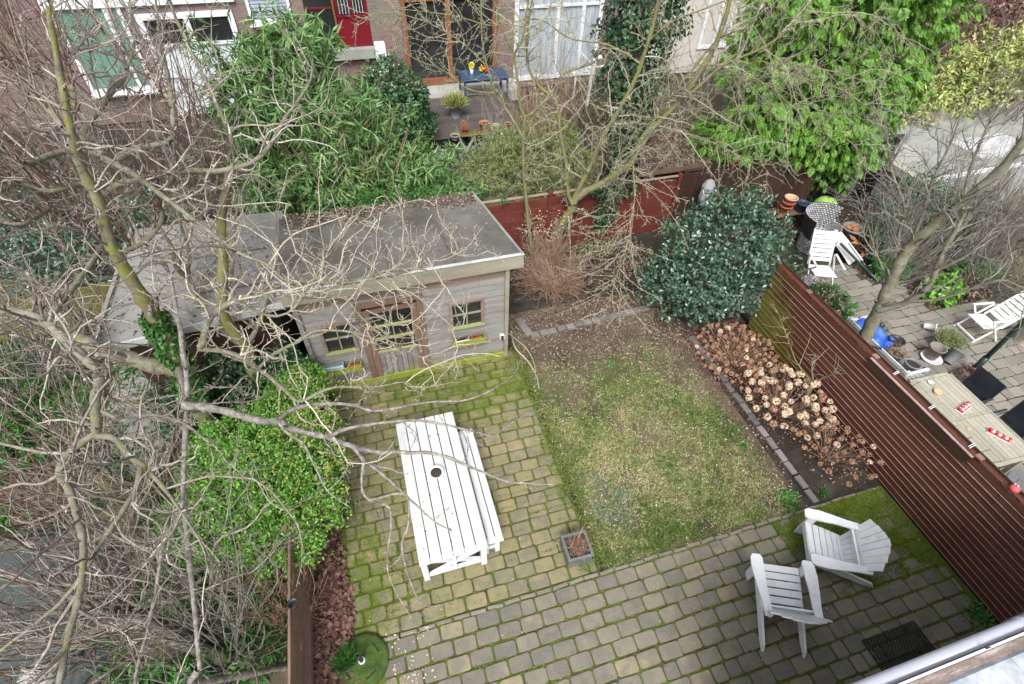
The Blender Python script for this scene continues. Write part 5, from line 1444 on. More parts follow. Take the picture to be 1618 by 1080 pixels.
# ------------------------------------------------------------------ lawn, litter, moss
def blades(name, n, area, hgt, wid, m, dens=None, z=.02, lean=.7, label=None, parent=None, cl=1, clr=.02):
    x = rng.uniform(area[0], area[2], n // cl)
    y = rng.uniform(area[1], area[3], n // cl)
    if dens is not None:
        k = rng.random(n // cl) < dens(x, y)
        x, y = x[k], y[k]
    x, y = np.repeat(x, cl) + rng.normal(size=len(x) * cl) * clr, np.repeat(y, cl) + rng.normal(size=len(y) * cl) * clr
    q = len(x)
    P = np.stack([x, y, np.full(q, z)], -1)
    D = unit(rng.normal(size=(q, 3)) * np.array([lean, lean, .25]) + np.array([0, 0, 1]))
    V, F = leaves_mesh(P, D, rng.normal(size=(q, 3)), hgt * (.5 + .9 * rng.random(q)), wid * (.6 + .8 * rng.random(q)), fold=.05, shape=.3)
    o = link(name, mesh_from(name, V, F3=F, mats=(m,)), parent)
    tag(o, label, None, None, 'stuff')
    return o

def nse(x, y, s, ph=0):
    return (np.sin(x * s + ph) * np.cos(y * s * 1.13 - ph * 2) + np.sin(x * s * 2.3 + y * s * 1.7 + ph) * .6 + np.sin(x * s * 4.1 - y * s * 3.3 + ph * 3) * .35) / 1.95
def lawn_d(x, y):   # grass thins out towards the shaded far end and the right hand bed
    edge = np.clip((5.85 - .0 - x + (4.5 - y) * .05) / .8, 0, 1) * np.clip((6.6 - y) / 2.0, 0, 1) * np.clip((x - 2.3) / .2, 0, 1)
    return np.clip(edge * (.80 + .75 * nse(x, y, 2.6) + .3 * nse(x, y, 9)), 0, 1)
LA = (2.3, 2.3, 5.9, 6.8)
tag(blades('lawn_grass', 130000, LA, .060, .009, 'grass', lambda x, y: lawn_d(x, y) * np.clip(.62 + .6 * nse(x, y, 1.6, 2), 0, 1), lean=1.0, cl=3), 'patchy thin green lawn grass', 'grass')
tag(blades('dry_grass', 120000, LA, .062, .008, 'straw', lambda x, y: lawn_d(x, y) * np.clip(.62 - .55 * nse(x, y, 1.6, 2) + (4.0 - y) * .12, 0, 1), lean=1.7, cl=3), 'dry straw coloured grass mixed into the lawn', 'grass')
tag(blades('lawn_edge_grass', 7000, (2.25, 2.3, 4.1, 3.1), .11, .009, 'grass', lambda x, y: np.clip(.35 + .8 * nse(x, y, 4), 0, 1) * np.clip((3.0 - y) * 1.5, 0, 1), lean=.7, cl=8), 'longer grass tufts along the patio edge of the lawn', 'grass')
tag(blades('grass_tufts', 16000, LA, .10, .010, 'grass', lambda x, y: lawn_d(x, y) * np.clip(-.1 + .9 * nse(x, y, 2.9, 7), 0, 1), lean=.8, cl=14, clr=.028), 'taller green grass tufts scattered over the lawn', 'grass')
tag(blades('moss_tufts', 60000, LA, .022, .010, 'moss_tuft', lambda x, y: np.clip(.35 + .7 * nse(x, y, 3.2, 5), 0, 1) * np.clip((7.2 - y) / 2, 0, 1) * np.clip((6.1 - x), 0, 1), lean=1.5, cl=4), 'low olive moss growing through the lawn', 'moss')

def joint_moss(name, area, pd, y0, n, dens):
    y = y0 + rng.integers(0, int((area[3] - y0) / pd) + 1, n) * pd + rng.normal(size=n) * .008
    x = rng.uniform(area[0], area[2], n)
    k = (rng.random(n) < dens(x, y)) & (y < area[3])
    x, y = x[k], y[k]
    q = len(x)
    P = np.stack([x, y, np.full(q, .026)], -1)
    D = unit(rng.normal(size=(q, 3)) * np.array([1, 1, .2]) + np.array([0, 0, .7]))
    V, F = leaves_mesh(P, D, rng.normal(size=(q, 3)), .024 * (.5 + rng.random(q)), .012 * (.6 + rng.random(q)), fold=.05)
    tag(link(name, mesh_from(name, V, F3=F, mats=('moss_tuft',))), 'olive moss growing in the joints of the pavers', 'moss', None, 'stuff')
joint_moss('joint_moss', (-1.0, -.3, 7.4, 2.3), .2135, -.35, 26000, lambda x, y: np.clip(.45 + .7 * nse(x, y, 1.7, 1) + np.clip(1 - np.hypot(x - 6.6, y - 1.8) / 1.6, 0, 1), 0, 1))
joint_moss('shed_patio_joint_moss', (-1.4, 2.3, 2.3, 6.8), .2114, 2.36, 22000, lambda x, y: np.clip(.5 + .7 * nse(x, y, 1.9, 2) + np.clip((y - 5.6), 0, 1), 0, 1))
def moss_cushions(name, label, n, area, dens, zt=.040):
    x = rng.uniform(area[0], area[2], n)
    y = rng.uniform(area[1], area[3], n)
    k = rng.random(n) < dens(x, y)
    x, y = x[k], y[k]
    q = len(x)
    P = np.stack([x, y, np.full(q, zt)], -1)
    D = unit(rng.normal(size=(q, 3)) * np.array([1.6, 1.6, .1]) + np.array([0, 0, .5]))
    V, F = leaves_mesh(P, D, rng.normal(size=(q, 3)), .020 * (.5 + rng.random(q)), .012 * (.6 + rng.random(q)), fold=.05)
    tag(link(name, mesh_from(name, V, F3=F, mats=('moss_tuft',))), label, 'moss', None, 'stuff')
moss_cushions('patio_moss', 'bright olive moss carpet on the pavers beside the slatted fence', 90000, (5.2, .9, 7.42, 2.25), lambda x, y: np.clip(1.25 - np.hypot((x - 6.75) * .75, y - 2.0) / 1.1 + .9 * nse(x, y, 4.5), 0, 1) * .7, .039)
moss_cushions('shed_front_moss', 'green moss spreading over the pavers in front of the shed', 30000, (-1.2, 5.2, 2.6, 6.8), lambda x, y: np.clip(.25 * (y - 5) + .5 * nse(x, y, 3.3, 4), 0, 1) * .7, .039)
moss_cushions('left_patio_moss', 'green moss on the pavers beside the bright hedge', 24000, (-1.4, 2.4, .0, 4.8), lambda x, y: np.clip(.35 - .35 * (x + .9) + .6 * nse(x, y, 3.3, 1), 0, 1) * .5, .039)

def scatter(name, label, n, area, m, size, dens, z=.03, cat='leaf litter', zr=.02, curl=.3, wid=.6):
    x = rng.uniform(area[0], area[2], n)
    y = rng.uniform(area[1], area[3], n)
    k = rng.random(n) < dens(x, y)
    x, y = x[k], y[k]
    q = len(x)
    P = np.stack([x, y, z + rng.random(q) * zr], -1)
    a = rng.random(q) * 2 * PI
    D = np.stack([np.cos(a), np.sin(a), rng.normal(size=q) * .25], -1)
    U = np.array([0, 0, 1.0]) + rng.normal(size=(q, 3)) * curl
    s = size * (.5 + rng.random(q))
    V, F = leaves_mesh(P, D, U, s, s * wid, fold=.2)
    tag(link(name, mesh_from(name, V, F3=F, mats=(m,))), label, cat, None, 'stuff')
one = lambda x, y: np.ones_like(x)
bx_ = lambda x, y: np.clip(1.1 - np.abs(x - 2.28 - .12 * nse(x, y, 2.5)) / .30 + .3 * nse(x, y, 6), 0, 1)
tag(blades('verge_moss', 34000, (1.8, 2.3, 2.8, 7.0), .026, .011, 'moss_tuft', bx_, z=.030, lean=1.6, cl=4), 'olive moss blurring the edge between paving and lawn', 'moss')
tag(blades('verge_grass', 9000, (1.9, 2.3, 2.7, 6.4), .05, .008, 'grass', lambda x, y: bx_(x, y) * .7, z=.03, lean=1.2, cl=5), 'short grass creeping over the paving edge', 'grass')
scatter('verge_soil_bits', 'soil crumbs and leaf bits along the paving edge', 5200, (1.9, 2.3, 2.8, 7.2), 'litter', .022, lambda x, y: bx_(x, y) * .8, .036, zr=.008)
scatter('lawn_litter', 'brown leaf litter covering the bare far end of the lawn', 24000, (2.3, 2.5, 6.1, 7.9), 'litter', .040, lambda x, y: np.clip((y - 5.2) / 2.4 + .35 * nse(x, y, 3), 0, .75) + .06)
scatter('bed_litter', 'dry leaf litter in the bed before the red fence', 15000, (2.2, 7.3, 6.6, 10.0), 'litter', .045, lambda x, y: np.clip(-.12 + (y - 7.8) * .25 + (x - 3.2) * .18 + .35 * nse(x, y, 4), 0, .8))
scatter('side_bed_litter', 'russet litter below the hydrangeas', 12000, (5.6, 2.4, 7.4, 6.5), 'litter_red', .04, lambda x, y: np.clip((y - 3.3) / 3 + .3 * nse(x, y, 4), 0, .9) * np.clip((x - 5.4) / .8, 0, 1))
scatter('left_bed_litter', 'thick reddish fallen leaves in the bed between board fence and patio', 9000, (-1.87, 1.0, -1.15, 4.7), 'litter_red', .075, lambda x, y: np.clip((-x - 1.38 + .35 * np.clip(2.4 - y, 0, 1) - .09 * nse(x, y, 3)) / .1, 0, 1), .02, zr=.07, curl=.5, wid=.75)
scatter('lawn_specks', 'small pale fallen leaves and twigs on the lawn', 700, (2.3, 2.3, 6.0, 7.5), 'petal', .026, one, .045)
scatter('patio_specks', 'tiny pale fallen petals on the pavers', 330, (-1.3, 0, 7.3, 6.7), 'petal', .018, lambda x, y: (x < 2.3) | (y < 2.2), .045, zr=.004, curl=.1)
scatter('patio_leaf_bits', 'small brown leaf fragments on the pavers', 1500, (-1.4, 0, 7.3, 6.7), 'litter', .018, lambda x, y: ((x < 2.3) | (y < 2.2)) * .8, .044, zr=.004, curl=.1)
scatter('petals_by_base', 'white petals scattered beside the parasol base', 80, (-.95, 1.5, -.35, 2.3), 'petal', .028, one, .044, zr=.004, curl=.1)
scatter('roof_litter', 'brown leaf litter along the back of the shed roof', 5200, (-1.7, 8.2, 2.0, 9.3), 'litter', .05, lambda x, y: np.clip((y - 8.75 + .35 * nse(x, y, 2.2)) * 2.2, 0, .9), 2.40, zr=.03)
scatter('roof_specks', 'scattered dead leaves on the shed roof', 320, (-1.5, 6.9, 2.0, 8.9), 'litter', .045, one, 2.63, zr=.0, curl=.1)
scatter('neighbour_roof_litter', 'pale and brown leaves lying on the grey neighbouring roof', 1500, (-4.2, 6.7, -1.95, 9.6), 'litter', .05, lambda x, y: np.clip(.3 + .7 * nse(x, y, 2.1), 0, 1), 2.305, zr=.01, curl=.15)
scatter('left_ground_litter', 'russet fallen leaves on the shaded ground at the left', 12000, (-8, 3, -2.4, 10), 'litter_red', .07, lambda x, y: np.clip(.35 + .7 * nse(x, y, 1.2), 0, 1), .02)
scatter('table_specks', 'small fallen leaf bits on the white table top', 42, (-.28, 2.9, .6, 5.2), 'litter', .024, one, .717, zr=.0, curl=.05)
scatter('back_litter', 'dead leaves on the ground behind the red fence', 12000, (-4, 10.4, 12, 17), 'litter', .08, one, .0)
scatter('neighbour_bed_litter', 'brown litter in the planted bed of the paved garden', 7000, (11.0, 5.6, 17, 9.5), 'litter', .06, lambda x, y: ((x > 12.0) & (y > 5.6)) | ((x > 11.3) & (y > 6.6)), .02)
tag(blades('left_ground_cover', 60000, (-8, 2.2, -2.2, 10.5), .16, .03, 'weed', lambda x, y: np.clip(.35 + .9 * nse(x, y, 1.3, 3), 0, 1) * ((x > -4.5) | (y > 5.3)), lean=1.0, cl=5, clr=.04), 'green ground cover under the bare shrubs at the left', 'ground cover')

def rosette(name, label, x, y, r, n, m, ln, cat='weed', wd=.4, z=.02, group=None, upw=.8):
    t = thing(name, label, cat, (x, y, z), group=group)
    P = rng.normal(size=(n, 3)) * np.array([r * .4, r * .4, .0])
    D = unit(rng.normal(size=(n, 3)) * np.array([1, 1, .2]) + np.array([0, 0, upw]))
    V, F = leaves_mesh(P, D, np.array([0, 0, 1.0]) + rng.normal(size=(n, 3)) * .3, ln * (.6 + .7 * rng.random(n)), ln * wd * np.ones(n), fold=.1)
    link('leaves', mesh_from('leaves', V, F3=F, mats=(m,)), t)['kind'] = 'stuff'
    return t
WG = 'small weeds in the lawn and paving'
rosette('weed', 'bright green weed clump beside the end of the side bed edging', 5.72, 2.48, .22, 260, 'weed', .075)
rosette('weed', 'green weeds at the foot of the fence next to the gutter', 7.28, .18, .24, 260, 'weed', .08)
rosette('weed', 'small green weed in a paver joint right of the armchairs', 5.95, .95, .06, 40, 'weed', .045)
rosette('weed', 'small weed at the mossy fence foot above the gutter', 7.2, .8, .1, 60, 'weed', .04)
for (x, y, lab) in ((3.72, 2.55, 'leafy weed in the lawn edge right of the zinc planter'), (2.45, 3.5, 'weed at the lawn edge above the zinc planter'), (4.9, 6.05, 'weed in the leaf litter near the evergreen'), (5.6, 3.6, 'weed on bare soil near the side bed'), (4.1, 6.0, 'small sprout in the bare far end of the lawn'), (4.9, 4.8, 'pale green weed on the bare right side of the lawn'), (3.6, 3.8, 'weed in the middle of the lawn')):
    rosette('weed', lab, x, y, .09, 60, 'weed', .06, group=WG)
for i, (x, y) in enumerate(((2.62, 3.15), (2.8, 3.55), (2.95, 2.95), (3.1, 3.3))):
    rosette('lavender', ['grey green sprawling lavender nearest the zinc planter', 'grey green lavender farthest from the planter along the lawn edge', 'grey green lavender closest to the patio edging', 'grey green lavender clump deepest in the lawn'][i], x, y, .30, 120, 'lavender', .07, cat='lavender', group='lavender clumps on the lawn')
t = rosette('crocus', 'narrow leaved green shoot in the dark bed soil beside the mossy patio corner', 6.4, 2.42, .1, 34, 'weed', .10, wd=.15)

# pot fillings
V, F = leaves_mesh(rng.normal(size=(420, 3)) * np.array([.05, .05, 0]) + np.array([0, 0, .12]), rng.normal(size=(420, 3)) * np.array([.6, .6, .2]) + np.array([.1, .0, 1]), rng.normal(size=(420, 3)), .22 * (.5 + .7 * rng.random(420)), np.full(420, .009), shape=.3)
link('grass_blades', mesh_from('grass_blades', V, F3=F, mats=('weed',)), gp)['kind'] = 'stuff'
V, F = leaves_mesh(rng.normal(size=(900, 3)) * np.array([.07, .07, .02]) + np.array([0, 0, .28]), rng.normal(size=(900, 3)) + np.array([0, .3, .5]), rng.normal(size=(900, 3)), .13 * (.5 + .7 * rng.random(900)), np.full(900, .006), shape=.3)
link('dead_stems', mesh_from('dead_stems', V, F3=F, mats=('twig_tan',)), pb)['kind'] = 'stuff'
MB().cyl((-.02, .02, .27), (.16, .22, .42), .012, .006, n=6).build('stick', 'twig_tan', pb)

# fallen pruned branch beside the shed corner
t = thing('cut_branch', 'pale forked cut branch lying on the ground beside the shed corner', 'branch', (2.35, 6.4, .03))
P1, r1 = catmull([(0, 1.0, .05), (-.05, .5, .08), (.1, .1, .05), (.15, -.3, .03), (.1, -.6, .02)], (.022, .012), 16)
P2, r2 = catmull([(-.1, .9, .15), (.15, .4, .12), (.2, 0, .06), (.1, -.4, .05)], (.016, .008), 16)
V, F = tubes(np.stack([P1, P2]), np.stack([r1, r2]), 7)
link('limb', mesh_from('limb', V, F4=F, mats=('twig_yellow',), smooth=True), t)

# ------------------------------------------------------------------ houses across the gardens
FY = 20.5
hs = thing('terraced_house', 'dark brick terraced house row with white framed windows and a red door across the gardens', 'house', (0, 0, 0))
def fx(x0, x1, z0, z1, y, d, m, name, parent=None):
    return MB().box(((x0 + x1) / 2, y + d / 2, (z0 + z1) / 2), (x1 - x0, d, z1 - z0)).build(name, m, parent if parent is not None else hs)
# brick piers and walls round the openings (nothing overlaps an opening)
for (a, b, z0, z1) in ((-16, -8.0, 0, 6), (-8.0, -6.1, 0, 1.0), (-8.0, -6.1, 3.9, 6), (-6.1, -5.85, 0, 6), (-5.85, -3.05, 3.16, 3.36), (-5.85, -3.05, 3.62, 6), (-3.05, -2.6, 0, 6),
                       (-2.6, -1.3, 0, 2.75), (-2.6, -1.3, 3.9, 6), (-1.3, -.9, 0, 6), (-.9, 1.12, 0, 1.5), (-.9, 1.12, 4.0, 6), (1.12, 2.2, 0, 6),
                       (2.2, 5.6, 3.2, 6), (5.6, 6.25, 0, 6), (6.25, 9.75, 0, .25), (6.25, 9.75, 3.3, 6), (9.75, 11.6, 0, 6)):
    fx(a, b, z0, z1, FY, .35, 'brick', 'wall')
for (a, b, z0, z1) in ((11.6, 16.5, 0, 6), (16.5, 17.4, 0, 6)):
    fx(a, b, z0, z1, FY - .03, .35, 'stucco', 'stucco_wall')
fx(17.4, 40, 0, 6, FY, .35, 'brick', 'wall')
def window(name, x0, x1, z0, z1, fr, muls, trans, pane, fm='white_paint', fwid=.09, back=None, sill=None, y=None):
    y = FY if y is None else y
    w = MB()
    d = .10
    for x in (x0 + fwid / 2, x1 - fwid / 2):
        w.box((x, y + .0, (z0 + z1) / 2), (fwid, d, z1 - z0))
    for z in (z0 + fwid / 2, z1 - fwid / 2):
        w.box(((x0 + x1) / 2, y + .0, z), (x1 - x0 - 2 * fwid, d, fwid))
    for x in muls:
        w.box((x, y - .005, (z0 + z1) / 2), (fwid * .9, d, z1 - z0 - 2 * fwid))
    f_ = w.build(name, fm, hs)
    xs = [x0 + fwid] + list(muls) + [x1 - fwid]
    for i in range(len(xs) - 1):
        a, b = xs[i] + .02, xs[i + 1] - .02
        if trans:
            for (c, dd, pm) in ((z0 + fwid, trans - .04, pane), (trans + .04, z1 - fwid, back or pane)):
                MB().box(((a + b) / 2, y + .03, (c + dd) / 2), (b - a, .012, dd - c)).build('pane', pm, f_)
            MB().box(((a + b) / 2, y - .002, trans), (b - a - .02, d * .9, .08)).build('transom', fm, f_)
        else:
            MB().box(((a + b) / 2, y + .03, (z0 + z1) / 2), (b - a, .012, z1 - z0 - 2 * fwid)).build('pane', pane, f_)
    if sill:
        MB().box(((x0 + x1) / 2, y - .10, z0 - .04), (x1 - x0 + .1, .28, .08), bev=.01).build('sill', sill, f_)
    return f_
window('window', -8.0, -6.12, 1.0, 3.9, 0, [-6.55], None, 'curtain_green', fwid=.12, sill='metal_trim')
w2 = window('patio_door', -5.83, -3.07, .1, 3.15, 0, [-4.45], 2.25, 'frost', fwid=.17, back='glass_dark')
fx(-8.1, -2.9, 3.37, 3.62, FY - .1, .40, 'metal_trim', 'lintel_band')
window('window', -2.6, -1.3, 2.75, 3.9, 0, [], None, 'curtain_grey', fwid=.09, sill='metal_trim')
for i in range(9):
    fx(-2.5, -1.4, 2.86 + i * .1, 2.93 + i * .1, FY - .005, .02, 'curtain_grey', 'blind_slat')
# red door with dark side light
dr = fx(.02, 1.12, 1.85, 4.0, FY + .02, .06, 'red_paint', 'red_door')
for (a, b) in ((.15, .55), (.62, 1.0)):
    MB().box(((a + b) / 2, FY + .01, 3.15), (b - a, .04, .6)).build('door_light', 'glass_dark', dr)
    for k in range(4):
        MB().box((a + (k + .5) * (b - a) / 4, FY - .015, 3.15), (.012, .012, .6)).build('grille_bar', 'metal_trim', dr)
MB().box((.57, FY + .0, 2.78), (.95, .05, .05)).build('mid_rail', 'red_paint', dr)
MB().box((-.44, FY + .03, 2.9), (.86, .05, 2.1)).build('side_light', 'glass_dark', dr)
MB().box((-.44, FY + .0, 3.05), (.80, .04, .05)).build('side_light_bar', 'red_paint', dr)
MB().box((.02, FY - .02, 2.9), (.06, .10, 2.1)).build('door_post', 'orange_wood', dr)
fx(-.95, 1.25, 1.52, 1.83, FY - .25, .28, 'concrete_pale', 'plinth')
ch = MB().box((1.28, FY - .9, 1.75), (.34, .3, .9), bev=.02).build('white_pedestal', 'metal_trim', hs)
# wooden sliding door
fr = MB()
for x in (2.28, 3.82, 5.52):
    fr.box((x, FY, 1.8), (.16, .16, 2.8))
fr.box((3.0, FY, .50), (1.4, .2, .20))
fr.box((4.67, FY, .50), (1.54, .18, .20))
fr.box((3.9, FY + .02, 3.15), (3.2, .12, .1))
f_ = fr.build('sliding_door', 'orange_wood', hs)
fx(2.36, 3.74, .6, 3.1, FY + .08, .01, 'glass_dark', 'pane', f_)
fx(3.90, 5.44, .6, 3.1, FY + .05, .01, 'glass_dark', 'pane', f_)
fx(2.5, 2.9, .6, 2.4, FY + .12, .3, 'curtain_grey', 'inner_curtain', f_)
window('patio_door', 6.27, 9.73, .25, 3.3, 0, [7.95, 8.95], 2.75, 'curtain_grey', fwid=.15, back='curtain_grey')
fx(10.1, 10.9, 1.0, 2.2, FY - .02, .03, 'glass_dark', 'window')
window('window', 12.2, 12.9, .8, 3.4, 0, [], None, 'curtain_grey', fwid=.12, y=FY - .05)
window('window', 14.2, 15.6, .9, 3.2, 0, [14.9], None, 'curtain_grey', fwid=.12, y=FY - .05)
fx(2.0, 6.2, .0, .38, FY - 1.2, 1.2, 'concrete', 'door_step')
# deck in the back garden
dk = tag(link('deck', MB().box((3.4, 17.7, .15), (4.4, 3.2, .3)).mesh('deck', 'dark_void')), kind='structure')
for i in range(16):
    MB().box((3.4, 16.2 + i * .2, .325), (4.4, .19, .03), bev=.004).build('board', 'deck', dk)
tag(link('path', mesh_from('path', [(1.9, 12.6, .0), (3.1, 12.6, .0), (3.4, 16.1, .0), (2.2, 16.1, .0)], F4=[(0, 1, 2, 3)], mats=('concrete',))), kind='structure')

t = thing('dining_table', 'dark blue garden table with flowers outside the wooden patio door', 'table', (4.75, 19.2, .34))
MB().box((0, 0, .72), (1.7, 1.0, .05), bev=.02).build('table_top', 'navy', t)
MB().box((0, 0, .66), (1.6, .9, .07)).build('table_apron', 'navy', t)
for sx in (-1, 1):
    for sy in (-1, 1):
        MB().box((sx * .78, sy * .44, .32), (.07, .07, .64)).build('leg', 'navy', t)
t = thing('flower_vase', 'small pale vase of yellow flowers on the dark blue table', 'vase', (4.35, 19.3, 1.09))
MB().lathe([(.05, 0), (.07, .1), (.05, .18)], n=12).build('vase', 'white_plastic', t, True)
foliage('flowers', [(0, 0, .27, .11, .11, .09)], 90, .06, .05, 'yellow', t)
t = thing('flower_bowl', 'red and yellow flower arrangement on the dark blue table', 'flowers', (4.85, 19.3, 1.09))
MB().lathe([(.06, 0), (.12, .06), (.13, .08)], n=12).build('bowl', 'pot_dark', t, True)
foliage('flowers', [(0, 0, .13, .17, .12, .08)], 110, .06, .05, 'red_gloss', t)
foliage('yellow_flowers', [(-.13, 0, .14, .08, .08, .08)], 50, .06, .05, 'yellow', t)

# pot bench with pots
t = thing('plant_bench', 'long low dark bench carrying a row of small pots behind the feathery shrubs', 'bench', (3.9, 16.1, .0))
MB().box((0, 0, .42), (2.1, .36, .05), bev=.01).build('seat_board', 'mossy_plank', t)
for x in (-.9, 0, .9):
    MB().box((x, 0, .2), (.08, .3, .40)).build('leg', 'fence_dark', t)
def grass_pot(label, loc, r, h, m, n, ln, gm, wd=.012):
    t = small_pot('potted_grass', label, 'potted plant', loc, r, h, m)
    P = rng.normal(size=(n, 3)) * np.array([r * .4, r * .4, 0]) + np.array([0, 0, h * .95])
    V, F = leaves_mesh(P, rng.normal(size=(n, 3)) * np.array([.8, .8, .2]) + np.array([0, 0, .8]), rng.normal(size=(n, 3)), ln * (.6 + .6 * rng.random(n)), np.full(n, wd), shape=.4)
    link('leaves', mesh_from('leaves', V, F3=F, mats=(gm,)), t)['kind'] = 'stuff'
    return t
grass_pot('blue grey glazed pot with a bright lime green grass tuft on the deck', (3.35, 17.6, .34), .22, .38, 'pot_bluegrey', 700, .5, 'yellow_leaf', .02)
small_pot('clay_pot', 'large terracotta pot in the middle of the low pot bench', 'flower pot', (4.0, 16.1, .445), .17, .26, 'terracotta')
small_pot('white_pot', 'small white pot right of the terracotta pot on the low bench', 'flower pot', (4.38, 16.12, .445), .10, .15, 'pot_cream')
t = small_pot('heather_pot', 'small terracotta pot with orange brown heather at the left end of the low bench', 'potted plant', (3.35, 16.1, .445), .11, .16, 'terracotta')
foliage('leaves', [(0, 0, .27, .16, .14, .13)], 260, .05, .02, 'orange', t)
small_pot('clay_pot', 'brown terracotta pot at the right end of the low pot bench', 'flower pot', (4.78, 16.12, .445), .11, .15, 'terracotta')
t = small_pot('pale_bowl', 'pale green rimmed bowl with a plant before the low bench', 'flower pot', (2.95, 15.8, .42), .14, .12, 'concrete_pale')
small_pot('white_pot', 'white pot half hidden by twigs below the right end of the low bench', 'flower pot', (4.5, 15.4, .35), .15, .22, 'white_plastic')
small_pot('clay_pot', 'terracotta pot on the ground in front of the agave', 'flower pot', (3.15, 14.4, .0), .12, .18, 'terracotta')
t = thing('agave', 'grey green spiky agave like plant in front of the low pot bench', 'plant', (3.15, 15.1, .25))
P = np.zeros((22, 3)); a = np.linspace(0, 2 * PI * 3, 22)
V, F = leaves_mesh(P, np.stack([np.cos(a), np.sin(a), .3 + .6 * rng.random(22)], -1), np.tile([0, 0, 1.0], (22, 1)), .75 * (.7 + .5 * rng.random(22)), np.full(22, .10), shape=.4, fold=.2)
link('leaves', mesh_from('leaves', V, F3=F, mats=('lavender',)), t)['kind'] = 'stuff'
MB().cyl((0, 0, -.25), (0, 0, .1), .08, .06, n=8).build('stem', 'twig_tan', t)

# leaf strewn flat roof behind the red fence
t = thing('leaf_covered_shed', 'low flat roof strewn with brown leaves and gravel between ivy and conifer', 'shed', (0, 0, 0))
MB().hexa([(6.55, 10.45, 1.5), (9.0, 10.45, 1.5), (9.4, 12.9, 1.5), (7.7, 12.9, 1.5), (6.55, 10.45, 1.66), (9.0, 10.45, 1.66), (9.4, 12.9, 1.66), (7.7, 12.9, 1.66)]).build('roof', 'litter', t)
MB().hexa([(6.7, 10.6, -.02), (8.9, 10.6, -.02), (9.2, 12.8, -.02), (7.8, 12.8, -.02), (6.7, 10.6, 1.5), (8.9, 10.6, 1.5), (9.2, 12.8, 1.5), (7.8, 12.8, 1.5)]).build('wall', 'fence_dark', t)
scatter('hut_roof_litter', 'dense brown leaf litter on the low roof behind the red fence', 9000, (6.6, 10.45, 9.4, 12.9), 'litter', .06, lambda x, y: (x > 6.6 + (y - 10.45) * .47) * (x < 9.0 + (y - 10.45) * .16) * 1.0, 1.665, zr=.02)
t = small_pot('white_bucket', 'whitish plastic pot standing on top of the dark fence under the conifer', 'bucket', (9.62, 10.35, 1.67), .13, .26, 'concrete_pale')
t = thing('flower_basket', 'basket of orange and brown leaves on the fence top left of the whitish pot', 'basket', (9.0, 10.3, 1.68))
MB().lathe([(.12, 0), (.2, .1), (.21, .12)], n=14).build('basket', 'twig_tan', t)
foliage('leaves', [(0, 0, .15, .26, .16, .12)], 160, .10, .035, 'orange', t)
foliage('dark_leaves', [(.02, 0, .15, .3, .18, .13)], 200, .10, .035, 'litter_red', t)
t = thing('plastic_bag', 'translucent pale plastic bag standing up behind the red fence by the evergreen', 'bag', (8.15, 9.75, .0))
MB().lathe([(.13, .95), (.17, 1.1), (.155, 1.3), (.17, 1.42), (.10, 1.55), (.03, 1.60), (0, 1.60)], n=9).build('bag', 'bag', t)
MB().cyl((0, 0, 0), (0, 0, 1.2), .05, n=8).build('stake', 'fence_dark', t)
t = thing('magpie', 'black and white magpie perched on the white frame before the curtained doors', 'bird', (8.72, 18.2, 1.72), 0)
t.scale = (1.25, 1.25, 1.25)
body = MB().lathe([(0, -.22), (.06, -.18), (.11, -.06), (.12, .04), (.09, .13), (.055, .17), (.06, .21), (.045, .26), (0, .28)], n=14)
body.build('body', 'feather_black', t, True, rot=(0, R(-58), 0))
MB().lathe([(0, -.12), (.07, -.08), (.105, 0), (.07, .08), (0, .11)], n=12).build('belly', 'white_plastic', t, True, (-.01, -.05, -.02), (0, R(-58), 0))
MB().bar((.15, 0, -.10), (.46, 0, -.22), .05, .02).build('tail', 'feather_black', t)
MB().cyl((-.24, 0, .13), (-.31, 0, .11), .014, .002, n=6).build('beak', 'feather_black', t)
for s in (-1, 1):
    MB().cyl((0, s * .03, -.10), (0, s * .03, -.23), .006, n=5).build('leg', 'feather_black', t)
t = thing('garden_trestle', 'slender white wooden A frame standing before the curtained doors', 'frame', (8.5, 18.2, 0))
MB().bar((-.55, 0, 1.95), (.1, 0, 1.38), .06, .06).build('top_bar', 'white_paint', t)
MB().bar((-.55, 0, 1.9), (-.6, 0, .3), .05, .05).build('strut', 'white_paint', t)
MB().bar((.05, .02, 1.36), (0, .02, 0), .10, .08).build('post', 'white_paint', t)
MB().bar((-.25, .03, 1.34), (.5, .03, 1.36), .08, .05).build('shelf', 'white_paint', t)

# ------------------------------------------------------------------ paved neighbouring garden on the right
t = thing('white_plant_bench', 'white slatted garden bench crowded with pots and blue sheeting just behind the fence', 'bench', (9.42, 4.62, 0))
for i in range(5):
    MB().box((-.20 + i * .10, 0, .44), (.085, 1.6, .025), bev=.003).build('seat_slat', 'white_wood', t)
for i in range(3):
    MB().box((-.30 - .02 * i, 0, .50 + i * .085), (.025, 1.6, .075), bev=.003).build('back_slat', 'white_wood', t)
for sy in (-.76, .76):
    MB().box((-.28, sy, .35), (.05, .05, .70), bev=.003).build('leg', 'white_wood', t)
    MB().box((.24, sy, .30), (.05, .05, .60), bev=.003).build('leg', 'white_wood', t)
    MB().box((-.02, sy, .60), (.56, .06, .03), bev=.003).build('armrest', 'white_wood', t)
t = thing('blue_sheet', 'crumpled bright blue plastic sheet on the white plant bench', 'sheet', (9.46, 4.95, .50))
g = 14
X, Y = np.meshgrid(np.linspace(-.20, .20, g), np.linspace(-.42, .40, g))
Z = .12 - .8 * X ** 2 * 3 + .045 * np.sin(X * 23 + Y * 9) + .03 * np.cos(Y * 19 - X * 11) + .02 * rng.random(X.shape)
i = np.arange(g - 1); a = (i[:, None] * g + i[None]).ravel()
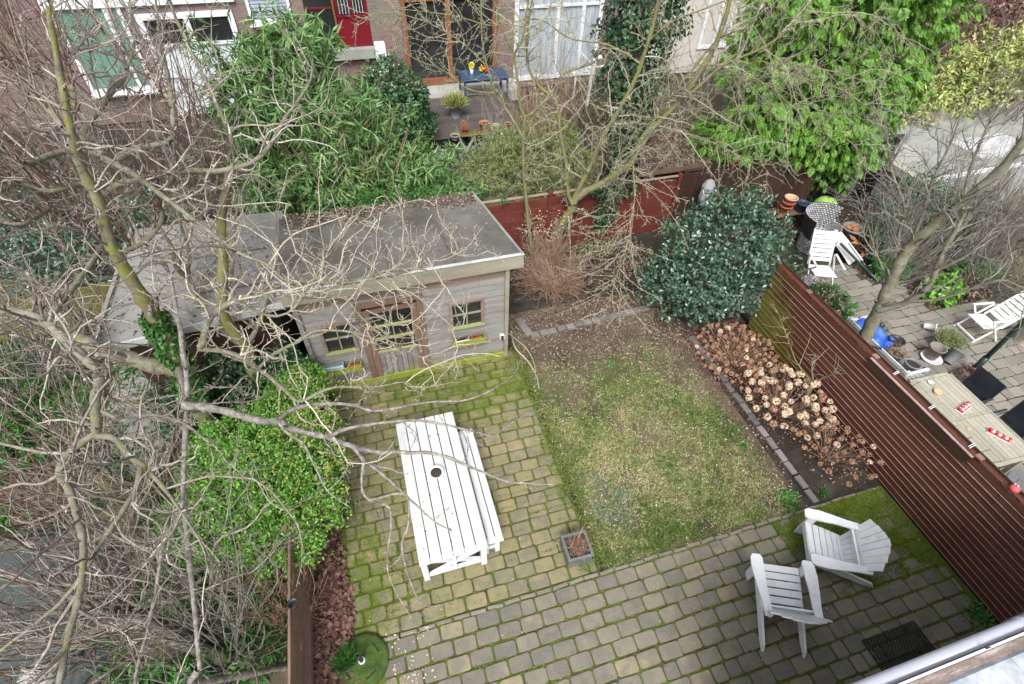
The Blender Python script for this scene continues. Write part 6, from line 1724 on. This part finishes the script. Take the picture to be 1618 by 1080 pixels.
link('sheet', mesh_from('sheet', np.stack([X, Y, Z], -1).reshape(-1, 3), F4=np.stack([a, a + 1, a + g + 1, a + g], -1), mats=('blue_sheet',)), t)
small_pot('round_pot', 'empty black pot on the white plant bench beside the blue sheet', 'flower pot', (9.62, 4.62, .46), .14, .18, 'pot_dark')
t = small_pot('round_pot', 'brown bowl of withered stems in the middle of the white plant bench', 'flower pot', (9.40, 4.36, .46), .14, .14, 'pot_taupe')
foliage('dead_stems', [(0, 0, .2, .16, .16, .10)], 180, .10, .008, 'twig_tan', t)
small_pot('round_pot', 'dark grey pot at the near end of the white plant bench', 'flower pot', (9.42, 4.02, .46), .14, .20, 'pot_grey')
t = thing('netting_heap', 'dark green netting heap on the far end of the white plant bench', 'netting', (9.6, 5.1, .50))
foliage('netting', [(0, 0, .05, .18, .22, .10)], 500, .06, .02, 'green_iron', t)

t = thing('teak_table', 'pale weathered teak dining table laid with red ornaments beyond the dark fence', 'table', (9.29, 2.72, 0), R(-2))
for half, (y0, y1) in enumerate(((-.86, -.03), (.03, .86))):
    for i in range(9):
        MB().box((-.38 + i * .095, (y0 + y1) / 2, .745), (.089, y1 - y0, .024), bev=.003).build('plank', 'teak', t)
MB().box((0, 0, .744), (.90, .052, .026)).build('crossbar', 'teak', t)
for sy in (-1, 1):
    MB().box((0, sy * .895, .744), (.95, .06, .03), bev=.003).build('end_board', 'teak', t)
for sx in (-1, 1):
    MB().box((sx * .455, 0, .744), (.05, 1.85, .03), bev=.003).build('side_board', 'teak', t)
    MB().box((sx * .40, 0, .68), (.03, 1.6, .08)).build('apron', 'teak', t)
    for sy in (-1, 1):
        MB().box((sx * .41, sy * .84, .36), (.07, .07, .72), bev=.004).build('leg', 'teak', t)
def sling_chair(label, loc, rz):
    t = thing('sling_chair', label, 'chair', loc, rz, 'black sling chairs around the teak table')
    mb = MB()
    prof = [(.26, .43), (.10, .42), (-.12, .40), (-.20, .44), (-.25, .60), (-.31, .92)]
    for (a, b) in zip(prof[:-1], prof[1:]):
        mb.hexa([(a[0], -.24, a[1]), (b[0], -.24, b[1]), (b[0], .24, b[1]), (a[0], .24, a[1]), (a[0], -.24, a[1] + .015), (b[0] + .012, -.24, b[1] + .012), (b[0] + .012, .24, b[1] + .012), (a[0], .24, a[1] + .015)])
    mb.build('sling', 'black_fabric', t)
    for s in (-1, 1):
        f = MB()
        for (a, b) in zip(prof[:-1], prof[1:]):
            f.cyl((a[0], s * .25, a[1]), (b[0], s * .25, b[1]), .013, n=8)
        f.build('side_rail', 'pot_dark', t)
        MB().cyl((.24, s * .26, .43), (.27, s * .26, 0), .013, n=8).build('leg', 'pot_dark', t)
        MB().cyl((-.16, s * .26, .43), (-.28, s * .26, 0), .013, n=8).build('leg', 'pot_dark', t)
        MB().box((.02, s * .28, .64), (.44, .045, .02), bev=.006).build('armrest', 'pot_dark', t)
        MB().cyl((.22, s * .27, .43), (.2, s * .28, .64), .011, n=6).build('arm_post', 'pot_dark', t)
    return t
sling_chair('black sling chair at the far side of the teak table, beside the green pole', (9.98, 3.22, 0), R(182))
sling_chair('black sling chair at the far side of the teak table, nearer the right edge', (10.02, 2.42, 0), R(178))
sling_chair('black sling chair wedged between fence and teak table, farther from the gutter', (8.72, 3.02, 0), R(2))
sling_chair('black sling chair wedged between fence and teak table, nearer the gutter', (8.68, 2.25, 0), R(-3))
def tray(label, loc, rz, n):
    t = thing('ornament_tray', label, 'tray', loc, rz)
    MB().box((0, 0, .008), (.34, .13, .016), bev=.006).build('tray', 'white_plastic', t)
    MB().box((0, 0, .022), (.32, .11, .012), bev=.004).build('rim_filling', 'red_gloss', t)
    for i in range(n):
        MB().lathe([(0, 0), (.022, .005), (.03, .025), (.022, .045), (0, .05)], (-.14 + i * .28 / (n - 1), .012 * (-1) ** i, .022), n=10).build('bauble', 'red_gloss' if i % 2 == 0 else 'metal_trim', t, True)
        MB().lathe([(0, 0), (.014, .003), (.018, .016), (0, .03)], (-.12 + i * .26 / (n - 1), -.03 * (-1) ** i, .024), n=8).build('candle', 'white_plastic' if i % 2 else 'pink_red', t, True)
tray('tray of red and white baubles in the middle of the teak table', (9.32, 2.88, .76), R(15), 7)
tray('elongated tray of red baubles near the end of the teak table', (9.40, 2.26, .76), R(-60), 7)
t = thing('wooden_bowl', 'small round slice of brown wood on the far end of the teak table', 'bowl', (9.15, 3.28, .76))
MB().lathe([(0, 0), (.06, 0), (.075, .03), (.07, .045), (.03, .04), (0, .04)], n=14).build('slice', 'cut_wood', t)
t = thing('star_ornament', 'tiny straw star ornament lying between the two red trays', 'ornament', (9.02, 2.50, .76))
st_ = MB()
pts = [(.05 * (1 if i % 2 == 0 else .42) * math.cos(i * PI / 5), .05 * (1 if i % 2 == 0 else .42) * math.sin(i * PI / 5)) for i in range(10)]
st_.prism(pts, 0, .01)
st_.build('star', 'cut_wood', t)
t = thing('small_glass', 'little pale glass dish at the far corner of the teak table', 'dish', (9.22, 3.5, .76))
MB().lathe([(0, 0), (.04, .002), (.05, .02), (.045, .02), (.03, .006)], n=14).build('dish', 'metal_trim', t)
t = thing('round_side_table', 'round dark blue grey side table close behind the fence near the red ornament', 'table', (9.20, 1.36, 0))
MB().lathe([(0, .60), (.36, .60), (.37, .62), (.36, .64), (0, .64)], n=30).build('table_top', 'pot_grey', t)
MB().cyl((0, 0, 0), (0, 0, .6), .04, n=10).build('stem', 'pot_dark', t)
t = thing('dead_climber', 'dry twiggy climber sprawling along the outer side of the slatted fence', 'plant', (7.95, 2.8, 0))
P = np.zeros((44, 8, 3))
P[:, 0] = np.stack([rng.normal(size=44) * .08, rng.uniform(-1.6, 1.3, 44), np.zeros(44)], -1)
d = unit(rng.normal(size=(44, 3)) * .25 + np.array([.15, 0, 1]))
for k in range(1, 8):
    d = unit(d + rng.normal(size=(44, 3)) * .2)
    P[:, k] = P[:, k - 1] + d * .19
B, Q = branch(P, np.full((44, 8), .006), 5, (.1, .45), K=5, rmin=.0025)
V, F = join([tubes(P, np.full((44, 8), .006), 4), tubes(B, Q, 3)])
link('stems', mesh_from('stems', V, F4=F, mats=('twig_grey',)), t)['kind'] = 'stuff'

def recliner(label, loc, rz, back_lean=28):
    t = thing('folding_chair', label, 'chair', loc, rz, 'white plastic folding garden chairs')
    P = 'white_plastic'
    for i in range(5):
        MB().box((.20 - i * .095, 0, .40 - i * .012), (.08, .44, .022), bev=.005).build('seat_slat', P, t)
    ln = R(back_lean)
    for i in range(7):
        s = .10 + i * .10
        MB().box((-.25 - math.sin(ln) * s, 0, .38 + math.cos(ln) * s), (.022, .46, .082), ry=-ln, bev=.005).build('back_slat', P, t)
    for s in (-1, 1):
        MB().bar((-.23, s * .22, .36), (-.25 - math.sin(ln) * .78, s * .22, .38 + math.cos(ln) * .78), .03, .03).build('back_rail', P, t)
        MB().bar((.28, s * .25, .0), (-.30, s * .25, .62), .035, .025, (0, 1, 0)).build('leg', P, t)
        MB().bar((-.34, s * .27, .0), (.20, s * .27, .62), .035, .025, (0, 1, 0)).build('leg', P, t)
        MB().box((-.03, s * .27, .64), (.54, .05, .025), bev=.008).build('armrest', P, t)
    MB().box((.255, 0, .08), (.03, .5, .03)).build('foot_bar', P, t)
    return t
recliner('white plastic folding chair next to the wicker tub chair and evergreen', (10.0, 7.15, 0), R(-112), 30).scale = (1.1, 1.15, 1.02)
recliner('white plastic folding chair on the paving at the right edge near a white pot', (12.3, 4.75, 0), R(172), 40).scale = (.95, 1.05, 1.0)
t = thing('wicker_armchair', 'grey woven wicker tub chair with high rounded back under the conifer', 'chair', (10.9, 8.35, 0), R(-70))
def woven(mb, rfun, z0, z1, a0, a1, n, rows):
    for r_ in range(rows):
        z = z0 + (z1 - z0) * (r_ + .5) / rows
        dz = (z1 - z0) / rows
        for i in range(n):
            a = a0 + (a1 - a0) * (i + (.5 if r_ % 2 else 0)) / n
            b_ = a + (a1 - a0) / n * .72
            r = rfun(z)
            am = (a + b_) / 2
            mb.hexa([(r * math.cos(q) + e * math.cos(am), r * math.sin(q) + e * math.sin(am), zz) for zz in (z - dz * .30, z + dz * .30) for (q, e) in ((a, -.012), (b_, -.012), (b_, .012), (a, .012))])
mb = MB()
woven(mb, lambda z: .42 + .04 * z, .02, .46, 0, 2 * PI, 30, 8)
mb.build('woven_base', 'wicker', t)
mb = MB()
woven(mb, lambda z: .44 + .25 * (z - .46), .46, 1.02, PI * .5, PI * 1.5, 22, 11)
mb.build('woven_back', 'wicker', t)
MB().lathe([(.465, .44), (.605, 1.02)], n=20, a0=PI * .51, a1=PI * 1.49).build('back_liner', 'pot_dark', t)
for (a0, a1) in ((.25, .5), (1.5, 1.75)):
    mb = MB()
    woven(mb, lambda z: .44, .46, .70, PI * a0, PI * a1, 5, 4)
    mb.build('woven_arm', 'wicker', t)
MB().lathe([(0, .42), (.40, .42), (.41, .40), (.40, .02), (0, .02)], n=26).build('liner', 'pot_dark', t)
mb = MB()
for i in range(8):
    mb.box((0, -.32 + i * .09, .44), (.70 - abs(i - 3.5) * .08, .03, .02))
    mb.box((-.32 + i * .09, 0, .45), (.03, .70 - abs(i - 3.5) * .08, .02))
mb.build('woven_seat', 'wicker', t)
t = thing('wicker_stool', 'flat round grey woven stool between evergreen and white folding chair', 'stool', (9.55, 6.85, 0))
mb = MB()
woven(mb, lambda z: .27, .04, .36, 0, 2 * PI, 24, 6)
for i in range(9):
    mb.box((0, -.24 + i * .06, .37), (.50 - abs(i - 4) * .07, .025, .018))
    mb.box((-.24 + i * .06, 0, .378), (.025, .50 - abs(i - 4) * .07, .018))
mb.build('woven_body', 'wicker', t)
MB().lathe([(0, .36), (.25, .36), (.25, .04)], n=20).build('liner', 'pot_dark', t)

t = thing('lime_kettle_grill', 'glossy lime green kettle grill lid beneath the hanging conifer', 'grill', (11.55, 9.15, 0))
MB().lathe([(.30, .62), (.31, .66), (.29, .78), (.20, .88), (.08, .93), (0, .935)], n=26).build('lid', 'lime', t, True)
MB().lathe([(0, .34), (.12, .36), (.24, .44), (.30, .56), (.30, .61)], n=26).build('bowl', 'lime', t, True)
MB().cyl((-.05, 0, .955), (.05, 0, .955), .012, n=8).build('handle', 'pot_dark', t)
for k in range(3):
    a = k * 2 * PI / 3
    MB().cyl((.16 * math.cos(a), .16 * math.sin(a), .40), (.3 * math.cos(a), .3 * math.sin(a), 0), .014, n=8).build('leg', 'metal_trim', t)
t = thing('potting_bench', 'old wooden bench holding terracotta and blue pots under the conifer', 'bench', (10.9, 9.55, 0))
for i in range(4):
    MB().box((0, -.16 + i * .11, .40), (1.5, .10, .03), bev=.003).build('plank', 'brown_plank', t)
for x in (-.65, .65):
    MB().box((x, 0, .19), (.06, .38, .38)).build('leg', 'brown_plank', t)
for i, (dx, dz, r, h, lab) in enumerate(((-.32, 0, .15, .20, 'lowest terracotta pot of the leaning stack beside the lime grill'), (-.30, .12, .155, .20, 'middle terracotta pot of the leaning stack beside the lime grill'), (-.28, .24, .16, .20, 'topmost terracotta pot of the leaning stack beside the lime grill'))):
    small_pot('clay_pot', lab, 'flower pot', (10.95 + dx, 9.50, .42 + dz), r, h, 'terracotta' if i < 2 else 'terracotta_pale', soil=False)
small_pot('blue_pot', 'dark blue glazed square pot left of the lime grill', 'flower pot', (11.12, 9.45, .42), .16, .24, 'pot_blue')
small_pot('clay_pot', 'wide terracotta bowl low in front of the stacked pots', 'flower pot', (10.45, 9.1, 0), .2, .22, 'terracotta')
t = thing('brown_leaf_heap', 'heap of withered brown leaves behind the wicker tub chair', 'leaf heap', (10.3, 9.0, 0))
foliage('leaves', [(0, 0, .15, .5, .3, .28)], 900, .09, .04, 'litter', t)
t = small_pot('tall_zinc_pot', 'tall grey tub filled with orange pots beside the wicker tub chair', 'tub', (11.75, 8.25, 0), .24, .55, 'pot_grey', soil=False)
for (x, y) in ((-.09, .03), (.09, .05), (0, -.09)):
    MB().lathe([(.05, 0), (.085, .12), (.09, .12), (.09, .15), (.07, .15), (.05, .05)], (x, y, .44), n=12).build('clay_pot', 'orange', t, True)
t = small_pot('black_pot', 'black pot with yellow brown broad leaves beside the folded white parasol', 'potted plant', (11.75, 7.75, 0), .17, .28, 'pot_dark')
foliage('leaves', [(0, 0, .42, .2, .16, .16)], 26, .26, .10, 'orange', t, shape=.5)
t = thing('folded_parasol', 'folded white parasol with dark green pole lying along the paved bed edge', 'parasol', (0, 0, 0))
MB().cyl((11.05, 7.85, .50), (11.50, 6.75, .05), .035, n=10).build('pole', 'green_iron', t)
MB().cyl((11.10, 7.70, .60), (11.42, 6.9, .12), .014, n=8).build('rib', 'pot_dark', t)
g = 12
X, Y = np.meshgrid(np.linspace(0, 1, g), np.linspace(0, 1, g))
cx_ = 10.92 + X * .42 + Y * .30
cy_ = 8.25 - X * .12 - Y * .78
cz_ = .62 - Y * .42 + .05 * np.sin(X * 16 + Y * 3) - .12 * (X - .5) ** 2 * 4
i = np.arange(g - 1); a = (i[:, None] * g + i[None]).ravel()
cl_ = link('canopy', mesh_from('canopy', np.stack([cx_, cy_, cz_], -1).reshape(-1, 3), F4=np.stack([a, a + 1, a + g + 1, a + g], -1), mats=('cloth_white',), smooth=True), t)
t = thing('parasol_pole', 'dark green parasol pole standing upright beside the teak table', 'pole', (11.22, 3.85, 0))
MB().cyl((0, 0, 0), (0, 0, 2.5), .045, n=14).build('pole', 'green_iron', t, True)
MB().cyl((0, 0, 0), (0, 0, .5), .06, n=14).build('sleeve', 'green_iron', t, True)
MB().cyl((.0, 0, 1.1), (.12, .0, 1.14), .012, n=8).build('crank', 'pot_dark', t)
small_pot('saucer_pot', 'taupe pot standing in a white saucer between plant bench and teak table', 'flower pot', (10.72, 4.42, .04), .15, .28, 'pot_taupe', soil=False)
t = thing('white_saucer', 'round white saucer under the taupe pot', 'saucer', (10.70, 4.38, .022))
MB().lathe([(0, 0), (.17, 0), (.21, .05), (.195, .05), (.165, .012), (0, .012)], n=24).build('dish', 'white_plastic', t, True)
t = small_pot('heather_pot', 'grey pot of olive heather beside the taupe pot', 'potted plant', (11.20, 4.55, 0), .23, .24, 'pot_grey')
foliage('heather', [(0, 0, .30, .28, .28, .14)], 1500, .07, .012, 'feather_leaf', t, outw=.3, rnd=.4, down=-.6)
t = small_pot('leaning_pot', 'grey pot tipped against the heather pot', 'flower pot', (10.95, 4.20, .04), .13, .28, 'pot_grey', soil=False)
t.rotation_euler = (0, R(40), R(20))
t = thing('white_jug', 'small white pot tipped over on the open paving', 'flower pot', (11.38, 5.12, .10))
MB().lathe([(.06, -.10), (.085, .10), (.095, .10), (.095, .12), (.075, .12), (.05, -.06), (0, -.06)], n=18).build('pot_body', 'white_plastic', t, True, rot=(R(75), 0, R(40)))
small_pot('white_pot', 'cream rounded pot cut by the right picture edge', 'flower pot', (13.15, 4.25, 0), .22, .42, 'pot_cream', taper=.8)
t = thing('white_pot', 'whitish round pot behind the right hand folding chair', 'flower pot', (13.0, 4.9, 0))
MB().lathe([(.15, 0), (.24, .12), (.26, .28), (.2, .42), (.18, .42), (.2, .3)], n=20).build('pot_body', 'pot_cream', t, True)
t = thing('rusty_plant', 'low rust brown dried plant at the foot of the green pole', 'plant', (11.0, 3.75, 0))
foliage('leaves', [(0, 0, .1, .32, .26, .14)], 900, .06, .02, 'litter_red', t)
P_ = 'planted bed of the paved garden'
t = thing('fern_clump', 'arching green fern like clump just over the fence beside the white folding chair', 'plant', (9.15, 6.05, 0))
foliage('fronds', [(0, 0, .45, .48, .42, .30)], 2600, .20, .022, 'weed', t, outw=.8, rnd=.5, cl=10, clr=.05, clusters_fan=True, shape=.3)
t = thing('yellow_slab', 'mossy yellow round stone slab behind the fence near the fern like clump', 'stone', (9.50, 5.60, .0))
MB().lathe([(0, 0), (.22, 0), (.24, .05), (.22, .10), (0, .12)], n=18).build('slab', 'sill', t, True)
t = thing('russet_plant', 'dry russet leaved plant hanging over the fence top', 'plant', (8.6, 5.75, 0))
foliage('leaves', [(0, 0, .9, .3, .8, .4)], 700, .07, .03, 'litter', t)
for i, (x, y, r, h, m, lab, n_) in enumerate((
        (11.9, 6.95, .45, .5, 'weed', 'green leafy shrub with narrow foliage beside the folded parasol', 1800),
        (12.4, 5.9, .40, .5, 'hedge_leaf', 'broad leaved bright green shrub at the front of the planted bed', 700),
        (13.3, 5.95, .5, .35, 'litter', 'withered brown perennial in the planted bed', 900),
        (13.8, 6.3, .55, .45, 'weed', 'low green cushion at the back of the planted bed', 1500),
        (12.3, 7.6, .6, 1.0, 'ball_leaf', 'grey green evergreen bush before the pale flat roof', 3200),
        (13.6, 8.4, .9, 1.5, 'ball_leaf', 'loose tall evergreen bush against the pale flat roof edge', 2600),
        (14.8, 6.2, .6, .5, 'yellow_leaf', 'yellowish plant at the right edge of the planted bed', 1200))):
    t = thing('bed_plant', lab, 'plant', (x, y, 0))
    foliage('leaves', [(0, 0, h * .6, r, r * .85, h * .6)], n_, .10 if m != 'hedge_leaf' else .16, .035 if m != 'hedge_leaf' else .09, m, t)
BG = 'twiggy bare shrubs in the planted bed'
brush('bare_shrub', 'dense grey bare shrub between the pale flat roof and the tubs', 'shrub', (12.2, 7.0, 0), 70, 2.1, .8, 'twig_grey', r=.010, lv=(4, (.2, .7)), wob=.12, foot=.4, group=BG)
brush('bare_shrub', 'purple grey bare shrub at the right edge above the folding chair', 'shrub', (13.9, 5.9, 0), 60, 1.9, .9, 'twig_grey', r=.010, lv=(4, (.2, .7)), wob=.12, foot=.4, group=BG)
brush('bare_shrub', 'tall brown bare shrub at the right edge before the pale flat roof', 'shrub', (14.6, 6.8, 0), 60, 2.6, .7, 'twig', r=.012, lv=(4, (.3, .9)), wob=.12, foot=.5, group=BG)

# pale flat roofed extension and shrubs beyond
t = thing('pale_extension', 'flat roofed outbuilding with pale mossy roof and raised timber edge at the right', 'outbuilding', (0, 0, 0))
MB().box((19.5, 9.95, .40), (10.0, 4.5, .84)).build('wall', 'concrete', t)
MB().box((19.5, 9.95, .87), (10.3, 4.8, .10)).build('roof', 'concrete_pale', t)
MB().box((19.5, 12.42, 1.02), (10.3, .22, .30), bev=.01).build('parapet', 'shed_fascia', t)
MB().bar((14.35, 7.6, 1.02), (14.4, 12.3, 1.02), .24, .22).build('parapet', 'teak', t)
MB().box((18.6, 10.4, .95), (2.2, 1.2, .06), bev=.01).build('roof_light', 'trim_dull', t)
MB().bar((14.6, 9.2, .95), (22, 9.35, .95), .10, .08).build('trim', 'metal_trim', t)
t = thing('variegated_shrub', 'yellow and green variegated evergreen shrub behind the pale flat roof', 'shrub', (19.0, 12.3, 0))
foliage('leaves', [(-1.6, .6, 1.3, 1.7, 1.0, 1.0), (.8, .8, 1.6, 1.9, 1.2, 1.2), (3.2, 1.4, 1.9, 1.9, 1.2, 1.4), (5.6, 1.4, 1.6, 1.9, 1.2, 1.4)], 17000, .20, .075, 'yellow_leaf', t, outw=.5, rnd=.6, down=.15, cl=6, clr=.08, clusters_fan=True, lump=.18)
t = thing('evergreen_bush', 'dark blue green bush beside the conifer in the top right', 'shrub', (17.4, 14.2, 0))
foliage('leaves', [(0, 0, 1.6, 1.1, .9, 1.4)], 2600, .16, .07, 'ball_leaf', t)
t = thing('teal_barrel', 'teal green water butt just right of the conifer in the top right corner', 'barrel', (17.6, 15.3, 0))
MB().lathe([(.5, 0), (.56, .9), (.56, 2.3), (.5, 2.6), (0, 2.65)], n=20).build('barrel', 'teal', t, True)
hb = thing('beech_hedge', 'purplish brown winter hedge filling the top right corner', 'hedge', (25, 18.5, 0))
foliage('leaves', [(-5, 0, 1.6, 3.2, 1.6, 1.9), (0, 0, 1.8, 3.6, 1.8, 2.0), (6, 0, 1.8, 4, 1.8, 2.2), (12, 0, 1.8, 4, 1.8, 2.2)], 15000, .17, .09, 'litter_red', hb, outw=.4, rnd=.8, lump=.2)
brush('bare_shrub', 'slender pale bare tree rising from the top right hedge', 'tree', (18.4, 14.6, 0), 12, 5.0, .5, 'twig_grey', r=.025, lv=(1.6, (.6, 1.8)), wob=.1, foot=.5)
brush('bare_shrub', 'spreading bare tree over the variegated shrub at the right edge', 'tree', (20.6, 12.0, 0), 10, 4.6, .8, 'twig_grey', r=.03, lv=(1.8, (.6, 1.6)), wob=.12, foot=.5)

# ------------------------------------------------------------------ garden on the far left
tag(link('pond', mesh_from('pond', [(-6.6, 2.6, .02), (-4.55, 2.4, .02), (-4.5, 4.2, .02), (-5.0, 5.2, .02), (-6.3, 5.4, .02), (-7.2, 4.0, .02)], polys=[(0, 1, 2, 3, 4, 5)], mats=('water',))), kind='structure')
t = thing('pond_stone', 'pale rounded stone at the pond edge in the bottom left corner', 'stone', (-5.25, 3.0, .02))
MB().lathe([(.0, 0), (.2, .0), (.24, .08), (.18, .17), (.06, .21), (0, .21)], n=14).build('stone', 'stone', t, True)
sl = tag(link('left_path', mesh_from('left_path', [(-5.4, 5.9, .0), (-4.1, 5.9, .0), (-4.2, 8.8, .0), (-5.6, 8.8, .0)], F4=[(0, 1, 2, 3)], mats=('neighbour_joint',))), kind='structure')
for i in range(4):
    for j in range(6):
        MB().box((-5.25 + i * .31, 6.1 + j * .46, .02), (.295, .44, .04), bev=.006, rz=random.gauss(0, .015)).build('slab', 'concrete', sl)
t = thing('log', 'thick mossy log crossing the ground low in the bottom left corner', 'log', (0, 0, 0))
P1, r1 = catmull([(-4.9, 3.3, .12), (-4.2, 3.35, .2), (-3.5, 2.9, .22), (-2.9, 2.5, .18)], (.11, .08), 20)
V, F = tubes(P1[None], r1[None], 10)
link('log', mesh_from('log', V, F4=F, mats=('bark_moss',), smooth=True), t)
t = thing('mossy_stump', 'small round mossy stump among the left hand shrubs', 'stump', (-4.95, 5.7, 0))
MB().lathe([(.15, 0), (.14, .3), (.10, .36), (0, .38)], n=12).build('stump', 'bark_mossier', t, True)
t = thing('mossy_board_fence', 'sloping mossy olive brown board fence behind the big trunk at the left edge', 'fence', (0, 0, 0))
for i in range(5):
    MB().box((-6.2, 9.85, .12 + i * .22), (4.4, .035, .21), bev=.005).build('board', 'mossy_plank', t)
for x in (-8.3, -6.3, -4.2):
    MB().box((x, 9.8, .62), (.09, .09, 1.24)).build('post', 'mossy_plank', t)
for i, (x, y, a, h, lab) in enumerate(((-6.4, 10.9, 1.3, 1.0, 'dark evergreen bush behind the mossy boards at the left edge'), (-4.9, 12.6, 1.0, .9, 'dark evergreen bush between brick house and grey felt roof'), (-7.6, 13.5, 1.4, 1.3, 'dark bush against the house at the left picture edge'))):
    t = thing('evergreen_bush', lab, 'shrub', (x, y, 0))
    foliage('leaves', [(0, 0, h * .8, a, a * .8, h)], 2600, .13, .06, 'laurel_leaf', t)
t = thing('ivy_mound', 'dark ivy mound at the gap between hedge and shed', 'ivy', (-2.2, 6.5, 0))
foliage('leaves', [(0, 0, .8, .5, .28, .8), (-.7, .05, .9, .55, .22, .9), (-1.5, .0, .7, .5, .22, .8), (.35, .1, .9, .3, .2, .9)], 6500, .07, .06, 'ivy_leaf', t)
t = thing('fern', 'green fern on the bank among the bottom left shrubs', 'fern', (-3.6, 3.7, 0))
foliage('fronds', [(0, 0, .25, .5, .4, .25)], 1500, .17, .02, 'weed', t, cl=10, clr=.04, clusters_fan=True)
t = thing('ivy_sprig', 'trailing ivy beside the left foot of the board fence', 'ivy', (-2.55, 2.2, .5))
foliage('leaves', [(0, 0, 0, .16, .2, .4), (.15, .8, -.1, .12, .3, .3)], 160, .07, .06, 'ivy_bright', t)
t = thing('bird_pot', 'small black pot hanging on the inner face of the left board fence', 'pot', (-1.84, 2.62, 1.1))
MB().lathe([(.04, 0), (.06, .10), (.07, .10), (.06, .11), (.04, .02)], n=12).build('pot', 'pot_dark', t, True)

# clutter between the houses and the red fence
for (x, y, a, h, m, lab, n_) in ((2.4, 14.2, .8, .7, 'bamboo_leaf', 'narrow leaved grassy clump beside the little path behind the bamboo', 1500), (6.6, 14.8, .9, .9, 'ball_leaf', 'low evergreen bush before the curtained doors', 2000),
                       (7.9, 15.6, .7, 1.0, 'feather_leaf', 'loose olive bush at the foot of the ivy clad stem', 1500), (1.9, 12.4, .8, .6, 'bamboo_leaf', 'arching green leaf clump right behind the shed roof corner', 1600), (5.4, 13.2, 1.0, .8, 'feather_leaf', 'tousled yellow green bush beneath the forked bare tree crown', 3500)):
    t = thing('garden_bush', lab, 'shrub', (x, y, 0))
    foliage('leaves', [(0, 0, h * .6, a, a * .8, h * .6)], n_, .17, .03, m, t, cl=7, clr=.06, clusters_fan=True, lump=.25)
brush('bare_shrub', 'wide pale bare twigs in front of the deck and its pots', 'shrub', (4.3, 14.6, 0), 60, 1.8, 1.2, 'twig_pale', r=.007, lv=(4, (.2, .7)), wob=.2, foot=.8)
brush('bare_shrub', 'tangled grey brown twigs between the deck and the ivy clad stem', 'shrub', (7.2, 14.0, 0), 70, 2.4, .9, 'twig_grey', r=.008, lv=(4, (.2, .8)), wob=.18, foot=.7)
for (x, y, a, h, m, lab, n_) in ((-5.0, 9.2, .9, .8, 'ball_leaf', 'evergreen bush at the left end of the grey felt roof', 2200), (-6.9, 6.9, .9, .5, 'weed', 'leafy green plants at the left edge below the mossy boards', 2200), (-3.4, 2.2, .6, .5, 'weed', 'ferny green growth at the bottom edge left of the board fence', 1600), (-2.8, 10.4, 1.0, 1.1, 'laurel_leaf', 'dark leaved bush between grey felt roof and bamboo', 2400)):
    t = thing('garden_bush', lab, 'shrub', (x, y, 0))
    foliage('leaves', [(0, 0, h * .6, a, a * .8, h * .6)], n_, .12, .04, m, t, cl=6, clr=.06, clusters_fan=True, lump=.25)
for (x, y, a, h, m, lab, n_) in ((15.6, 7.0, .9, 1.1, 'feather_leaf', 'straggly olive shrub against the near edge of the pale flat roof', 2200), (14.0, 7.4, .7, 1.2, 'ball_leaf', 'narrow leaved evergreen shrub at the corner of the pale flat roof', 2000), (16.9, 7.2, 1.0, 1.0, 'ball_leaf', 'evergreen shrub at the right edge before the pale flat roof', 2200)):
    t = thing('garden_bush', lab, 'shrub', (x, y, 0))
    foliage('leaves', [(0, 0, h * .7, a, a * .8, h * .7)], n_, .12, .035, m, t, cl=6, clr=.06, clusters_fan=True, lump=.25)
t = thing('dark_gap_boards', 'boards painted near black in place of the shaded gap between conifer and variegated shrub', 'wall', (14.6, 13.1, 0))  # added dark boards, their black stands in for shade in the gap
for i in range(16):
    MB().box((i * .21, 0, 1.0), (.20, .04, 2.0), bev=.004).build('board', 'dark_void', t)
MB().box((15.4, 11.2, .935), (1.3, 2.0, .03)).build('moss_sheet', 'concrete', bpy.data.objects['pale_extension'])
brush('bare_shrub', 'fine grey twigs spreading over the pale flat roof', 'shrub', (15.2, 7.6, 0), 70, 2.9, .8, 'twig_grey', r=.010, lv=(4, (.3, .9)), wob=.14, foot=.6, group=BG)
